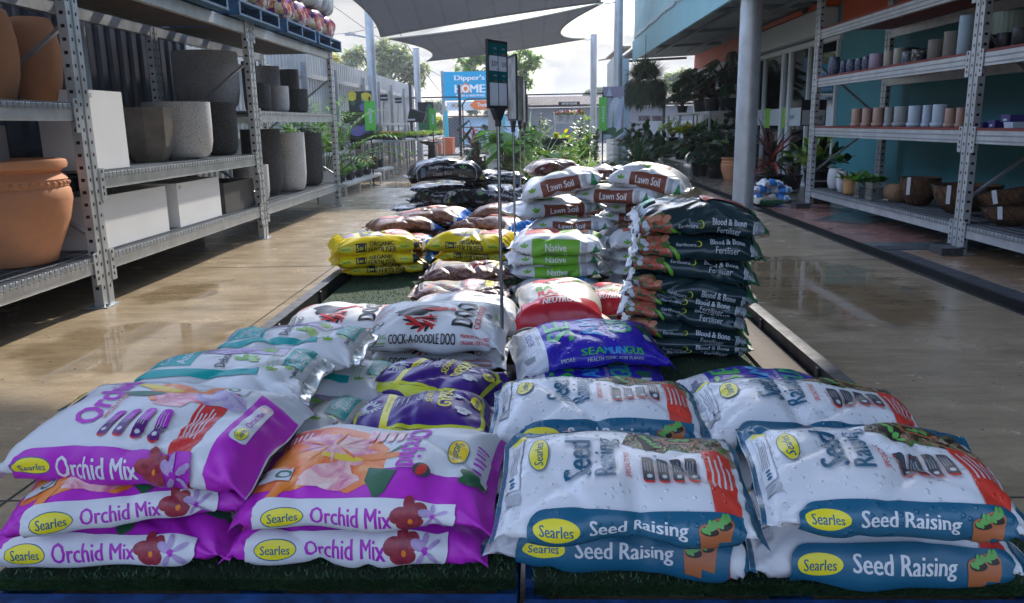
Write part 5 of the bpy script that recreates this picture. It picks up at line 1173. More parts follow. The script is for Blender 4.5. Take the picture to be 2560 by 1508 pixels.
# ---------------- pallets with bales on top of the left rack
bale_red = MV('bale_of_bark_print', [(.40,.03,.05),(.10,.02,.20),(.70,.55,.25),(.5,.06,.05),(.16,.03,.26),(.55,.10,.06),(.8,.7,.5)], 14., .25, .3, 1.6); bale_grey = MV('grey_bale_print', [(.42,.45,.50),(.55,.58,.62),(.30,.33,.38),(.6,.6,.62)], 10., .25, .3, 1.2); pal_b = M('faded_blue_pallet', (.02,.12,.27), .6, var=(10., .4)); bale_o = MV('orange_bale_print', [(.55,.10,.04),(.70,.30,.08),(.45,.40,.12),(.75,.6,.3),(.4,.05,.05)], 14., .25, .3, 1.6)
def softbox(a, b, m, name, label, group, cat='bale', seed=0):
    x0,y0,z0 = a; x1,y1,z1 = b; n = 9; g = random.Random(seed); V = []; F = []; bm = bmesh.new(); bmesh.ops.create_cube(bm, size=1.0); bmesh.ops.subdivide_edges(bm, edges=bm.edges[:], cuts=7, use_grid_fill=True)
    ph = [g.uniform(0,6) for _ in range(6)]
    for v in bm.verts:
        q = v.co*2; e = Vector((abs(q.x)**7*q.x, 0, 0))
        k = Vector([q.x*math.sqrt(max(0,1-.30*q.y*q.y*q.y*q.y*.6-.25*q.z**4)), q.y*math.sqrt(max(0,1-.18*q.x**4-.25*q.z**4)), q.z*math.sqrt(max(0,1-.22*q.x**4-.18*q.y**4))])
        k *= 1 + .02*math.sin(6*q.x+ph[0]+4*q.z) + .02*math.sin(5*q.y+ph[1]-3*q.z)
        v.co = Vector((k.x*(x1-x0)/2, k.y*(y1-y0)/2, k.z*(z1-z0)/2 + (z1-z0)/2))
    me = bpy.data.meshes.new(name); bm.to_mesh(me); bm.free(); me.materials.append(m); me.polygons.foreach_set('use_smooth', [True]*len(me.polygons))
    o = bpy.data.objects.new(name, me); COL.objects.link(o); o.location = ((x0+x1)/2,(y0+y1)/2,z0); return tag(o, label, cat, group)
words = ('last', 'second last', 'middle', 'second', 'first')
for k, y0 in enumerate((10.12, 8.83, 7.42, 6.0)):
    pt = pallet(0, 0, ('faded blue pallet at the far end of the left rack top', 'faded blue pallet second from the far end of the rack top', 'faded blue pallet third from the far end of the rack top', 'faded blue pallet nearest the camera on the rack top')[k], 'blue pallets on top of the left rack', pal_b)
    pt.location = (-2.60, y0, 2.085); pt.rotation_euler = (0,0,R(90))
    for r_ in range(2):
        for c_ in range(2):
            m = (bale_red if k < 3 else bale_o) if r_ == 0 else bale_grey
            softbox((-3.2, y0+.02+.57*c_, 2.227+.30*r_), (-2.64, y0+.57*(c_+1), 2.525+.30*r_), m, 'garden_bale', '%s bale, %s half of the %s pallet on the rack top' % (('red and purple' if k < 3 else 'orange') if r_ == 0 else 'grey wrapped', ('near', 'far')[c_], ('farthest', 'second farthest', 'second nearest', 'nearest')[k]), 'bales on the rack top pallets', seed=k*10+r_*3+c_)
# ---------------- right rack contents
GR = 'pots on the right rack'
def rc(x): return 2040 + x*.21563
def ry(y): return 40 + y*.21563
def rc2(x): return 1900 + x*.4718
def ry2(y): return y*.4718
S3, S2, S1 = 1.5855, 1.0055, .2575
bluem = MV('blue_mottled_glaze', [(.10,.13,.25),(.18,.22,.36),(.28,.32,.45),(.12,.16,.30)], 60., .25, .1); lil = M('lilac_glaze', (.42,.34,.45), .45, var=(4., .9)); crm = M('cream_glaze', (.48,.45,.40), .45, var=(4., .9)); ctb = MV('blue_cat_pattern', [(.12,.20,.32),(.45,.46,.44),(.2,.3,.42),(.5,.5,.46)], 55., .35, .05, .3); ctk = MV('black_cat_pattern', [(.03,.03,.04),(.5,.43,.3),(.04,.04,.05),(.10,.14,.22)], 50., .35, .05, .3); ribg = M('ribbed_grey', (.27,.25,.22), .7, var=(5., .85)); palebl = M('pale_blue_glaze', (.40,.55,.66), .4, var=(3., .93)); pinkp = M('pink_stoneware', (.52,.35,.28), .65, var=(9., .88)); greyp = M('grey_stoneware', (.38,.42,.43), .65, var=(9., .88)); iceb = M('ice_blue_stoneware', (.50,.62,.74), .6, var=(9., .93)); blk = M('black_glaze', (.03,.03,.035), .4, var=(6., .7)); pgreen = M('pale_green_ribbed', (.33,.40,.33), .6, var=(4., .9))
for (x0,x1,yt,yb,m,k,rb,lab) in ((135,270,500,712,bluem,'egg',0,'large blue mottled pot, first on the upper board'),(275,350,535,690,bluem,'egg',0,'smallest blue mottled pot on the upper board'),(347,450,525,680,bluem,'egg',0,'blue mottled pot third in the upper board row'),(444,538,510,665,bluem,'egg',0,'blue mottled pot fourth in the upper board row'),(528,622,490,655,bluem,'egg',0,'blue mottled pot next to the lilac ribbed one'),
    (612,770,467,640,lil,'cyl',14,'lilac ribbed pot on the upper board'),(778,888,442,620,crm,'cyl',0,'cream pot just right of the lilac one'),(890,1005,410,605,crm,'cyl',0,'taller cream pot beside the cat patterned pots'),(992,1108,432,575,ctb,'cyl',0,'small pot with blue cat pattern'),(1105,1275,417,565,ctk,'cyl',0,'pot with black cat pattern'),
    (1290,1465,320,545,ribg,'cyl',16,'grey ribbed pot before the taller ribbed one'),(1468,1640,225,515,ribg,'cyl',18,'tall grey brown ribbed pot on the upper board'),(1630,1790,40,480,palebl,'cyl',0,'tall pale blue cylinder vase by the rack post')):
    pot_px(k, m, rc(x0), rc(x1), ry(yb), ry(yt), RX+.14, S3, lab, GR, ribs=rb)
for (x0,x1,yt,yb,m,lab) in ((410,520,1078,1265,pinkp,'pink pot with saucer, first in the saucer row'),(530,640,1072,1265,pinkp,'pink pot with saucer, second in the saucer row'),(655,775,1065,1265,pinkp,'pink pot with saucer, third in the saucer row'),(790,890,1058,1265,greyp,'narrow grey pot with saucer beside the pink ones'),(900,1055,1050,1265,greyp,'wide grey pot with saucer'),(1065,1215,1042,1265,iceb,'ice blue pot with saucer next to the grey one'),(1228,1330,1035,1265,iceb,'narrow ice blue pot with saucer in the middle'),(1345,1500,1025,1265,iceb,'largest ice blue pot with saucer'),(1490,1605,1066,1265,pinkp,'pink pot with saucer next to the largest ice blue one'),(1618,1715,1058,1265,pinkp,'pink pot with saucer half behind the rack post')):
    o = pot_px('cyl', m, rc(x0), rc(x1), ry(yb), ry(yt), RX+.14, S2+.012, lab, GR, n=32)
    w = fit(rc(x0), rc(x1), ry(yb), ry(yt), RX+.14)[1]/2
    mb = MB(); mb.lathe([(w*.95,-.012),(w*1.12,-.008),(w*1.22,w*.42),(w*1.17,w*.44),(w*1.02,w*.1)], m, 32); mb.build('saucer', o)
for (x0,x1,yt,yb,m,k,rb,lab) in ((1157,1247,205,290,blk,'cyl',0,'black ridged pot first beyond the rack post'),(1248,1333,193,277,blk,'cyl',0,'black ridged pot second beyond the rack post'),(1332,1420,165,265,blk,'cyl',0,'black ridged pot cut by the right edge of the picture')):
    pot_px(k, m, rc2(x0), rc2(x1), ry2(yb), ry2(yt), RX+.16, S3, lab, GR, ribs=rb)
pot_px('cyl', pgreen, rc2(1225), rc2(1392), ry2(262), ry2(52), RX+.42, S3, 'tall pale green ribbed pot behind the black ones', GR, ribs=22)
for (x0,x1,yt,yb,lab) in ((655,690,270,370,'black pot at the back behind the cream ones'),(730,800,243,350,'stacked black pot at the back near the cats')):
    pot_px('cyl', blk, rc2(x0), rc2(x1)+14, ry2(yb), ry2(yt), RX+.5, S3, lab, GR)
purple_box = M('violet_gift_box', (.05,.035,.22), .4, var=(20., .7)); 
for i,(x0,x1,yt,yb,m,lab) in enumerate(((1180,1235,640,665,purple_box,'small violet box on the middle board'),(1238,1300,628,665,purple_box,'violet box second on the middle board'),(1300,1385,612,648,purple_box,'violet box lying on the pale one'),(1320,1400,648,668,iceb,'pale blue box beneath the violet one'))):
    p, w, h = fit(rc2(x0), rc2(x1), ry2(yb), ry2(yt), RX+.12); mb = MB(); z0 = S2 + (.042 if i == 2 else 0); h = .04 if i == 3 else h; mb.box((-.08,-w/2,0),(.08,w/2,h), m); mb.box((-.083,-w/2-.003,h*.6),(.083,w/2+.003,h+.003), m); mb.box((-.0835,-w/5,h*.2),(-.0832,w/5,h*.5), pale_p); o = mb.build('gift_box'); bevel(o,.003); o.location = (RX+.14, p.y, z0); tag(o, lab, 'box', 'boxes on the middle board')
whg = M('white_glaze', (.62,.64,.68), .3, var=(3., .95)); tanp = M('tan_clay', (.50,.28,.12), .7, var=(6., .85)); coir = M('coir_fibre', (.17,.085,.045), .95, var=(24., .5, (.08,.04,.02)), bump=(90., .9, .008)); coirl = M('coir_fibre_pale', (.26,.15,.075), .95, var=(24., .6), bump=(90., .9, .008)); wirem = M('dark_wire', (.03,.025,.02), .6); glassm = M('clear_glass', (.8,.85,.85), .03, trans=.95, spec=.5)
pot_px('egg', whg, rc2(356), rc2(440), ry2(990), ry2(880), RX+.2, S1, 'round white egg shaped pot on the lowest shelf', GR)
pot_px('egg', whg, rc2(404), rc2(462), ry2(996), ry2(888), RX+.16, S1, 'narrow white egg shaped pot behind the tan pot', GR)
tp = pot_px('cup', tanp, rc2(440), rc2(520), ry2(1010), ry2(925), RX+.12, S1, 'tan clay pot with a leafy plant on the lowest shelf', GR)
for (x0,x1,yb,yt,lab) in ((517,582,1018,940,'small square glass vase'),(572,660,1030,938,'larger square glass vase beside the coir roll')):
    p, w, h = fit(rc2(x0), rc2(x1), ry2(yb), ry2(yt), RX+.13); boxpot(glassm, (RX+.05,p.y-w/2,S1), (RX+.05+w,p.y+w/2,S1+h), lab, GR, .006, 'vase')
def coirbasket(x0, x1, yb, yt, X, z, label, tilt=0, n=14):
    p, w, h = fit(x0, x1, yb, yt, X); r = w/2; t = thing('coir_basket', label, 'hanging basket', (X, p.y, z), 0, 'coir lined wire baskets')
    prof = [(.25*r,0),(.5*r,.06*h),(.78*r,.32*h),(.93*r,.68*h),(r,h),(.94*r,h),(.86*r,.68*h),(.7*r,.34*h),(.3*r,.1*h)]
    mb = MB(); mb.lathe(prof, coir, 36, wob=lambda t, z: 1+.015*math.sin(7*t+z*30)); mb.build('coir_liner', t)
    mb = MB()
    for i in range(n):
        a = 2*math.pi*i/n; sgn = 1
        for sg in (1,-1):
            pts = []
            for j, (rr, zz) in enumerate(prof[:5]): pts.append((rr*1.02*math.cos(a+sg*j*.16), rr*1.02*math.sin(a+sg*j*.16), zz))
            mb.tube(pts, .0025, wirem, 4, False)
    for rr, zz in (prof[4], prof[2]):
        mb.tube([(rr*1.02*math.cos(2*math.pi*i/28), rr*1.02*math.sin(2*math.pi*i/28), zz) for i in range(29)], .0035, wirem, 5, False)
    mb.build('wire_frame', t)
    mb = MB(); a = math.radians(215); c = Vector((r*1.03*math.cos(a), r*1.03*math.sin(a), h*.72)); tt = Vector((-math.sin(a), math.cos(a), 0)); nn = Vector((math.cos(a), math.sin(a), 0))
    mb.prism([c - tt*.018 - Vector((0,0,h*.3)), c + tt*.018 - Vector((0,0,h*.3)), c + tt*.018 + Vector((0,0,h*.32)), c - tt*.018 + Vector((0,0,h*.32))], nn*.002, pale_p); mb.build('swing_tag', t)
    t.rotation_euler = (R(tilt), R(tilt*.6), 0); return t
coirbasket(rc2(738), rc2(938), ry2(1068), ry2(922), RX+.3, S1, 'coir basket with wire diamonds and a hanging tag')
coirbasket(rc2(918), rc2(1252), ry2(1096), ry2(942), RX+.34, S1, 'wide coir basket behind the rack post')
coirbasket(rc2(1200), rc2(1520), ry2(1168), ry2(1062), RX+.32, S1, 'coir basket at the right edge, under another', -6)
coirbasket(rc2(1185), rc2(1500), ry2(1100), ry2(985), RX+.34, S1+.10, 'tilted coir basket nested on top at the right edge', -12)
p, w, h = fit(rc2(650), rc2(775), ry2(1046), ry2(955), RX+.24); mb = MB(); mb.lathe([(0.002,-.0),(.06,.005),(h*.5,.04),(h*.52,.12),(h*.5,.24),(h*.4,.30),(.002,.31)], coirl, 24, Matrix.Translation((0,-.17,h*.52)) @ Matrix.Rotation(R(-90), 4, 'X')); o = mb.build('coir_roll'); o.location = (RX+.24, p.y, S1); tag(o, 'plain tan coir liner rolled up beside the glass vases', 'coir liner')
BW = art_bluewhite(); zz = .004
for k, (x, yb, z, lab) in enumerate(((1975,508,.004,'small blue and white bag on the floor, left of the pile'),(2012,508,.004,'small blue and white bag on the floor against the rack foot'),(1978,470,.105,'small blue and white bag second row of the pile, left'),(2016,470,.105,'small blue and white bag second row of the pile, right'),(2000,440,.20,'small blue and white bag crowning the pile by the rack'))):
    bag(BW, 0, 0, z, lab, 'small blue and white bags piled by the right rack', center=((3.02,3.30,3.06,3.33,3.18)[k], (11.0,10.95,11.05,11.0,11.0)[k]), yaw=R((8,-12,14,-8,10)[k]), ls=.85, hs=1.15, crease=1.5)
GBG = art_greenbag(); bag(GBG, 0, 0, .012, 'single grey and green bag lying alone on the drain beside the column', None, center=(3.0,10.45), yaw=R(6), ls=.82)
# ------------------------------------------------------------------ shop on the right
teal_w = M('teal_wall_paint', (.05,.25,.29), .6, var=(1.2, .85), bump=(30., .1, .002)); teal_f = M('teal_fascia_paint', (.20,.42,.47), .45, var=(1.5, .85)); teal_c = M('teal_corrugated', (.32,.50,.53), .4, .2, var=(1.2, .82)); orange_w = M('orange_band_paint', (.55,.09,.02), .55, var=(1.5, .88)); greywall = M('pale_grey_wall', (.42,.43,.43), .6, var=(1.2, .9)); whitefr = M('white_door_frame', (.62,.65,.68), .4, var=(2., .94)); underm = M('awning_underside', (.42,.46,.49), .6, .2, var=(2., .8)); dkint = M('shop_interior_dark', (.05,.05,.055), .8)
WX = 4.5; D0, D1 = 12.35, 16.75
mb = MB()
mb.box((WX,-2,0),(WX+.18,D0,2.45), teal_w); mb.box((WX,D1,0),(WX+.18,23.4,2.45), greywall); mb.box((WX+.0005,D0,2.30),(WX+.1795,D1,2.45), greywall)
mb.box((WX,-2,2.4505),(WX+.18,12.4,5.0), orange_w); mb.box((WX,12.4,2.4505),(WX+.18,17.2,5.0), teal_w); mb.box((WX,17.2,2.4505),(WX+.18,23.4,5.0), orange_w)
sw = mb.build('shop_building'); tag(sw, 'teal shop building with orange band and sliding glass doors on the right', 'building')
mb = MB(); mb.box((WX-.24,12.45,2.71),(WX-.002,17.15,2.78), orange_w); mb.box((WX-.010,17.2,2.50),(WX-.003,23.38,2.78), orange_w); mb.build('orange_stripe', sw)
mb = MB(); mb.box((WX-.22,12.5,2.33),(WX-.005,17.1,2.70), M('roller_box_grey', (.52,.53,.52), .5, var=(2., .92)));
bevel(mb.build('roller_shutter_box', sw), .02)
mb = MB(); mb.box((WX-.06,D0-.1,2.22),(WX+.06,D1+.1,2.3), whitefr); mb.box((WX-.05,D0,0.004),(WX+.05,D1,.05), whitefr)
for y in (D1-.06, D1-.55, 14.95, 14.55, 13.6, D0): mb.box((WX-.045, y, .05), (WX+.045, y+(.06 if y not in (14.95,14.55) else .13), 2.22), whitefr)
mb.build('door_frame', sw)
gm = bpy.data.materials.new('door_glass'); gm.use_nodes = True; n = gm.node_tree.nodes; l = gm.node_tree.links; n.clear(); out = n.new('ShaderNodeOutputMaterial'); tr = n.new('ShaderNodeBsdfTransparent'); tr.inputs[0].default_value = (.80,.86,.86,1); gl = n.new('ShaderNodeBsdfGlossy'); gl.inputs['Roughness'].default_value = .03; fr_ = n.new('ShaderNodeFresnel'); fr_.inputs[0].default_value = 1.5; ms = n.new('ShaderNodeMixShader'); l.new(fr_.outputs[0], ms.inputs[0]); l.new(tr.outputs[0], ms.inputs[1]); l.new(gl.outputs[0], ms.inputs[2]); l.new(ms.outputs[0], out.inputs[0])
mb = MB(); mb.box((WX-.006,D0+.06,.05),(WX+.002,D1-.06,2.22), gm); mb.build('door_glass', sw)
mb = MB(); frost = M('frosted_sticker', (.55,.62,.66), .5); limes = M('lime_sticker', (.22,.52,.04), .5)
mb.box((WX-.010,D0+.1,.98),(WX-.0065,D1-.1,1.28), frost)
for y in (16.3, 15.3, 13.6): mb.box((WX-.0135,y-.55,.93),(WX-.0105,y-.2,1.30), limes)
for y in (16.15, 14.4, 13.2): put_text(mb, "HOME", (WX-.014,y+.16,1.09), (0,-1,0), (0,0,1), .26, .07, M('sticker_teal_print', (.05,.35,.42), .5), .05, 0)
mb.build('door_sticker', sw)
mb = MB(); mb.box((WX+.2,9.5,-.02),(11,24,.0), M('shop_floor', (.16,.15,.14), .3)); mb.box((11,9.5,0),(11.1,24,3), M('shop_back_wall', (.30,.22,.10), .7, var=(1.5, .5))); mb.box((WX+.2,9.4,0),(11,9.5,3), dkint); mb.box((WX+.2,24,0),(11,24.1,3), dkint); mb.box((WX+.2,9.5,2.9),(11,24,3), dkint)
for y in (13.4, 16.1, 18.6, 21.0):
    mb.box((7.0,y,0),(7.3,y+1.6,.9), M('shop_shelf_stock', (.16,.10,.05), .7, var=(5., .3))); mb.box((6.8,y,1.0),(7.3,y+1.6,1.5), M('yellow_stock', (.40,.25,.05), .6, var=(6., .4))); mb.box((6.8,y,1.58),(7.3,y+1.6,1.9), M('red_stock', (.22,.05,.05), .6, var=(6., .3)))
mb.build('interior', sw)
tube_m = M('lit_fluorescent_tube', (1.0,.95,.75), .5, emit=5.0)
for k, (x, y0_, y1_, z) in enumerate(((6.0,17.9,19.4,2.40),(6.0,19.6,21.5,2.35),(8.2,18.4,20.0,2.52),(8.4,20.5,22.4,2.55))):
    mb = MB(); mb.box((x-.06,y0_-.05,z+.025),(x+.06,y1_+.05,z+.07), whitefr); mb.tube([(x,y0_,z),(x,y1_,z)], .028, tube_m, 8); tag(mb.build('ceiling_light'), ('lit tube light seen through the right hand glass door','lit tube light seen through the left glass doors','lit tube light deeper in the shop, nearer the rack','lit tube light deepest in the shop')[k], 'light', 'tube lights in the shop')
    mb = MB(); mb.box((x-.6,y-.04,2.44),(x+.6,y+.04,2.49), whitefr); mb.tube([(x-.55,y,2.42),(x+.55,y,2.42)], .022, tube_m, 8); tag(mb.build('ceiling_light'), ('lit tube light inside the shop nearest the left door', 'lit tube light behind the right hand glass door', 'lit tube light deep in the shop above the shelves', 'lit tube light deep in the shop to the left')[k], 'light', 'tube lights in the shop')
AX = 2.4; AY0, AY1 = -1.0, 20.3
mb = MB(); mb.box((AX,AY0,2.52),(AX+.05,AY1,2.98), teal_f); aw = mb.build('shop_awning'); tag(aw, 'deep teal awning along the shop front with dark underside', 'awning')
corrugated('corrugated_face', (AX+.02,AY1-.3), (AX+.02,AY0), 2.985, 4.9, teal_c, pitch=.16, depth=.022, parent=aw)
mb = MB()
rg_ = random.Random(3); V = []; k = 120
for i in range(k+1):
    y = AY1-.3 - (AY1-.3-AY0)*i/k; V.append((AX-.012-.01*rg_.random(), y, 2.99+.05*rg_.random()))
for i in range(k+1): V.append((AX-.004, AY1-.3-(AY1-.3-AY0)*i/k, 3.10))
mb.add(V, [(i,i+1,k+2+i,k+1+i) for i in range(k)], M('flashing_strip', (.25,.33,.34), .5)); mb.build('ragged_flashing', aw)
mb = MB(); mb.prism([(AX+.051,23.3,2.79),(WX-.001,23.3,2.86),(WX-.001,23.3,2.92),(AX+.051,23.3,2.85)], (0,AY0-23.3,0), underm)
for i in range(102): y = AY0+.1+.235*i; mb.bar((AX+.06,y,2.777),(WX-.03,y,2.847), .05,.012, underm)
mb.build('roof_sheet', aw)
mb = MB()
for y in (1.0,4.0,7.0,10.0,13.0,16.0,19.0,23.2):
    mb.bar((AX+.06,y,2.73),(WX-.26,y,2.79), .06,.06, M('awning_rafter', (.16,.18,.19), .5, .3))
for x, z in ((3.0,2.70),(3.75,2.725)): mb.bar((x,AY0,z),(x,AY1,z), .05,.04, M('awning_rafter', (.16,.18,.19)))
mb.build('rafter', aw)
mb = MB(); mb.tube([(WX-.3,13.2,2.80),(WX-.3,13.2,2.74)], .06, blkpl, 14); mb.tube([(WX-.3,13.2,2.74),(WX-.3,13.2,2.70),(WX-.3,13.2,2.68)], [.055,.045,.01], blkpl, 14); tag(mb.build('dome_camera'), 'small black dome camera under the awning above the doors', 'camera')
polem = M('galvanised_pipe', (.56,.61,.67), .34, .45, var=(5., .8), bump=(40., .15, .002))
p = atz(1856, 523, .0); mb = MB(); mb.tube([(p.x,p.y,0.0045),(p.x,p.y,1.4),(p.x,p.y,2.9)], .128, polem, 32); mb.box((p.x-.19,p.y-.19,.0042),(p.x+.19,p.y+.19,.02), galvd); tag(mb.build('awning_column'), 'thick shiny steel column holding up the awning', 'column')
# white screen wall at the end of the awning
scr = M('white_painted_boards', (.62,.66,.66), .5, var=(1.6, .88)); scrb = M('pale_blue_edge_paint', (.38,.55,.68), .5, var=(1.6, .9))
mb = MB()
for i in range(12): mb.box((2.13,20.75+.28*i,.01),(2.16,20.75+.28*i+.272,2.86-.012*i), scr)
t = mb.build('screen_wall'); tag(t, 'white boarded screen wall hung with the white lily poster', 'screen wall')
mb = MB(); mb.box((2.125,20.60,.01),(2.36,20.745,2.62), scrb); mb.build('end_post', t)
mb = MB(); mb.box((2.1,20.6,2.87),(2.4,24.2,2.91), M('cap_timber', (.3,.27,.2), .6)); mb.build('capping', t)
# pipes that carry the shade sails
def pole(px, py, Y, r, h, label, lean=0):
    p = aty(px, py, Y); mb = MB(); mb.tube([(p.x-lean,Y,0.0045),(p.x,Y,1.2),(p.x+lean*.8,Y,h)], r, polem, 18); mb.tube([(p.x+lean*.8,Y,h),(p.x+lean*.8,Y,h+.02)], r*1.04, galvd, 18); return tag(mb.build('sail_pole'), label, 'pole', 'steel poles for the shade sails')
pole(936, 300, 19.9, .105, 4.6, 'tall steel pole by the flowering sign, nearest on the left'); pole(1045, 240, 26, .10, 3.42, 'steel pole by the gate behind the cactus sign'); pole(1546, 100, 19, .098, 6.0, 'tall steel pole rising past the end of the awning'); pole(1484, 160, 26, .10, 3.72, 'short topped steel pole right of the dark sails')
p = atx(452, 190, -3.85); mb = MB(); mb.tube([(-3.84,7.0,.0),(-3.84,7.0,3.6)], .05, polem, 14); tag(mb.build('downpipe'), 'round steel pipe standing behind the left rack', 'pipe')
# shade sails
sailm = bpy.data.materials.new('charcoal_shade_cloth'); sailm.use_nodes = True; n = sailm.node_tree.nodes; l = sailm.node_tree.links; b = n['Principled BSDF']; b.inputs['Base Color'].default_value = (.085,.09,.11,1); b.inputs['Roughness'].default_value = .9
tl_ = n.new('ShaderNodeBsdfTranslucent'); tl_.inputs[0].default_value = (.105,.112,.135,1); ad = n.new('ShaderNodeMixShader'); ad.inputs[0].default_value = .45; o_ = n['Material Output']; l.new(b.outputs[0], ad.inputs[1]); l.new(tl_.outputs[0], ad.inputs[2])
tp_ = n.new('ShaderNodeBsdfTransparent'); ad2 = n.new('ShaderNodeMixShader'); ad2.inputs[0].default_value = .14; l.new(ad.outputs[0], ad2.inputs[1]); l.new(tp_.outputs[0], ad2.inputs[2]); l.new(ad2.outputs[0], o_.inputs[0])
co = n.new('ShaderNodeTexCoord'); nz = n.new('ShaderNodeTexNoise'); nz.inputs['Scale'].default_value = 2.0; nz.inputs['Detail'].default_value = 5; l.new(co.outputs['Object'], nz.inputs['Vector']); rp = n.new('ShaderNodeValToRGB'); rp.color_ramp.elements[0].color = (.07,.075,.092,1); rp.color_ramp.elements[1].color = (.10,.105,.125,1); l.new(nz.outputs['Fac'], rp.inputs[0]); l.new(rp.outputs[0], b.inputs['Base Color'])
wv = n.new('ShaderNodeTexWave'); wv.inputs['Scale'].default_value = .55; wv.inputs['Distortion'].default_value = .3; l.new(co.outputs['Object'], wv.inputs['Vector']); wr = n.new('ShaderNodeMapRange'); wr.inputs[1].default_value = .955; wr.inputs[2].default_value = .985; wr.inputs[3].default_value = 1.; wr.inputs[4].default_value = .45; l.new(wv.outputs['Fac'], wr.inputs[0])
wm_ = n.new('ShaderNodeVectorMath'); wm_.operation = 'SCALE'; l.new(rp.outputs[0], wm_.inputs[0]); l.new(wr.outputs[0], wm_.inputs['Scale']); l.new(wm_.outputs[0], b.inputs['Base Color'])
n3 = n.new('ShaderNodeTexNoise'); n3.inputs['Scale'].default_value = 1.3; n3.inputs['Detail'].default_value = 3; l.new(co.outputs['Object'], n3.inputs['Vector']); b3 = n.new('ShaderNodeBump'); b3.inputs['Strength'].default_value = .6; b3.inputs['Distance'].default_value = .15; l.new(n3.outputs['Fac'], b3.inputs['Height']); l.new(b3.outputs['Normal'], b.inputs['Normal']); l.new(b3.outputs['Normal'], tl_.inputs['Normal'])
hemm = M('sail_hem', (.30,.29,.24), .8)
def sail(corners, label, bow=(.09,.09,.09,.09), N=28, hook=()):
    A, B, C_, D = [Vector(c) for c in corners]; cen = (A+B+C_+D)/4; mb = MB(); V = []
    def edge(p, q, t, k): 
        m = p.lerp(q, t); inn = (cen - (p+q)/2).normalized(); return m + inn*((q-p).length*k*4*t*(1-t)) - Vector((0,0,(q-p).length*.012*4*t*(1-t)))
    for i in range(N+1):
        u = i/N
        for j in range(N+1):
            v = j/N
            P = edge(A,B,u,bow[0])*(1-v) + edge(D,C_,u,bow[2])*v + edge(A,D,v,bow[3])*(1-u) + edge(B,C_,v,bow[1])*u - (A*(1-u)*(1-v) + B*u*(1-v) + D*(1-u)*v + C_*u*v)
            V.append(P)
    mb.add(V, [(i*(N+1)+j, (i+1)*(N+1)+j, (i+1)*(N+1)+j+1, i*(N+1)+j+1) for i in range(N) for j in range(N)], sailm, True)
    o = mb.build('shade_sail'); tag(o, label, 'shade sail', 'dark shade sails'); sd = o.modifiers.new('thick', 'SOLIDIFY'); sd.thickness = .006
    mb = MB()
    for idx in ([i*(N+1) for i in range(N+1)], [i*(N+1)+N for i in range(N+1)], list(range(N+1)), [N*(N+1)+j for j in range(N+1)]): mb.tube([V[k] for k in idx], .022, hemm, 6)
    mb.build('hem', o)
    mb = MB()
    for a, b2 in hook: mb.tube([Vector(a), (Vector(a)+Vector(b2))/2 - Vector((0,0,.05)), Vector(b2)], .014, galv, 6); mb.tube([Vector(a)+Vector((.06*math.cos(q),0,.06*math.sin(q))) for q in [i*.6 for i in range(11)]], .008, galv, 5)
    if hook: mb.build('turnbuckle', o)
    return o
c1 = aty(952, 92, 19.8); c2 = aty(1500, 5, 18.8); pr = aty(1546, 2, 19)
sail([(-5.2,16.2,4.4), (2.4,15.6,5.0), tuple(c2), tuple(c1)], 'large dark shade sail reaching over the top of the picture', bow=(.06,.08,.04,.13), hook=[(tuple(c2), tuple(pr))])
c3 = aty(972, 97, 20.3); c4 = aty(1506, 8, 19.4); c5 = aty(1461, 97, 26); c6 = aty(1066, 153, 26)
sail([tuple(c3), tuple(c4), tuple(c5), tuple(c6)], 'dark shade sail hanging lower behind the large one', bow=(.035,.13,.03,.10), hook=[(tuple(c5), tuple(aty(1478, 97, 26))), (tuple(c6), tuple(aty(1046,140,26)))])
c7 = aty(1585, 122, 24); c8 = aty(1500, 150, 25)
sail([(4.6,22,3.3), (8.,23,4.2), (9.,30,4.4), tuple(aty(1497,151,27))], 'scrap of a third shade sail showing beside the white screen wall', bow=(.06,.06,.06,.10))
sail([(-3.6,-4.0,4.6), (2.7,-4.0,4.6), (2.5,7.7,4.1), (-2.5,8.7,4.1)], 'overhead shade sail above the front bags', bow=(.05,.05,.06,.05))
# wires overhead and a street light
mb = MB(); wm = M('power_wire', (.05,.05,.05), .7)
for a, b2 in (((800,-10,40),(1110,195,60)),((805,85,60),(985,55,40)),((985,60,38),(1110,240,60))):
    P, Q = aty(*a), aty(*b2); mb.tube([P.lerp(Q, t) - Vector((0,0,.8*t*(1-t))) for t in [i/12 for i in range(13)]], .018, wm, 5)
tag(mb.build('power_line'), 'thin dark power lines crossing the sky above the fence', 'wire')
P = aty(915, 92, 40); mb = MB(); mb.tube([(P.x+.3,40,0),(P.x+.3,40,P.z-.1),(P.x-.1,40,P.z),(P.x-.6,40,P.z+.1)], .05, galvd, 8); mb.box((P.x-1.0,39.9,P.z+.07),(P.x-.5,40.1,P.z+.16), galvd); mb.box((P.x-.8,39.97,P.z+.16),(P.x-.74,40.03,P.z+.24), galvd); tag(mb.build('street_light'), 'small street light on an arm beyond the corrugated fence', 'street light')

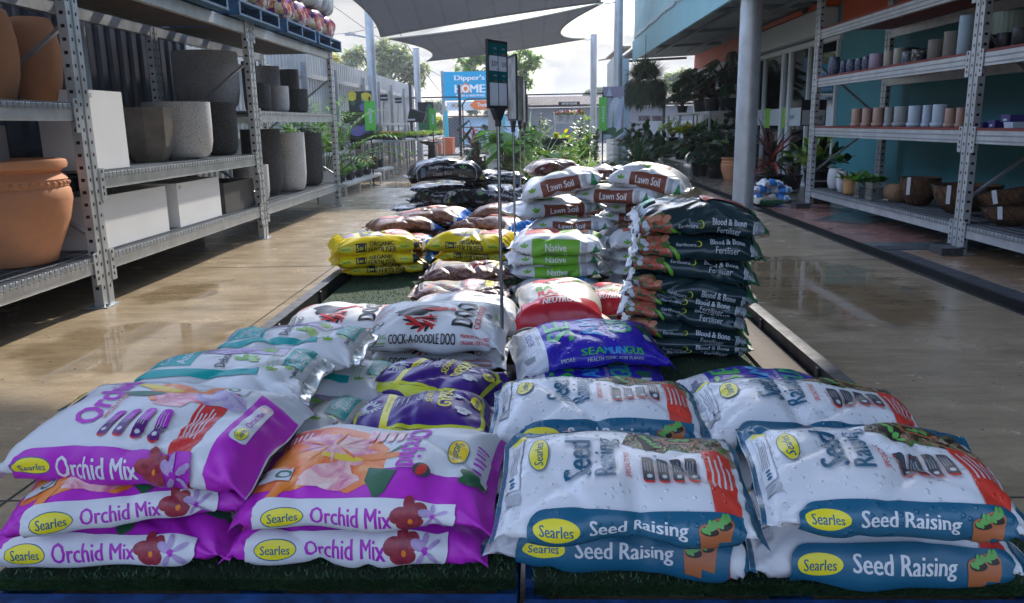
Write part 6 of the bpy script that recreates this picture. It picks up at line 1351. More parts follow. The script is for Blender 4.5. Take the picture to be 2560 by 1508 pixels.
# ------------------------------------------------------------------ beyond the yard: fence, gate, sign, buildings, trees
blkfr = M('black_gate_paint', (.018,.018,.02), .45, var=(9., .7)); wirelink = M('chain_link_wire', (.22,.23,.24), .45, .6)
def chainlink(mb, x0, x1, z0, z1, y, step=.13):
    h = z1-z0; w = x1-x0; n = int((w+h)/step)
    for i in range(n+1):
        s = i*step; a = max(0, s-h); b2 = min(w, s)
        if b2 > a:
            mb.bar((x0+a,y,z0+s-a),(x0+b2,y,z0+s-b2), .006,.006, wirelink); mb.bar((x1-a,y,z0+s-a),(x1-b2,y,z0+s-b2), .006,.006, wirelink)
FY = 28.3
g1 = aty(1153, 380, FY).x; g0 = aty(1032, 380, FY).x; r0 = aty(1316, 240, FY).x; r1 = 4.45
t = thing('chain_link_fence', 'chain link fence with black top rail across the back of the yard', 'fence', (0,0,0))
mb = MB(); chainlink(mb, g0, g1, .08, 1.98, FY); mb.build('wire_mesh', t)
mb = MB(); chainlink(mb, r0, r1, .08, 2.02, FY); mb.build('wire_mesh', t)
for x, h in ((g0,2.5),(g1,2.42),(r0,2.05),(2.0,2.05),(r1,2.05)): mb = MB(); mb.box((x-.045,FY-.045,.004),(x+.045,FY+.045,h), blkfr); mb.build('post', t)
for q0, q1, zz in ((g0,g1,2.02),(r0,r1,2.05),(g0,g1,.06)): mb = MB(); mb.bar((q0,FY,zz),(q1,FY,zz),.045,.045,blkfr); mb.build('rail', t)
t = thing('yard_gate', 'open chain link gate with rounded black frame behind the red cordyline', 'gate', (0,0,0)); gx0 = aty(1160, 380, FY).x; gx1 = r0 - .05
mb = MB(); mb.tube([(gx0,FY,.08),(gx0,FY,1.75),(gx0+.08,FY,1.9),(gx0+.22,FY,1.95),(gx1-.2,FY,1.95),(gx1-.06,FY,1.88),(gx1,FY,1.75),(gx1,FY,.08)], .024, blkfr, 8); mb.tube([(gx0,FY,1.0),(gx1,FY,1.0)], .02, blkfr, 8); mb.tube([(gx0,FY,.09),(gx1,FY,.09)], .02, blkfr, 8); mb.build('gate_frame', t)
mb = MB(); chainlink(mb, gx0+.02, gx1-.02, .1, 1.9, FY); mb.build('wire_mesh', t)
# street sign of the shop
SY = 34.0; cy_ = M('cyan_sign_face', (.0,.36,.62), .45, var=(1., .93)); whs = M('white_sign_face', (.60,.70,.78), .5); ors = M('orange_sign_face', (.80,.20,.03), .5); 
def sp(x, y, dy=0): q = aty(x, y, SY); return Vector((q.x, SY-dy, q.z))
t = thing('roadside_sign', 'tall cyan roadside sign with white lettering and orange arrow', 'sign', (0,0,0))
a, b2 = sp(1111, 252), sp(1262, 177); mb = MB(); mb.box((a.x,SY,a.z),(b2.x,SY+.2,b2.z), cy_); mb.build('sign_panel', t)
a, b2 = sp(1117, 277), sp(1262, 252.5); mb = MB(); mb.box((a.x,SY+.01,a.z),(b2.x,SY+.19,b2.z), whs); mb.prism([sp(1174,263,.012),sp(1186,274,.012),sp(1262,274,.012),sp(1262,251,.012),sp(1186,251,.012)], (0,.01,0), ors); mb.build('arrow_panel', t)
mb = MB()
def stx(txt, x0, x1, yb, yt, m, bold=.05, dy=.016): 
    a, b2 = sp(x0, yb, dy), sp(x1, yt, dy); put_text(mb, txt, a, (1,0,0), (0,0,1), b2.x-a.x, b2.z-a.z, m, bold, .002)
lw = M('sign_white_letters', (.80,.84,.86), .5); lt = M('sign_teal_letters', (.0,.30,.36), .5)
stx("Dipper's", 1136.5, 1211, 205, 187, lw, .06); stx("H", 1138, 1152, 233, 212, lw, .08); stx("ME", 1175, 1212, 232, 211, lw, .08); stx("TIMBER & HARDWARE", 1139, 1212, 242.5, 235.5, lw, .06)
o = sp(1164, 222, .018)
mb.prism([o+Vector((-.19,0,-.17)), o+Vector((.19,0,-.17)), o+Vector((.19,0,.10)), o+Vector((0,0,.25)), o+Vector((-.19,0,.10))], (0,.004,0), ors)
def disc(c, r, m, dy): mb.prism([c+Vector((r*math.cos(q),-dy,r*math.sin(q))) for q in [2*math.pi*i/24 for i in range(24)]], (0,.003,0), m)
disc(o, .165, lw, .006); disc(o, .085, ors, .012)
stx("H", 1130, 1135.5, 268, 259, lt, .08); stx("ME", 1145, 1157, 268, 259, lt, .08); o2 = sp(1140.5, 263, .018); disc(o2, .075, ors, .0); disc(o2, .045, lw, .006); disc(o2, .022, ors, .012)
stx("Trade", 1194, 1219, 267, 257, lw, .06); mb.build('lettering', t)
for x in (1114, 1258): q = sp(x, 262); mb = MB(); mb.box((q.x-.06,SY+.03,0),(q.x+.06,SY+.17,sp(1117,278).z), M('sign_leg_teal', (.0,.40,.50), .5)); mb.build('leg', t)
q0, q1 = aty(1105, 178, SY+.3), aty(1113, 345, SY+.3); mb = MB(); mb.tube([(q1.x,SY+.35,0),(q0.x,SY+.35,q0.z)], .07, galvd, 10); mb.build('pole', t)
# other bits past the gate
def pxbox(name, x0, x1, yb, yt, Y, dep, m, label, cat, parent=None, base=None):
    a, b2 = aty(x0, yb, Y), aty(x1, yt, Y); mb = MB(); mb.box((a.x,Y,a.z if base is None else base),(b2.x,Y+dep,b2.z), m); o = mb.build(name, parent)
    return tag(o, label, cat) if label else o
ob = pxbox('skip_bin', 1106, 1131, 373, 346, 30.5, .9, M('orange_skip_paint', (.72,.13,.02), .45, var=(3., .8)), 'bright orange bin beyond the gate beside the bird bath', 'bin', base=.02)
pxbox('lid_rim', 1105.4, 1131.6, 348, 344, 30.49, .92, M('orange_skip_paint', (.72,.13,.02)), None, None, ob)
ob2 = pxbox('skip_bin', 1074, 1098, 374, 350, 30.9, .8, M('bin_reflection_orange', (.55,.14,.05), .55, var=(3., .8)), 'dull orange block added as reflection of the bin, behind the seedling tables', 'bin', base=.02); pxbox('lid_rim', 1073.4, 1098.6, 351.5, 348.5, 30.89, .82, M('bin_reflection_orange', (.55,.14,.05)), None, None, ob2)  # no second bin: a block added in place of the orange reflection
sh = pxbox('garden_shed', 1120, 1292, 350, 292, 41, 3, M('pale_blue_shed', (.36,.52,.66), .5, var=(1., .9)), 'pale blue shed with dark door seen through the gate', 'shed', base=0)
pxbox('door', 1122, 1147, 349, 294, 40.97, .028, M('slate_door', (.05,.06,.08), .5, var=(2., .8)), None, None, sh, 0.01); pxbox('roof', 1118, 1294, 293, 287, 40.8, 3.4, M('brown_roof', (.09,.065,.045), .8), None, None, sh)
bw = M('grey_brick_wall', (.17,.18,.21), .8, var=(.8, .85)); br_ = MV('brown_tile_roof', [(.15,.105,.09),(.17,.12,.10),(.135,.095,.08)], 3., .9, .05)
bd = pxbox('long_building', 1300, 1800, 352, 262, 46, 6, bw, 'long low grey building with brown roof behind the chain link fence', 'building', base=0)
a, b2 = aty(1296, 264, 45.6), aty(1805, 238, 45.6); mb = MB(); mb.prism([(a.x,45.5,a.z),(a.x,49,b2.z+.2),(a.x,52.5,a.z)], (b2.x-a.x,0,0), br_); mb.build('roof', bd)
for x in (1392, 1428, 1444, 1520): pxbox('window', x, x+11, 289, 276, 45.97, .026, M('dark_window', (.05,.06,.08), .2), None, None, bd)
ww = pxbox('low_block_wall', 1625, 1760, 332, 301, 31, .3, M('pale_block_wall', (.38,.41,.45), .8, var=(2., .85)), 'low pale block wall behind the plant benches', 'wall', base=0)
sb = pxbox('aisle_sign', 1396, 1450, 266, 254, 28.2, .03, M('black_sign_face', (.02,.022,.028), .5), 'black sign on the chain link fence reading potted colour in white', 'sign'); mb = MB(); a = aty(1405, 262, 28.19); put_text(mb, "POTTED COLOUR", a, (1,0,0), (0,0,1), aty(1442,262,28.19).x-a.x, .07, M('sign_white_letters', (.8,.84,.86)), .04, .006); mb.build('lettering', sb)
# ------------------------------------------------------------------ plants
def leafm(name, col, rough=.42, trans=.38):
    col = tuple(c*1.6 for c in col)
    if name in MATS: return MATS[name]
    m = bpy.data.materials.new(name); m.use_nodes = True; MATS[name] = m; t = m.node_tree; n = t.nodes; l = t.links; b = n['Principled BSDF']; b.inputs['Roughness'].default_value = rough
    co = n.new('ShaderNodeTexCoord'); q = n.new('ShaderNodeTexNoise'); q.inputs['Scale'].default_value = 9; l.new(co.outputs['Object'], q.inputs['Vector'])
    rp = n.new('ShaderNodeValToRGB'); rp.color_ramp.elements[0].position = .35; rp.color_ramp.elements[1].position = .68; rp.color_ramp.elements[0].color = (*[c*.6 for c in col],1); rp.color_ramp.elements[1].color = (*[min(1,c*1.25) for c in col],1); l.new(q.outputs['Fac'], rp.inputs['Fac']); l.new(rp.outputs['Color'], b.inputs['Base Color'])
    tr = n.new('ShaderNodeBsdfTranslucent'); mxc = n.new('ShaderNodeMix'); mxc.data_type = 'RGBA'; mxc.blend_type = 'MULTIPLY'; mxc.inputs[0].default_value = 1; mxc.inputs[7].default_value = (1.6,1.7,.7,1); l.new(rp.outputs['Color'], mxc.inputs[6]); l.new(mxc.outputs[2], tr.inputs[0])
    ms = n.new('ShaderNodeMixShader'); ms.inputs[0].default_value = trans; l.new(b.outputs[0], ms.inputs[1]); l.new(tr.outputs[0], ms.inputs[2]); l.new(ms.outputs[0], n['Material Output'].inputs[0]); return m
def blade(mb, p, d, L, w, droop, m, n=4, fold=.25, up=Vector((0,0,1)), shape=1.):
    """one leaf: starts at p along d, bends down by droop, folded along its midrib"""
    d = Vector(d).normalized(); p = Vector(p); V = []; q = p.copy()
    for i in range(n+1):
        t = i/n; ww = w*(math.sin(math.pi*min(1, .08+.92*t**(.75*shape)))**.8) * .5 if i < n else w*.02
        sd = d.cross(up); sd = sd.normalized() if sd.length > .02 else Vector((1,0,0)); nn = sd.cross(d)
        V += [q - sd*ww + nn*ww*fold, q.copy(), q + sd*ww + nn*ww*fold]
        q = q + d*(L/n); d = (d - Vector((0,0,droop/n))).normalized()
    F = []
    for i in range(n):
        a = 3*i; F += [(a,a+1,a+4,a+3),(a+1,a+2,a+5,a+4)]
    mb.add(V, F, m, True)
def rdir(g, lo=-.2, hi=1.): 
    a = g.uniform(0, 2*math.pi); z = g.uniform(lo, hi); k = math.sqrt(max(0,1-z*z)); return Vector((k*math.cos(a), k*math.sin(a), z))
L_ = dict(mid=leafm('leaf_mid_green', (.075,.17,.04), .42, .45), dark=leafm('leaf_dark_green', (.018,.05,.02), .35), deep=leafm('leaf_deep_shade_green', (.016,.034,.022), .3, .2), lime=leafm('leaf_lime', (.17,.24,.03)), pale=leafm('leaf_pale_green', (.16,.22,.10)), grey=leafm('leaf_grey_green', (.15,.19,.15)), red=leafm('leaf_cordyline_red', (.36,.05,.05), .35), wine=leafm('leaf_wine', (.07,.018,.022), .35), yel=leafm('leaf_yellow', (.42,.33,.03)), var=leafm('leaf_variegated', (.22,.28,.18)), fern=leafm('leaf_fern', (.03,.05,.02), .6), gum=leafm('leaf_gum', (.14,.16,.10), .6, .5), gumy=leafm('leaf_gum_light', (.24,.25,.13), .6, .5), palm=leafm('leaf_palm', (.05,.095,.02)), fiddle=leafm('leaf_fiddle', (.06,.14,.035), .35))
stemm = M('plant_stem', (.09,.08,.04), .8, var=(20., .6)); potblk = M('black_nursery_pot', (.018,.018,.02), .5, var=(12., .7)); soilm = M('potting_soil', (.025,.018,.012), .95, bump=(60., .8, .01))
def npot(r, h, m=None): 
    mb = MB(); m = m or potblk; mb.lathe([(r*.78,0),(r*.80,.004),(r*.97,h*.9),(r*1.04,h*.9),(r*1.04,h),(r*.96,h),(r*.94,h*.88)], m, 18); mb.lathe([(.0005,h*.87),(r*.93,h*.87)], soilm, 18); return mb
def plant(kind, loc, h, r, cols, label, seed=1, potr=.12, poth=.16, potm=None, name='potted_plant', n=60, leaf=.12, lw=.35, group=None, cat='plant', droop=.5, nopot=False):
    g = random.Random(seed); t = thing(name, label, cat, loc, g.uniform(0,6), group); z0 = 0
    if not nopot: npot(potr, poth, potm).build('nursery_pot', t); z0 = poth*.85
    f = MB(); s = MB(); cs = [L_[c] if isinstance(c, str) else c for c in cols]
    if kind == 'bush':
        k = max(4, n//9)
        for i in range(k):
            d = rdir(g, .25, 1); L = g.uniform(.55, 1.)*(h-z0); top = Vector((d.x*r, d.y*r, z0 + L*max(.45, d.z))); mid = Vector((d.x*r*.35, d.y*r*.35, z0+L*.5)); s.tube([(0,0,z0*.9), mid, top], [.007,.005,.003], stemm, 5)
            for j in range(max(1,n//k)):
                tt = g.uniform(.25, 1.05); p = (mid*(1-tt)*2*tt + top*tt*tt + Vector((0,0,z0))*(1-tt)**2); ld = (rdir(g, -.3, .9) + d*.6); blade(f, p, ld, leaf*g.uniform(.6,1.2), leaf*lw*g.uniform(.8,1.2), droop*g.uniform(.4,1.4), g.choice(cs))
    elif kind == 'strap':
        for i in range(n):
            d = rdir(g, .35, 1); blade(f, (d.x*.02, d.y*.02, z0), d, g.uniform(.6,1.05)*h*1.15, lw*g.uniform(.8,1.2), droop*g.uniform(.7,1.5)*2, g.choice(cs), 7, .3, shape=.8)
        s.tube([(0,0,0.01),(0,0,z0+.02)], .012, stemm, 6)
    elif kind == 'upright':   # tall stems with leaves in whorls
        for i in range(max(2, n//22)):
            a = g.uniform(0,6.28); q = Vector((math.cos(a)*r*.5*g.random(), math.sin(a)*r*.5*g.random(), 0)); top = q*1.6 + Vector((0,0,h*g.uniform(.8,1))); s.tube([q+Vector((0,0,z0*.8)), (q+top)/2+rdir(g)*.02, top], [.008,.006,.004], stemm, 5)
            for j in range(22):
                tt = g.uniform(.2,1.); p = (q+Vector((0,0,z0*.8))).lerp(top, tt); blade(f, p, rdir(g,-.1,.8), leaf*g.uniform(.6,1.2), leaf*lw, droop*g.uniform(.4,1.6), g.choice(cs))
    elif kind == 'cordyline':
        s.tube([(0,0,z0*.8),(0,0,h*.55)], .014, stemm, 6)
        for i in range(n):
            tt = i/n; d = rdir(g, .9-1.1*(1-tt), 1.0 if tt > .6 else .55); blade(f, (0,0,z0+ (h*.55-z0)*(.3+.7*tt)), d, leaf*g.uniform(.8,1.15), leaf*lw, (1.3-1.1*tt)*1.6, cs[0] if tt > .72 else g.choice(cs[1:]), 6, .35)
    elif kind == 'bigleaf':
        for i in range(n):
            d = rdir(g, .1, 1.); p = Vector((d.x*r*.55, d.y*r*.55, z0 + (h-z0)*g.uniform(.35,.9))); s.tube([(0,0,z0*.9), p*.55+Vector((0,0,z0*.2)), p], [.009,.007,.005], stemm, 5); blade(f, p, Vector((d.x,d.y,.35*g.uniform(-1,1.2))), leaf*g.uniform(.75,1.2), leaf*lw, droop*g.uniform(.5,1.5), g.choice(cs), 5, .18, shape=1.25)
    elif kind == 'monstera':
        for i in range(n):
            d = rdir(g, .15, 1.); p = Vector((d.x*r*.7, d.y*r*.7, z0 + (h-z0)*g.uniform(.3,.95))); s.tube([(0,0,z0*.9), p*.5+Vector((0,0,.25*h)), p], [.010,.008,.006], stemm, 5)
            dr = Vector((d.x,d.y,-.35)).normalized(); sd = dr.cross(Vector((0,0,1))).normalized(); S = leaf*g.uniform(.8,1.2); mt = g.choice(cs)
            for fng in range(7):          # slit leaf: fingers either side of the midrib
                tt = fng/7; w0 = S*.42*math.sin(math.pi*(.18+.8*tt)); base = p + dr*S*tt - Vector((0,0,.15*S*tt*tt))
                for sg in (-1,1): blade(f, base, sd*sg*1.0 + dr*.55 - Vector((0,0,.25)), w0*1.2, S*.15, .6, mt, 3, .1)
            blade(f, p, dr, S, S*.2, .5, mt, 4, .1)
    elif kind == 'palm':
        for i in range(n):
            d = rdir(g, .55, 1.); q = Vector((d.x*.05, d.y*.05, z0)); dd = d.copy(); L = h*g.uniform(.75,1.1); rp = [q.copy()]; k = 16
            for j in range(k):
                q = q + dd*(L/k); dd = (dd - Vector((0,0,droop*.11*(j/k+.2)))).normalized(); rp.append(q.copy())
                if j > 4:
                    sd = dd.cross(Vector((0,0,1))); sd = sd.normalized() if sd.length > .05 else Vector((1,0,0)); ll = leaf*(1-.55*abs(j/k-.6)*1.6)
                    for sg in (-1,1): blade(f, q, sd*sg + dd*.9 + Vector((0,0,.25)), ll, leaf*lw, .9, g.choice(cs), 3, .2)
            s.tube(rp, [.009*(1-.8*i2/len(rp)) for i2 in range(len(rp))], L_['palm'], 5, False)
    elif kind == 'mop':       # a fern basket: thousands of thin fronds falling round a ball
        for i in range(n):
            d = rdir(g, -.35, 1.); p = Vector((d.x*r*.72, d.y*r*.72, d.z*h*.42)); blade(f, p, d*.8 + Vector((0,0,-.35 if d.z < .6 else .2)) + rdir(g,-1,1)*.35, leaf*g.uniform(.6,1.25), leaf*lw, droop*g.uniform(.8,1.8), g.choice(cs), 4, .2)
    fo = f.build('foliage', t)
    if s.v: s.build('stem', t)
    return t
def flowers(t, pts, cols, r, seed=0):
    g = random.Random(seed); mb = MB()
    for p in pts:
        m = g.choice(cols)
        for k in range(6):
            d = rdir(g, -.1, .9); blade(mb, p, d, r, r*.8, .6, m, 2, .2)
    mb.build('blossoms', t)
fl = dict(red=M('petal_red', (.62,.04,.05), .5), pink=M('petal_pink', (.70,.20,.32), .5), org=M('petal_orange', (.75,.28,.03), .5), yel=M('petal_yellow', (.75,.55,.03), .5), white=M('petal_white', (.75,.73,.68), .5), salmon=M('petal_salmon', (.70,.25,.15), .5))
# plant benches on the left
bw_ = M('white_bench_steel', (.55,.56,.55), .4, .3, var=(3., .85)); bgal = M('bench_galvanised', (.42,.45,.47), .4, .7, var=(5., .8))
def bench(name, x0, x1, y0, y1, z, label, m=None, legs=3, slats=8, tiers=(), gap=.02, group='plant benches'):
    t = thing(name, label, 'bench', ((x0+x1)/2, y0, 0), 0, group); m = m or bw_; w = (x1-x0)/2; L = y1-y0
    def top(xa, xb, zz):
        mb = MB(); k = max(2, int((xb-xa)/.07))
        for i in range(k): a = xa + (xb-xa)*i/k; mb.box((a,0,zz-.012),(a+(xb-xa)/k-gap,L,zz), m)
        for y in (0, L-.03): mb.box((xa,y,zz-.05),(xb,y+.03,zz-.0125), m)
        for x in (xa, xb-.03): mb.box((x,.0305,zz-.05),(x+.03,L-.0305,zz-.0126), m)
        mb.build('slat_top', t)
        for i in range(legs):
            y = .002 + (L-.042)*i/(legs-1)
            for x in (xa+.001, xb-.036): mbs = MB(); mbs.box((x,y,.0045),(x+.035,y+.035,zz-.051), m); mbs.build('leg', t)
    top(-w, w, z)
    for xa, xb, zz in tiers: top(xa, xb, zz)
    return t
GB = 'plant benches'
bench('plant_bench', -3.42, -2.98, 12.7, 15.7, .21, 'low white bench of seedlings at the end of the left rack', legs=4)
bench('plant_bench', -3.78, -3.46, 12.6, 15.6, .66, 'middle white bench tier with pot labels behind the low one', legs=5)
bench('plant_bench', -4.15, -3.85, 12.9, 15.9, .98, 'highest white bench tier against the fence by the flowering sign', legs=4)
bench('plant_bench', -3.80, -3.05, 16.4, 17.5, .24, 'low round cornered bench carrying black pots under the table', legs=3)
bench('plant_bench', -4.1, -3.35, 16.2, 18.0, .80, 'narrow steel bench with two pots of orange flowers', bgal, 3)
bench('plant_bench', -4.1, -3.06, 18.3, 20.9, .78, 'steel bench with trays of seedlings and orange marigolds', bgal, 3)
bench('plant_bench', -4.1, -3.0, 21.2, 27.3, .76, 'long white bench of seedling trays reaching to the gate', bw_, 4)
tt = bench('plant_bench', -4.2, -3.6, 16.8, 23.5, 1.16, 'high sloping steel rack along the fence over the seedling tables', bgal, 5)
k = 0
def small(loc, label, cols, h=.22, r=.10, seed=0, flower=None, n=38, group='seedling pots on the benches', kind='bush', leaf=.09, pr=.065, ph=.1, name='seedling_pot', potm=None, fr=.035):
    t = plant(kind, loc, h, r, cols, label, seed, pr, ph, potm, name=name, n=n, leaf=leaf, lw=.5, group=group)
    if flower: g = random.Random(seed); flowers(t, [(g.uniform(-r,r)*.8, g.uniform(-r,r)*.8, h*g.uniform(.75,1.05)) for _ in range(7)], [fl[c] for c in flower], fr, seed)
    mb = MB(); mb.box((pr*.7,-.012,ph*.8),(pr*.7+.002,.012,ph*.8+.13), pale_p); mb.build('plant_tag', t); return t
lowspec = [('lime',None,'bushy light green seedling, nearest on the low bench'),('mid',('red','salmon'),'red flowering seedling on the low bench'),('pale',None,'pale leafed seedling after the red flowering one'),('mid',None,'mid green seedling, fourth along the low bench'),('dark',None,'dark leafed seedling in the middle of the low bench'),('lime',None,'lime leafed seedling past the middle of the low bench'),('mid',('yel',),'yellow flowered seedling on the low bench'),('wine',('white',),'dark seedling with cream flowers at the far end of the low bench')]
for i, (c, f_, lab) in enumerate(lowspec): small((-3.14-.04*(i%2), 12.9+.36*i, .212), lab, [c,'mid'], .30 if i == 0 else .26, .13, 40+i, f_, 50)
for i in range(8): small((-3.62-.05*(i%2), 12.75+.37*i, .662), ('leafy seedling with a white tag, first on the middle tier','seedling with a white tag, second on the middle tier','seedling third on the middle tier','seedling fourth on the middle tier','seedling fifth on the middle tier','golden leafed seedling sixth on the middle tier','feathery seedling near the far end of the middle tier','broad leafed seedling at the far end of the middle tier')[i], [('mid','pale','lime','mid','mid','yel','lime','pale')[i],'mid'], .30+.04*(i%3), .14, 60+i, None, 46)
for i in range(6): small((-4.0, 13.2+.4*i, .982), 'white flowering seedling on the highest tier', ['pale','mid'], .22, .11, 80+i, ('white',), 30, 'white flowers on the highest tier')
for i in range(5): small((-3.3-.14*(i%3), 16.5+.2*i, .242), ('wine leafed plant with pink tag at the near corner of the low bench','grey leafed plant in a black pot under the table','grey leafed plant in a black pot with pink flowers beside it','silver leafed plant, fourth in the row of black pots','wine leafed plant with pink label, last in the row of black pots')[i], [('wine','grey','grey','grey','wine')[i],'grey'], .26, .12, 90+i, ('pink',) if i in (2,4) else None, 36, pr=.11, ph=.17)
for i in range(2): small((-3.5, 16.5+.5*i, .802), ('pot of orange flowers at the near edge of the steel bench','second pot of orange flowers on the steel bench')[i], ['mid'], .24, .15, 100+i, ('org','salmon'), 40, pr=.12, ph=.14)
for i in range(3): small((-3.9, 17.2+.45*i, 1.162), ('dark potted herb with yellow tag on the sloping rack','grassy pot lying on the sloping rack','grassy tray plant at the far part of the sloping rack')[i], ['mid','lime'], .28, .13, 110+i, None, 46, pr=.12, ph=.16)
p = aty(1040, 300, 19.6); mb = MB(); mb.prism([(p.x-.22,19.6,1.17),(p.x+.16,19.6,1.17),(p.x+.24,19.6,1.38),(p.x-.14,19.6,1.50)], (0,.28,0), potblk); mb.box((p.x-.2,19.59,1.21),(p.x-.02,19.5995,1.25), pale_p); tag(mb.build('empty_seed_tray'), 'empty black tray propped on the sloping rack', 'tray')
def tray(x, y, z, label, cols, flower=None, seed=0, w=.5, L=.62):
    g = random.Random(seed); t = thing('seedling_tray', label, 'seedling tray', (x,y,z), 0, 'trays of seedlings on the tables'); mb = MB(); mb.box((-w/2,0,.001),(w/2,L,.06), potblk); mb.build('tray', t); f = MB()
    for i in range(150):
        p = (g.uniform(-w/2,w/2), g.uniform(.02,L), .06)
        for q in range(3): blade(f, p, rdir(g,.4,1), g.uniform(.07,.14), .03, .5, L_[g.choice(cols)], 2)
    f.build('seedlings', t)
    if flower: flowers(t, [(g.uniform(-w/2,w/2), g.uniform(.02,L), g.uniform(.13,.18)) for _ in range(60)], [fl[c] for c in flower], .035, seed)
labs = ('tray of green seedlings at the near end of the steel table','tray of orange marigolds on the steel table','tray of green seedlings behind the marigolds','pale green seedling tray, first on the long white table','lime seedling tray, second on the long white table','green seedling tray, third on the long white table','tall green seedling tray, fourth on the long white table','tray of seedlings with white tags, fifth on the long white table','tray of seedlings nearest the gate on the long white table')
for i, (x, y, z) in enumerate(((-3.75,18.4,.782),(-3.32,18.5,.782),(-3.5,19.5,.782),(-3.4,21.4,.762),(-3.35,22.4,.762),(-3.4,23.4,.762),(-3.35,24.4,.762),(-3.4,25.4,.762),(-3.35,26.4,.762))): tray(x, y, z, labs[i], (['mid','lime'],['mid'],['lime','mid'],['pale','lime'],['lime','yel'],['mid','lime'],['mid','pale'],['pale','mid'],['lime','pale'])[i], ('org','yel') if i == 1 else None, i, .62)
plant('palm', (-3.1, 11.9, .005), 1.4, .6, ['palm','palm','mid'], 'feathery golden palm at the end of the left rack', 5, .17, .3, n=19, leaf=.25, lw=.12, droop=1.25, name='golden_cane_palm')
plant('palm', (-3.55, 12.6, .665), .8, .5, ['palm','mid'], 'smaller feathery palm on the middle bench tier', 6, .12, .2, n=11, leaf=.18, lw=.12, droop=1.2, name='golden_cane_palm')
plant('palm', (-3.45, 15.7, .665), .5, .5, ['palm','mid'], 'little palm by the flowering sign', 7, .12, .2, n=14, leaf=.15, lw=.12, droop=.9, name='golden_cane_palm')
# hanging word signs and poster panels
gsign = M('bright_green_sign', (.10,.45,.06), .4); ppost = M('sign_post_black', (.02,.02,.022), .5)
def flag(px0, px1, py0, py1, gx0, gx1, gy0, gy1, Y, word, label, art):
    a, b2 = aty(px0, py1, Y), aty(px1, py0, Y); t = thing('poster_sign', label, 'sign', (a.x, Y, 0)); o = Vector((a.x, Y, 0)); mb = MB(); w = b2.x-a.x
    mb.box((0,0,a.z),(w,.02,b2.z), art[0]); h = b2.z - a.z
    def bl(fx, fz, rx, rz, m, lay, rot=0): mb.add([(min(w, max(0, fx*w + rx*w*math.cos(q)*math.cos(rot) - rz*w*math.sin(q)*math.sin(rot))), -.002-.001*lay, a.z + min(h, max(0, fz*h + rx*w*math.cos(q)*math.sin(rot) + rz*w*math.sin(q)*math.cos(rot)))) for q in [2*math.pi*i/20 for i in range(20)]], [tuple(range(20))], m)
    for i, s_ in enumerate(art[1]): bl(*s_[:5], i, s_[5] if len(s_) > 5 else 0)
    mb.build('poster', t)
    c, d = aty(gx0, gy1, Y-.05), aty(gx1, gy0, Y-.05); mb = MB(); mb.box((c.x-a.x,-.06,c.z),(d.x-a.x,-.045,d.z), gsign); gw = d.x-c.x; gh = d.z-c.z
    put_text(mb, word, (d.x-a.x-gw*.30,-.0615,c.z+gh*.26), (0,0,1), (-1,0,0), gh*.48, gw*.30, whs, .04)
    for zz in (c.z+gh*.05, d.z-gh*.05): mb.tube([((c.x+d.x)/2-a.x,-.063,zz),((c.x+d.x)/2-a.x,-.06,zz)], gw*.06, ppost, 8)
    mb.build('word_strip', t)
    mb = MB(); mb.tube([(d.x-a.x-gw*.5,-.035,.0),(d.x-a.x-gw*.5,-.035,b2.z-.1)], .014, ppost, 8); mb.lathe([(.14,0.004),(.14,.012),(.02,.02)], ppost, 16, Matrix.Translation((d.x-a.x-gw*.5,-.035,0))); mb.bar((d.x-a.x-gw*.5,-.03,b2.z-.2),(w*.5,.0,b2.z-.2),.01,.02,ppost); mb.build('post', t); return t
ye, pd, lv = M('poster_yellow_petal', (.55,.45,.05), .5), M('poster_dark', (.03,.045,.03), .5, var=(12., .4)), M('poster_violet', (.14,.12,.33), .5); gv = M('poster_violet_grey', (.28,.26,.36), .5, var=(3., .8)); wl_ = M('poster_lily_white', (.52,.58,.66), .5, var=(4., .85)); wl2 = M('poster_lily_shade', (.36,.43,.54), .5); gd = M('poster_leaf_green', (.05,.13,.07), .5); gc = M('poster_cactus_green', (.07,.22,.11), .5, var=(30., .55))
flag(877, 928, 228, 345, 914, 936, 252, 327, 15.2, 'FLOWERING', 'poster of yellow and violet flowers with green flowering strip', (pd, [(.15,.9,.22,.2,ye),(.75,.85,.28,.24,ye),(.85,.55,.2,.26,ye),(.6,.7,.15,.25,lv),(.2,.55,.12,.14,pd),(.3,.15,.35,.22,lv),(.75,.2,.25,.2,lv),(.2,.75,.1,.1,gd),(.45,.85,.12,.3,pd)]))
flag(1047, 1083, 255, 326, 1074, 1089, 271, 325, 21.0, 'SUCCULENT', 'dark poster of a green cactus with green succulent strip', (M('poster_black', (.03,.025,.03), .5), [(.75,.5,.3,.75,gc),(.3,.12,.42,.3,gc),(.9,.15,.3,.3,gc)]))
flag(1506, 1560, 216, 348, 1497, 1517, 243, 327, 16.6, 'INDOOR', 'large poster of a white lily with green indoor strip', (gv, [(.55,.45,.36,.85,wl_,-.15),(.55,.33,.33,.7,wl_,.1),(.25,.75,.12,.75,wl2,-.25),(.75,.5,.14,.8,wl2,-.3),(.48,.95,.13,.22,gv),(.3,.12,.4,.2,gd,.5),(.8,.12,.4,.12,gd,.6),(.8,.05,.35,.05,wl_,.6),(.2,.05,.3,.1,wl2),(.5,.42,.04,.35,M('poster_spadix', (.3,.36,.22), .5),-.1),(.46,.15,.025,.5,gd,-.1)]))
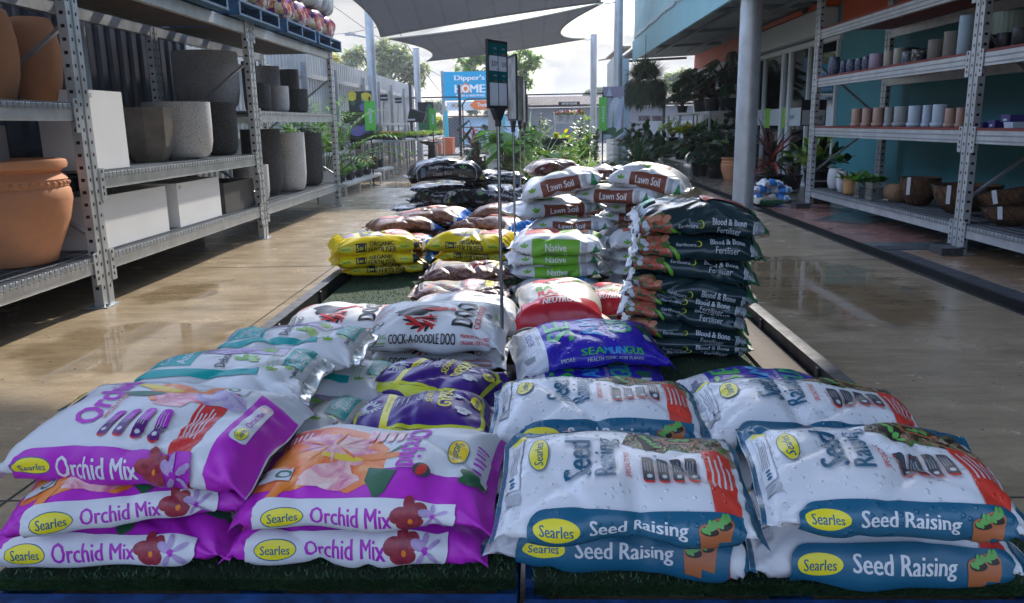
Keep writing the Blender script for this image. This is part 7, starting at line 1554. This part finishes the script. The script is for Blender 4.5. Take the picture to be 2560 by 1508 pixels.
# bird bath, pillar
stone_d = M('black_cast_stone', (.025,.026,.03), .45, var=(8., .6)); p = atz(1081, 411, .004); mb = MB(); mb.lathe([(.20,0),(.21,.03),(.19,.05),(.15,.08),(.13,.12),(.10,.45),(.11,.48),(.10,.52)], stone_d, 28); o = mb.build('bird_bath', None, 40); o.location = p; tag(o, 'black stone bird bath on the concrete near the gate', 'bird bath')
mb = MB(); mb.lathe([(.10,.521),(.2,.56),(.30,.60),(.34,.62),(.34,.645),(.31,.645),(.2,.61),(.001,.60)], stone_d, 32); mb.lathe([(.0005,.625),(.27,.625)], M('bird_bath_water', (.05,.06,.07), .03), 24); mb.build('bowl', o)
p = atz(1240, 447, .004); conc = M('concrete_block_pillar', (.40,.37,.33), .85, var=(5., .8), bump=(40., .4, .004)); wpl = M('pale_planter_paint', (.55,.54,.50), .7, var=(4., .9))
mb = MB(); q = fit(1217, 1263, 447, 398, 0)
t = thing('square_pedestal', 'pale square pedestal planter with stone pillar rising from it', 'pedestal', (p.x, p.y+.2, 0)); mb = MB(); mb.box((-.17,-.17,.004),(.17,.17,.36), wpl); mb.box((-.20,-.20,.3605),(.20,.20,.46), wpl); bevel(mb.build('base', t), .01)
mb = MB(); 
for i in range(5): mb.box((-.14,-.14,.4605+.2*i),(.14,.14,.4605+.2*i+.196), conc)
bevel(mb.build('pillar', t), .006)
# the green middle
plant('cordyline', (*atz(1186, 418, .004)[:2], .004), 1.05, .5, ['red','wine','wine','dark'], 'tall red topped cordyline beside the stone pillar', 3, .22, .26, n=44, leaf=.55, lw=.17, name='cordyline')
plant('bush', (*atz(1222, 408, .004)[:2], .004), .75, .4, ['dark','mid'], 'dark bush with pink flowers behind the cordyline', 4, .16, .2, n=120, leaf=.13)
t = plant('bush', (-1.0, 19.5, .004), .95, .35, ['mid','lime'], 'bright pink and orange flowers behind the stone pillar', 14, .2, .35, n=80, leaf=.1); g = random.Random(2); flowers(t, [(g.uniform(-.35,.35), g.uniform(-.35,.35), g.uniform(.75,1.0)) for _ in range(30)], [fl['pink'],fl['salmon'],fl['yel']], .06, 3)
plant('monstera', (-1.25, 17.9, .004), 1.35, .42, ['dark','deep'], 'dark split leaf plant hanging over from behind the pillar', 15, .2, .3, n=9, leaf=.42)
GC = 'potted plants massed in the middle of the yard'
spec = [('bigleaf',1275,440,14.6,1.0,.45,['fiddle','mid'],26,.36,.62,'big glossy fiddle leaf plant right of the pillar'),('strap',1330,436,13.6,.55,.3,['mid','pale','lime'],60,.3,.028,'grassy green plant low before the fiddle leaf'),('bigleaf',1385,432,13.8,.62,.3,['lime','fiddle'],12,.34,.75,'plant with broad bright green leaves in the middle'),
 ('strap',1425,440,13.3,.55,.32,['mid','lime','pale'],70,.3,.025,'arching spider plant above the domed bag'),('strap',1470,445,13.0,.48,.3,['pale','mid','var'],60,.3,.022,'pale arching spider plant right of the domed bag'),('upright',1350,412,16.4,1.25,.4,['grey','var','mid'],130,.16,.28,'tall feathery grey green shrub behind the fiddle leaf'),
 ('strap',1320,405,16.0,1.0,.4,['var','grey','mid'],46,.3,.035,'variegated spiky plant beside the black square pots'),('bush',1440,410,16.0,.8,.4,['mid','pale','var'],150,.15,.4,'silvery leafed bush in the middle of the mass'),('upright',1447,412,17.2,1.45,.4,['mid','pale'],150,.16,.3,'tall bamboo like shrub left of the lily poster'),('upright',1482,415,16.2,1.15,.35,['dark','wine','mid'],150,.12,.35,'dark twiggy shrub touching the lily poster'),
 ('bush',1392,400,18.0,1.0,.35,['yel','lime','mid'],90,.18,.4,'yellow splashed croton in the middle of the mass'),('bush',1300,402,18.5,.9,.4,['dark','mid'],120,.16,.4,'dark shrub behind the chrome poles'),('upright',1372,395,20.5,1.6,.5,['pale','grey'],120,.14,.25,'wispy pale tree like shrub against the grey building'),('bush',1420,392,20.0,.85,.4,['mid','lime'],120,.13,.4,'leafy green bush under the flower stand'),('strap',1360,410,15.0,.7,.4,['var','pale'],50,.3,.03,'striped spiky leaves low in the middle of the mass'),('bush',1500,428,14.6,.42,.3,['dark','deep'],90,.12,.4,'low dark plant at the foot of the lily poster'),('bush',1535,430,14.9,.35,.25,['dark','mid'],60,.12,.4,'low dark plant between the lily poster and the spiky one'),('bigleaf',1262,425,15.4,.8,.3,['fiddle','mid'],14,.3,.6,'second broad leafed plant close to the pillar')]
for i, (k_, px, py, Y, h, r, c, n_, lf_, lw_, lab) in enumerate(spec):
    x = aty(px, py, Y).x; plant(k_, (x, Y, .004), h*(.84 if k_ == 'upright' else 1.05), r*1.1, c, lab, 200+i, .15 if h < .7 else .2, .2 if h < .7 else .28, n=int(n_*(1.5 if k_ == 'bigleaf' else 1.3 if k_ == 'upright' else 2.0)), leaf=lf_*(1.15 if k_ != 'strap' else 1), lw=lw_*(1.1 if k_ != 'strap' else 1.3), group=GC, droop=.7)
x = aty(1327, 350, 17.4).x
for dx, hh, lab in ((-.05,1.05,'tall black square pot behind the crinkled price sign'),(.28,.8,'shorter black square pot in the middle of the plants')): boxpot(darkbox if dx > 0 else potblk, (x+dx-.15,17.3,.004), (x+dx+.15,17.6,hh), lab, 'black square pots among the plants')
x = aty(1393, 360, 17.0).x; o = pot('bowl', potblk, (x,17.0,.5), .30, .28, 'black conical bowl raised among the green plants', 'black pots among the plants', n=32); mb = MB(); mb.tube([(0,0,-.5),(0,0,0)], .09, potblk, 12); mb.build('stand', o)
# flower stand
x0 = aty(1386, 300, 24).x; x1 = aty(1462, 300, 24).x
bench('flower_stand', x0, x1, 23.7, 24.4, 1.12, 'white stand of potted colour behind the green mass', bw_, 2, tiers=[(-.45,.45,.55)], group=None)
names = ('red','white','pink','red','yel','white','red','yel')
for i in range(8):
    x = x0 + (x1-x0)*(i+.5)/8; small((x, 23.95+.12*(i%2), 1.122), ('white pot of red flowers, first on the flower stand','white pot of white flowers, second on the flower stand','white pot of pink flowers, third on the flower stand','white pot of red flowers, fourth on the flower stand','white pot of yellow flowers, fifth on the flower stand','white pot of white flowers, sixth on the flower stand','white pot of red flowers, seventh on the flower stand','white pot of yellow flowers, last on the flower stand')[i], ['mid'], .28, .09, 300+i, (names[i],), 16, 'potted colour on the flower stand', pr=.085, ph=.19, potm=whg, fr=.075)
# under the awning
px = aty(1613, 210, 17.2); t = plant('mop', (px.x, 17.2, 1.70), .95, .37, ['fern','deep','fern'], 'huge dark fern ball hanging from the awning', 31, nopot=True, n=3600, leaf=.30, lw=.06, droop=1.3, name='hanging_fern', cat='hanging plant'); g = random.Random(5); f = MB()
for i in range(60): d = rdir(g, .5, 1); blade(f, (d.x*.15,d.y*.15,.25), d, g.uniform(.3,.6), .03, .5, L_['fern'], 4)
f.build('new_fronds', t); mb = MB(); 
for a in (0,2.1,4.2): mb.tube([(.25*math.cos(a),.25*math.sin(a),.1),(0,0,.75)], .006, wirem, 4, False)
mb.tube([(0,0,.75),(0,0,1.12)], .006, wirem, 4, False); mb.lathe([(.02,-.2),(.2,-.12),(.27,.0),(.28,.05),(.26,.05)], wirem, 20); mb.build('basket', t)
GA = 'plants under the awning'
bench('plant_bench', 3.4, 4.05, 17.2, 20.6, .20, 'low steel bench under the awning, in deep shade', bgal, 3, group=GB); bench('plant_bench', 3.75, 4.35, 16.9, 21.0, .62, 'middle steel bench under the awning', bgal, 3, group=GB); bench('plant_bench', 3.6, 4.4, 17.0, 22.2, 1.28, 'highest steel bench under the awning carrying the split leaf plants', bgal, 4, group=GB)
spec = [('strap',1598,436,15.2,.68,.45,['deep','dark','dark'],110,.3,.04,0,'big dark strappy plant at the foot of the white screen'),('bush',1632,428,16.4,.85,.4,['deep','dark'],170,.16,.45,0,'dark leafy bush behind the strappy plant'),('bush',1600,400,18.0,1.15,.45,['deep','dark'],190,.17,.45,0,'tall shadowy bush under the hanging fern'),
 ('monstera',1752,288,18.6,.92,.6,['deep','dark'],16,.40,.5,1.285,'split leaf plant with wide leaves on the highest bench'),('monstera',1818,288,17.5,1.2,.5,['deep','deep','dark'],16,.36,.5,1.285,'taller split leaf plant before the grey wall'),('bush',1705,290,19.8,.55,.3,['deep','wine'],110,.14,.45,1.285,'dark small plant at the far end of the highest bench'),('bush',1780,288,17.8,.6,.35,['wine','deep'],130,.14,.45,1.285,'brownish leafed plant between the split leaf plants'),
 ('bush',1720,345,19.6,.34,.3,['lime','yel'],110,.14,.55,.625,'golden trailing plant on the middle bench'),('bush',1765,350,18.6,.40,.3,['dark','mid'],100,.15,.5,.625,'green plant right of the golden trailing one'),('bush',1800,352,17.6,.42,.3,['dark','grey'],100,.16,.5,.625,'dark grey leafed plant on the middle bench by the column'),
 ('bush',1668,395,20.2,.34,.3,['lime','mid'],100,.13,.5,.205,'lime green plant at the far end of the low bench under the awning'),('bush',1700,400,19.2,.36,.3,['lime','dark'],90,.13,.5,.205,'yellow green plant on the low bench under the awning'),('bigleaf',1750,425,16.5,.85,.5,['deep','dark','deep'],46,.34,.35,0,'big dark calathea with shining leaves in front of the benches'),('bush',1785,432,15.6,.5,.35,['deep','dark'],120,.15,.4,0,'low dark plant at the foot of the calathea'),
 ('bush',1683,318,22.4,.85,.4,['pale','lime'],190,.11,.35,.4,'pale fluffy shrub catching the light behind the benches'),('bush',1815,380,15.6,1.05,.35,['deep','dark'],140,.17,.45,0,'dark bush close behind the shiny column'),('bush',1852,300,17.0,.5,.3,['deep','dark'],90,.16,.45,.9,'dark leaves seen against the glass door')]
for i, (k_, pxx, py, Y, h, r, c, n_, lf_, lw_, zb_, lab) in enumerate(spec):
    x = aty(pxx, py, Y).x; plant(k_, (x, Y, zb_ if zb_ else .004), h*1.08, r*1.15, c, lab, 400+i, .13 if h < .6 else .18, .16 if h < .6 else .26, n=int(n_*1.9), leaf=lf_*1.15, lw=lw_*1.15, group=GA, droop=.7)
bench('plant_bench', 3.95, 4.4, 16.86, 17.9, .895, 'short steel bench beside the glass door', bgal, 2, group=GB)
mb = MB(); 
x = aty(1683, 330, 22.4).x; boxpot(bgal, (x-.3,22.1,.004), (x+.3,22.7,.398), 'grey metal plinth under the pale fluffy shrub', None, cat='plinth')
p = atz(1834, 452, .004); pot('urn', terrad, (p.x,p.y+.15,.004), .21, .42, 'terracotta pot half hidden behind the shiny column', None); plant('bigleaf', (p.x-.02,p.y+.15,.24), .55, .45, ['grey','dark'], 'plant with large grey green leaves in the terracotta pot by the column', 450, .12, .15, n=9, leaf=.42, lw=.6)
for i, x_ in enumerate((1601,1612,1622,1636,1645,1654)):
    p = aty(x_, 302, 31.1); pot('cup', M('plum_pot', (.06,.03,.05), .5), (p.x,31.15,p.z-.02), .075, .2, 'small plum coloured pot in the row on the block wall', 'plum pots on the block wall')
p = aty(1955, 425, 12.0); plant('cordyline', (3.55,12.3,.004), .95, .5, ['wine','wine','deep','red'], 'dark red spiky cordyline in front of the glass doors', 460, .2, .28, n=46, leaf=.62, lw=.075, name='cordyline')
plant('bush', (3.75,10.75,.004), .95, .38, ['dark','mid','lime'], 'leafy potted plant standing behind the end post of the right rack', 461, .2, .45, n=130, leaf=.2, lw=.45)
plant('bigleaf', (4.1,13.0,.004), .6, .4, ['dark','deep'], 'low broad leafed plant beside the glass door', 462, .16, .22, n=14, leaf=.3, lw=.6)
p, w, h = fit(rc2(440), rc2(520), ry2(1010), ry2(925), RX+.12)
plant('bush', (RX+.12, p.y, S1+.08), .17, .16, ['fiddle','lime'], 'leafy green plant growing in the tan clay pot', 463, nopot=True, n=60, leaf=.11, lw=.75); plant('bush', (RX+.2, p.y-.30, S1+.05), .20, .18, ['fiddle','mid'], 'leafy green plant trailing over the glass vases', 464, .05, .08, n=60, leaf=.10, lw=.75)
t = thing('price_sign', 'small shelf price sign on a thin rod behind the right rack post', 'price sign', (3.62, 10.75, .004)); mb = MB(); mb.tube([(0,0,0),(0,0,1.0)], .006, galvd, 6); mb.lathe([(.1,0),(.1,.008),(.01,.012)], blkpl, 16); mb.build('pole', t)
mb = MB(); mb.box((-.16,-.01,1.0),(.16,.01,1.33), blkpl); mb.box((-.145,-.0125,1.015),(.145,-.0105,1.2), sheet_m); mb.box((-.145,-.0125,1.205),(.145,-.0105,1.315), txtdark); put_text(mb, "$9.40", (-.03,-.013,1.06), (1,0,0), (0,0,1), .14, .07, txtdark, .03); mb.build('sign_board', t)
# label stakes on the fence side
for k_, (x_, y_) in enumerate(((960,246),(996,253))):
    p = aty(x_, y_, 17.6+k_*2.6); t = thing('label_stake', ('black label on a bent rod above the sloping rack, nearer the steel pole', 'black label on a rod above the sloping rack, farther along')[k_], 'label', (p.x, 17.6+k_*2.6, 1.162)); mb = MB(); mb.tube([(-.04,0,0),(0,0,p.z-1.162)], .006, ppost, 5); mb.build('rod', t); mb = MB(); mb.box((-.08,-.006,p.z-1.162-.05),(.08,.006,p.z-1.162+.08), ppost); mb.box((-.07,-.008,p.z-1.162-.0),(.07,-.0065,p.z-1.162+.02), pale_p); mb.build('label_card', t)

# ------------------------------------------------------------------ trees beyond
barkm = M('tree_bark', (.10,.085,.07), .9, var=(3., .6))
def tree(loc, crowns, trunk_r, label, cols, n=2600, leaf=.32, seed=1, th=None):
    g = random.Random(seed); t = thing('tree', label, 'tree', loc, 0, None); s = MB(); f = MB(); L0 = Vector((0,0,0)); top = min(c[2] for c in crowns)*.75
    s.tube([(0,0,0),(.05,0,top*.5),(0,.05,top)], [trunk_r,trunk_r*.8,trunk_r*.6], barkm, 9); tot = sum(c[3]**2 for c in crowns)
    for (cx, cy, cz, cr) in crowns:
        s.tube([(0,0,top*.9), (cx*.5, cy*.5, (top+cz)*.5), (cx, cy, cz)], [trunk_r*.45,trunk_r*.3,trunk_r*.12], barkm, 6)
        subs = [rdir(g, -.8, 1)*cr*g.uniform(.35,.95) for _ in range(13)]
        for q in subs: s.tube([(cx,cy,cz-cr*.2), (cx+q.x,cy+q.y,cz+q.z*.75)], [trunk_r*.12,trunk_r*.04], barkm, 4, False)
        for i in range(int(n*cr*cr/tot)):
            q = g.choice(subs); d = rdir(g, -1, 1)*cr*.36*g.random()**.5; p = Vector((cx+q.x+d.x, cy+q.y+d.y, cz+q.z*.75+d.z)); blade(f, p, rdir(g,-.9,.5), leaf*g.uniform(.6,1.3), leaf*.5, .4, L_[g.choice(cols)], 2, .2)
    s.build('trunk', t); f.build('crown', t); return t
def tpx(x, y, Y): return aty(x, y, Y)
def crown_px(loc, Y, lst): return [(tpx(x,y,Y).x-loc[0], random.uniform(-.6,.6), tpx(x,y,Y).z, r*Y/FPX) for x, y, r in lst]
lo = (tpx(955,300,58).x, 58, 0); tree(lo, crown_px(lo, 58, [(870,160,42),(905,135,34),(955,150,60),(1000,170,48),(1030,195,36),(1045,170,24),(960,195,48),(850,185,20),(1000,135,30)]), .35, 'big grey green gum tree rising over the corrugated fence', ['gum','gumy','gum','grey'], 5200, .42, 3)
lo = (tpx(1250,300,47).x, 47, 0); tree(lo, crown_px(lo, 47, [(1165,155,30),(1205,140,32),(1245,150,34),(1290,165,40),(1325,170,26),(1300,205,36),(1225,190,40),(1340,150,16),(1175,185,22),(1310,130,18)]), .25, 'leafy tree standing behind the cyan sign', ['mid','gumy','mid','lime'], 4800, .30, 4)
lo = (tpx(1690,300,62).x, 62, 0); tree(lo, crown_px(lo, 62, [(1680,200,24),(1712,190,26),(1735,205,24),(1700,222,28),(1670,222,18)]), .25, 'pale round tree beyond the awning end', ['gumy','pale','gum'], 2400, .42, 5)
lo = (tpx(1085,320,80).x, 80, 0); tree(lo, crown_px(lo, 80, [(1072,265,16),(1095,270,22),(1060,285,14)]), .2, 'hazy distant tree left of the cyan sign', ['gum','grey'], 1500, .42, 6)
lo = (tpx(1088,345,37).x, 37, 0); tree(lo, crown_px(lo, 37, [(1085,300,16),(1098,310,18),(1078,322,14),(1092,330,16)]), .06, 'yellow green bush beside the cyan sign leg', ['lime','yel','gumy'], 1300, .22, 7)
lo = (tpx(1200,300,70).x, 70, 0); tree(lo, crown_px(lo, 70, [(1180,275,14),(1230,280,18),(1275,272,20),(1310,280,14)]), .2, 'low dark trees showing beneath the arrow panel', ['gum','dark'], 1300, .42, 8)
lo = (tpx(835,180,48).x, 48, 0); tree(lo, crown_px(lo, 48, [(825,140,12),(835,150,14),(818,125,8)]), .1, 'thin yellowish tree top at the end of the rack', ['gumy','yel'], 700, .28, 9)
lo = (tpx(1490,240,90).x, 90, 0); tree(lo, crown_px(lo, 90, [(1470,232,10),(1500,228,12)]), .2, 'distant tree top over the brown roof', ['gum','grey'], 500, .5, 10)

# ------------------------------------------------------------------ thin bright air between the camera and the far yard
hm = bpy.data.materials.new('thin_haze'); hm.use_nodes = True; n = hm.node_tree.nodes; n.remove(n['Principled BSDF'])
pv = n.new('ShaderNodeVolumePrincipled'); pv.inputs['Color'].default_value = (.92,.95,1,1); pv.inputs['Density'].default_value = .0014; pv.inputs['Anisotropy'].default_value = .4
hm.node_tree.links.new(pv.outputs[0], n['Material Output'].inputs['Volume'])
mb = MB(); mb.box((-210,-61,-1),(210,401,14), hm); tag(mb.build('haze'), kind='stuff')
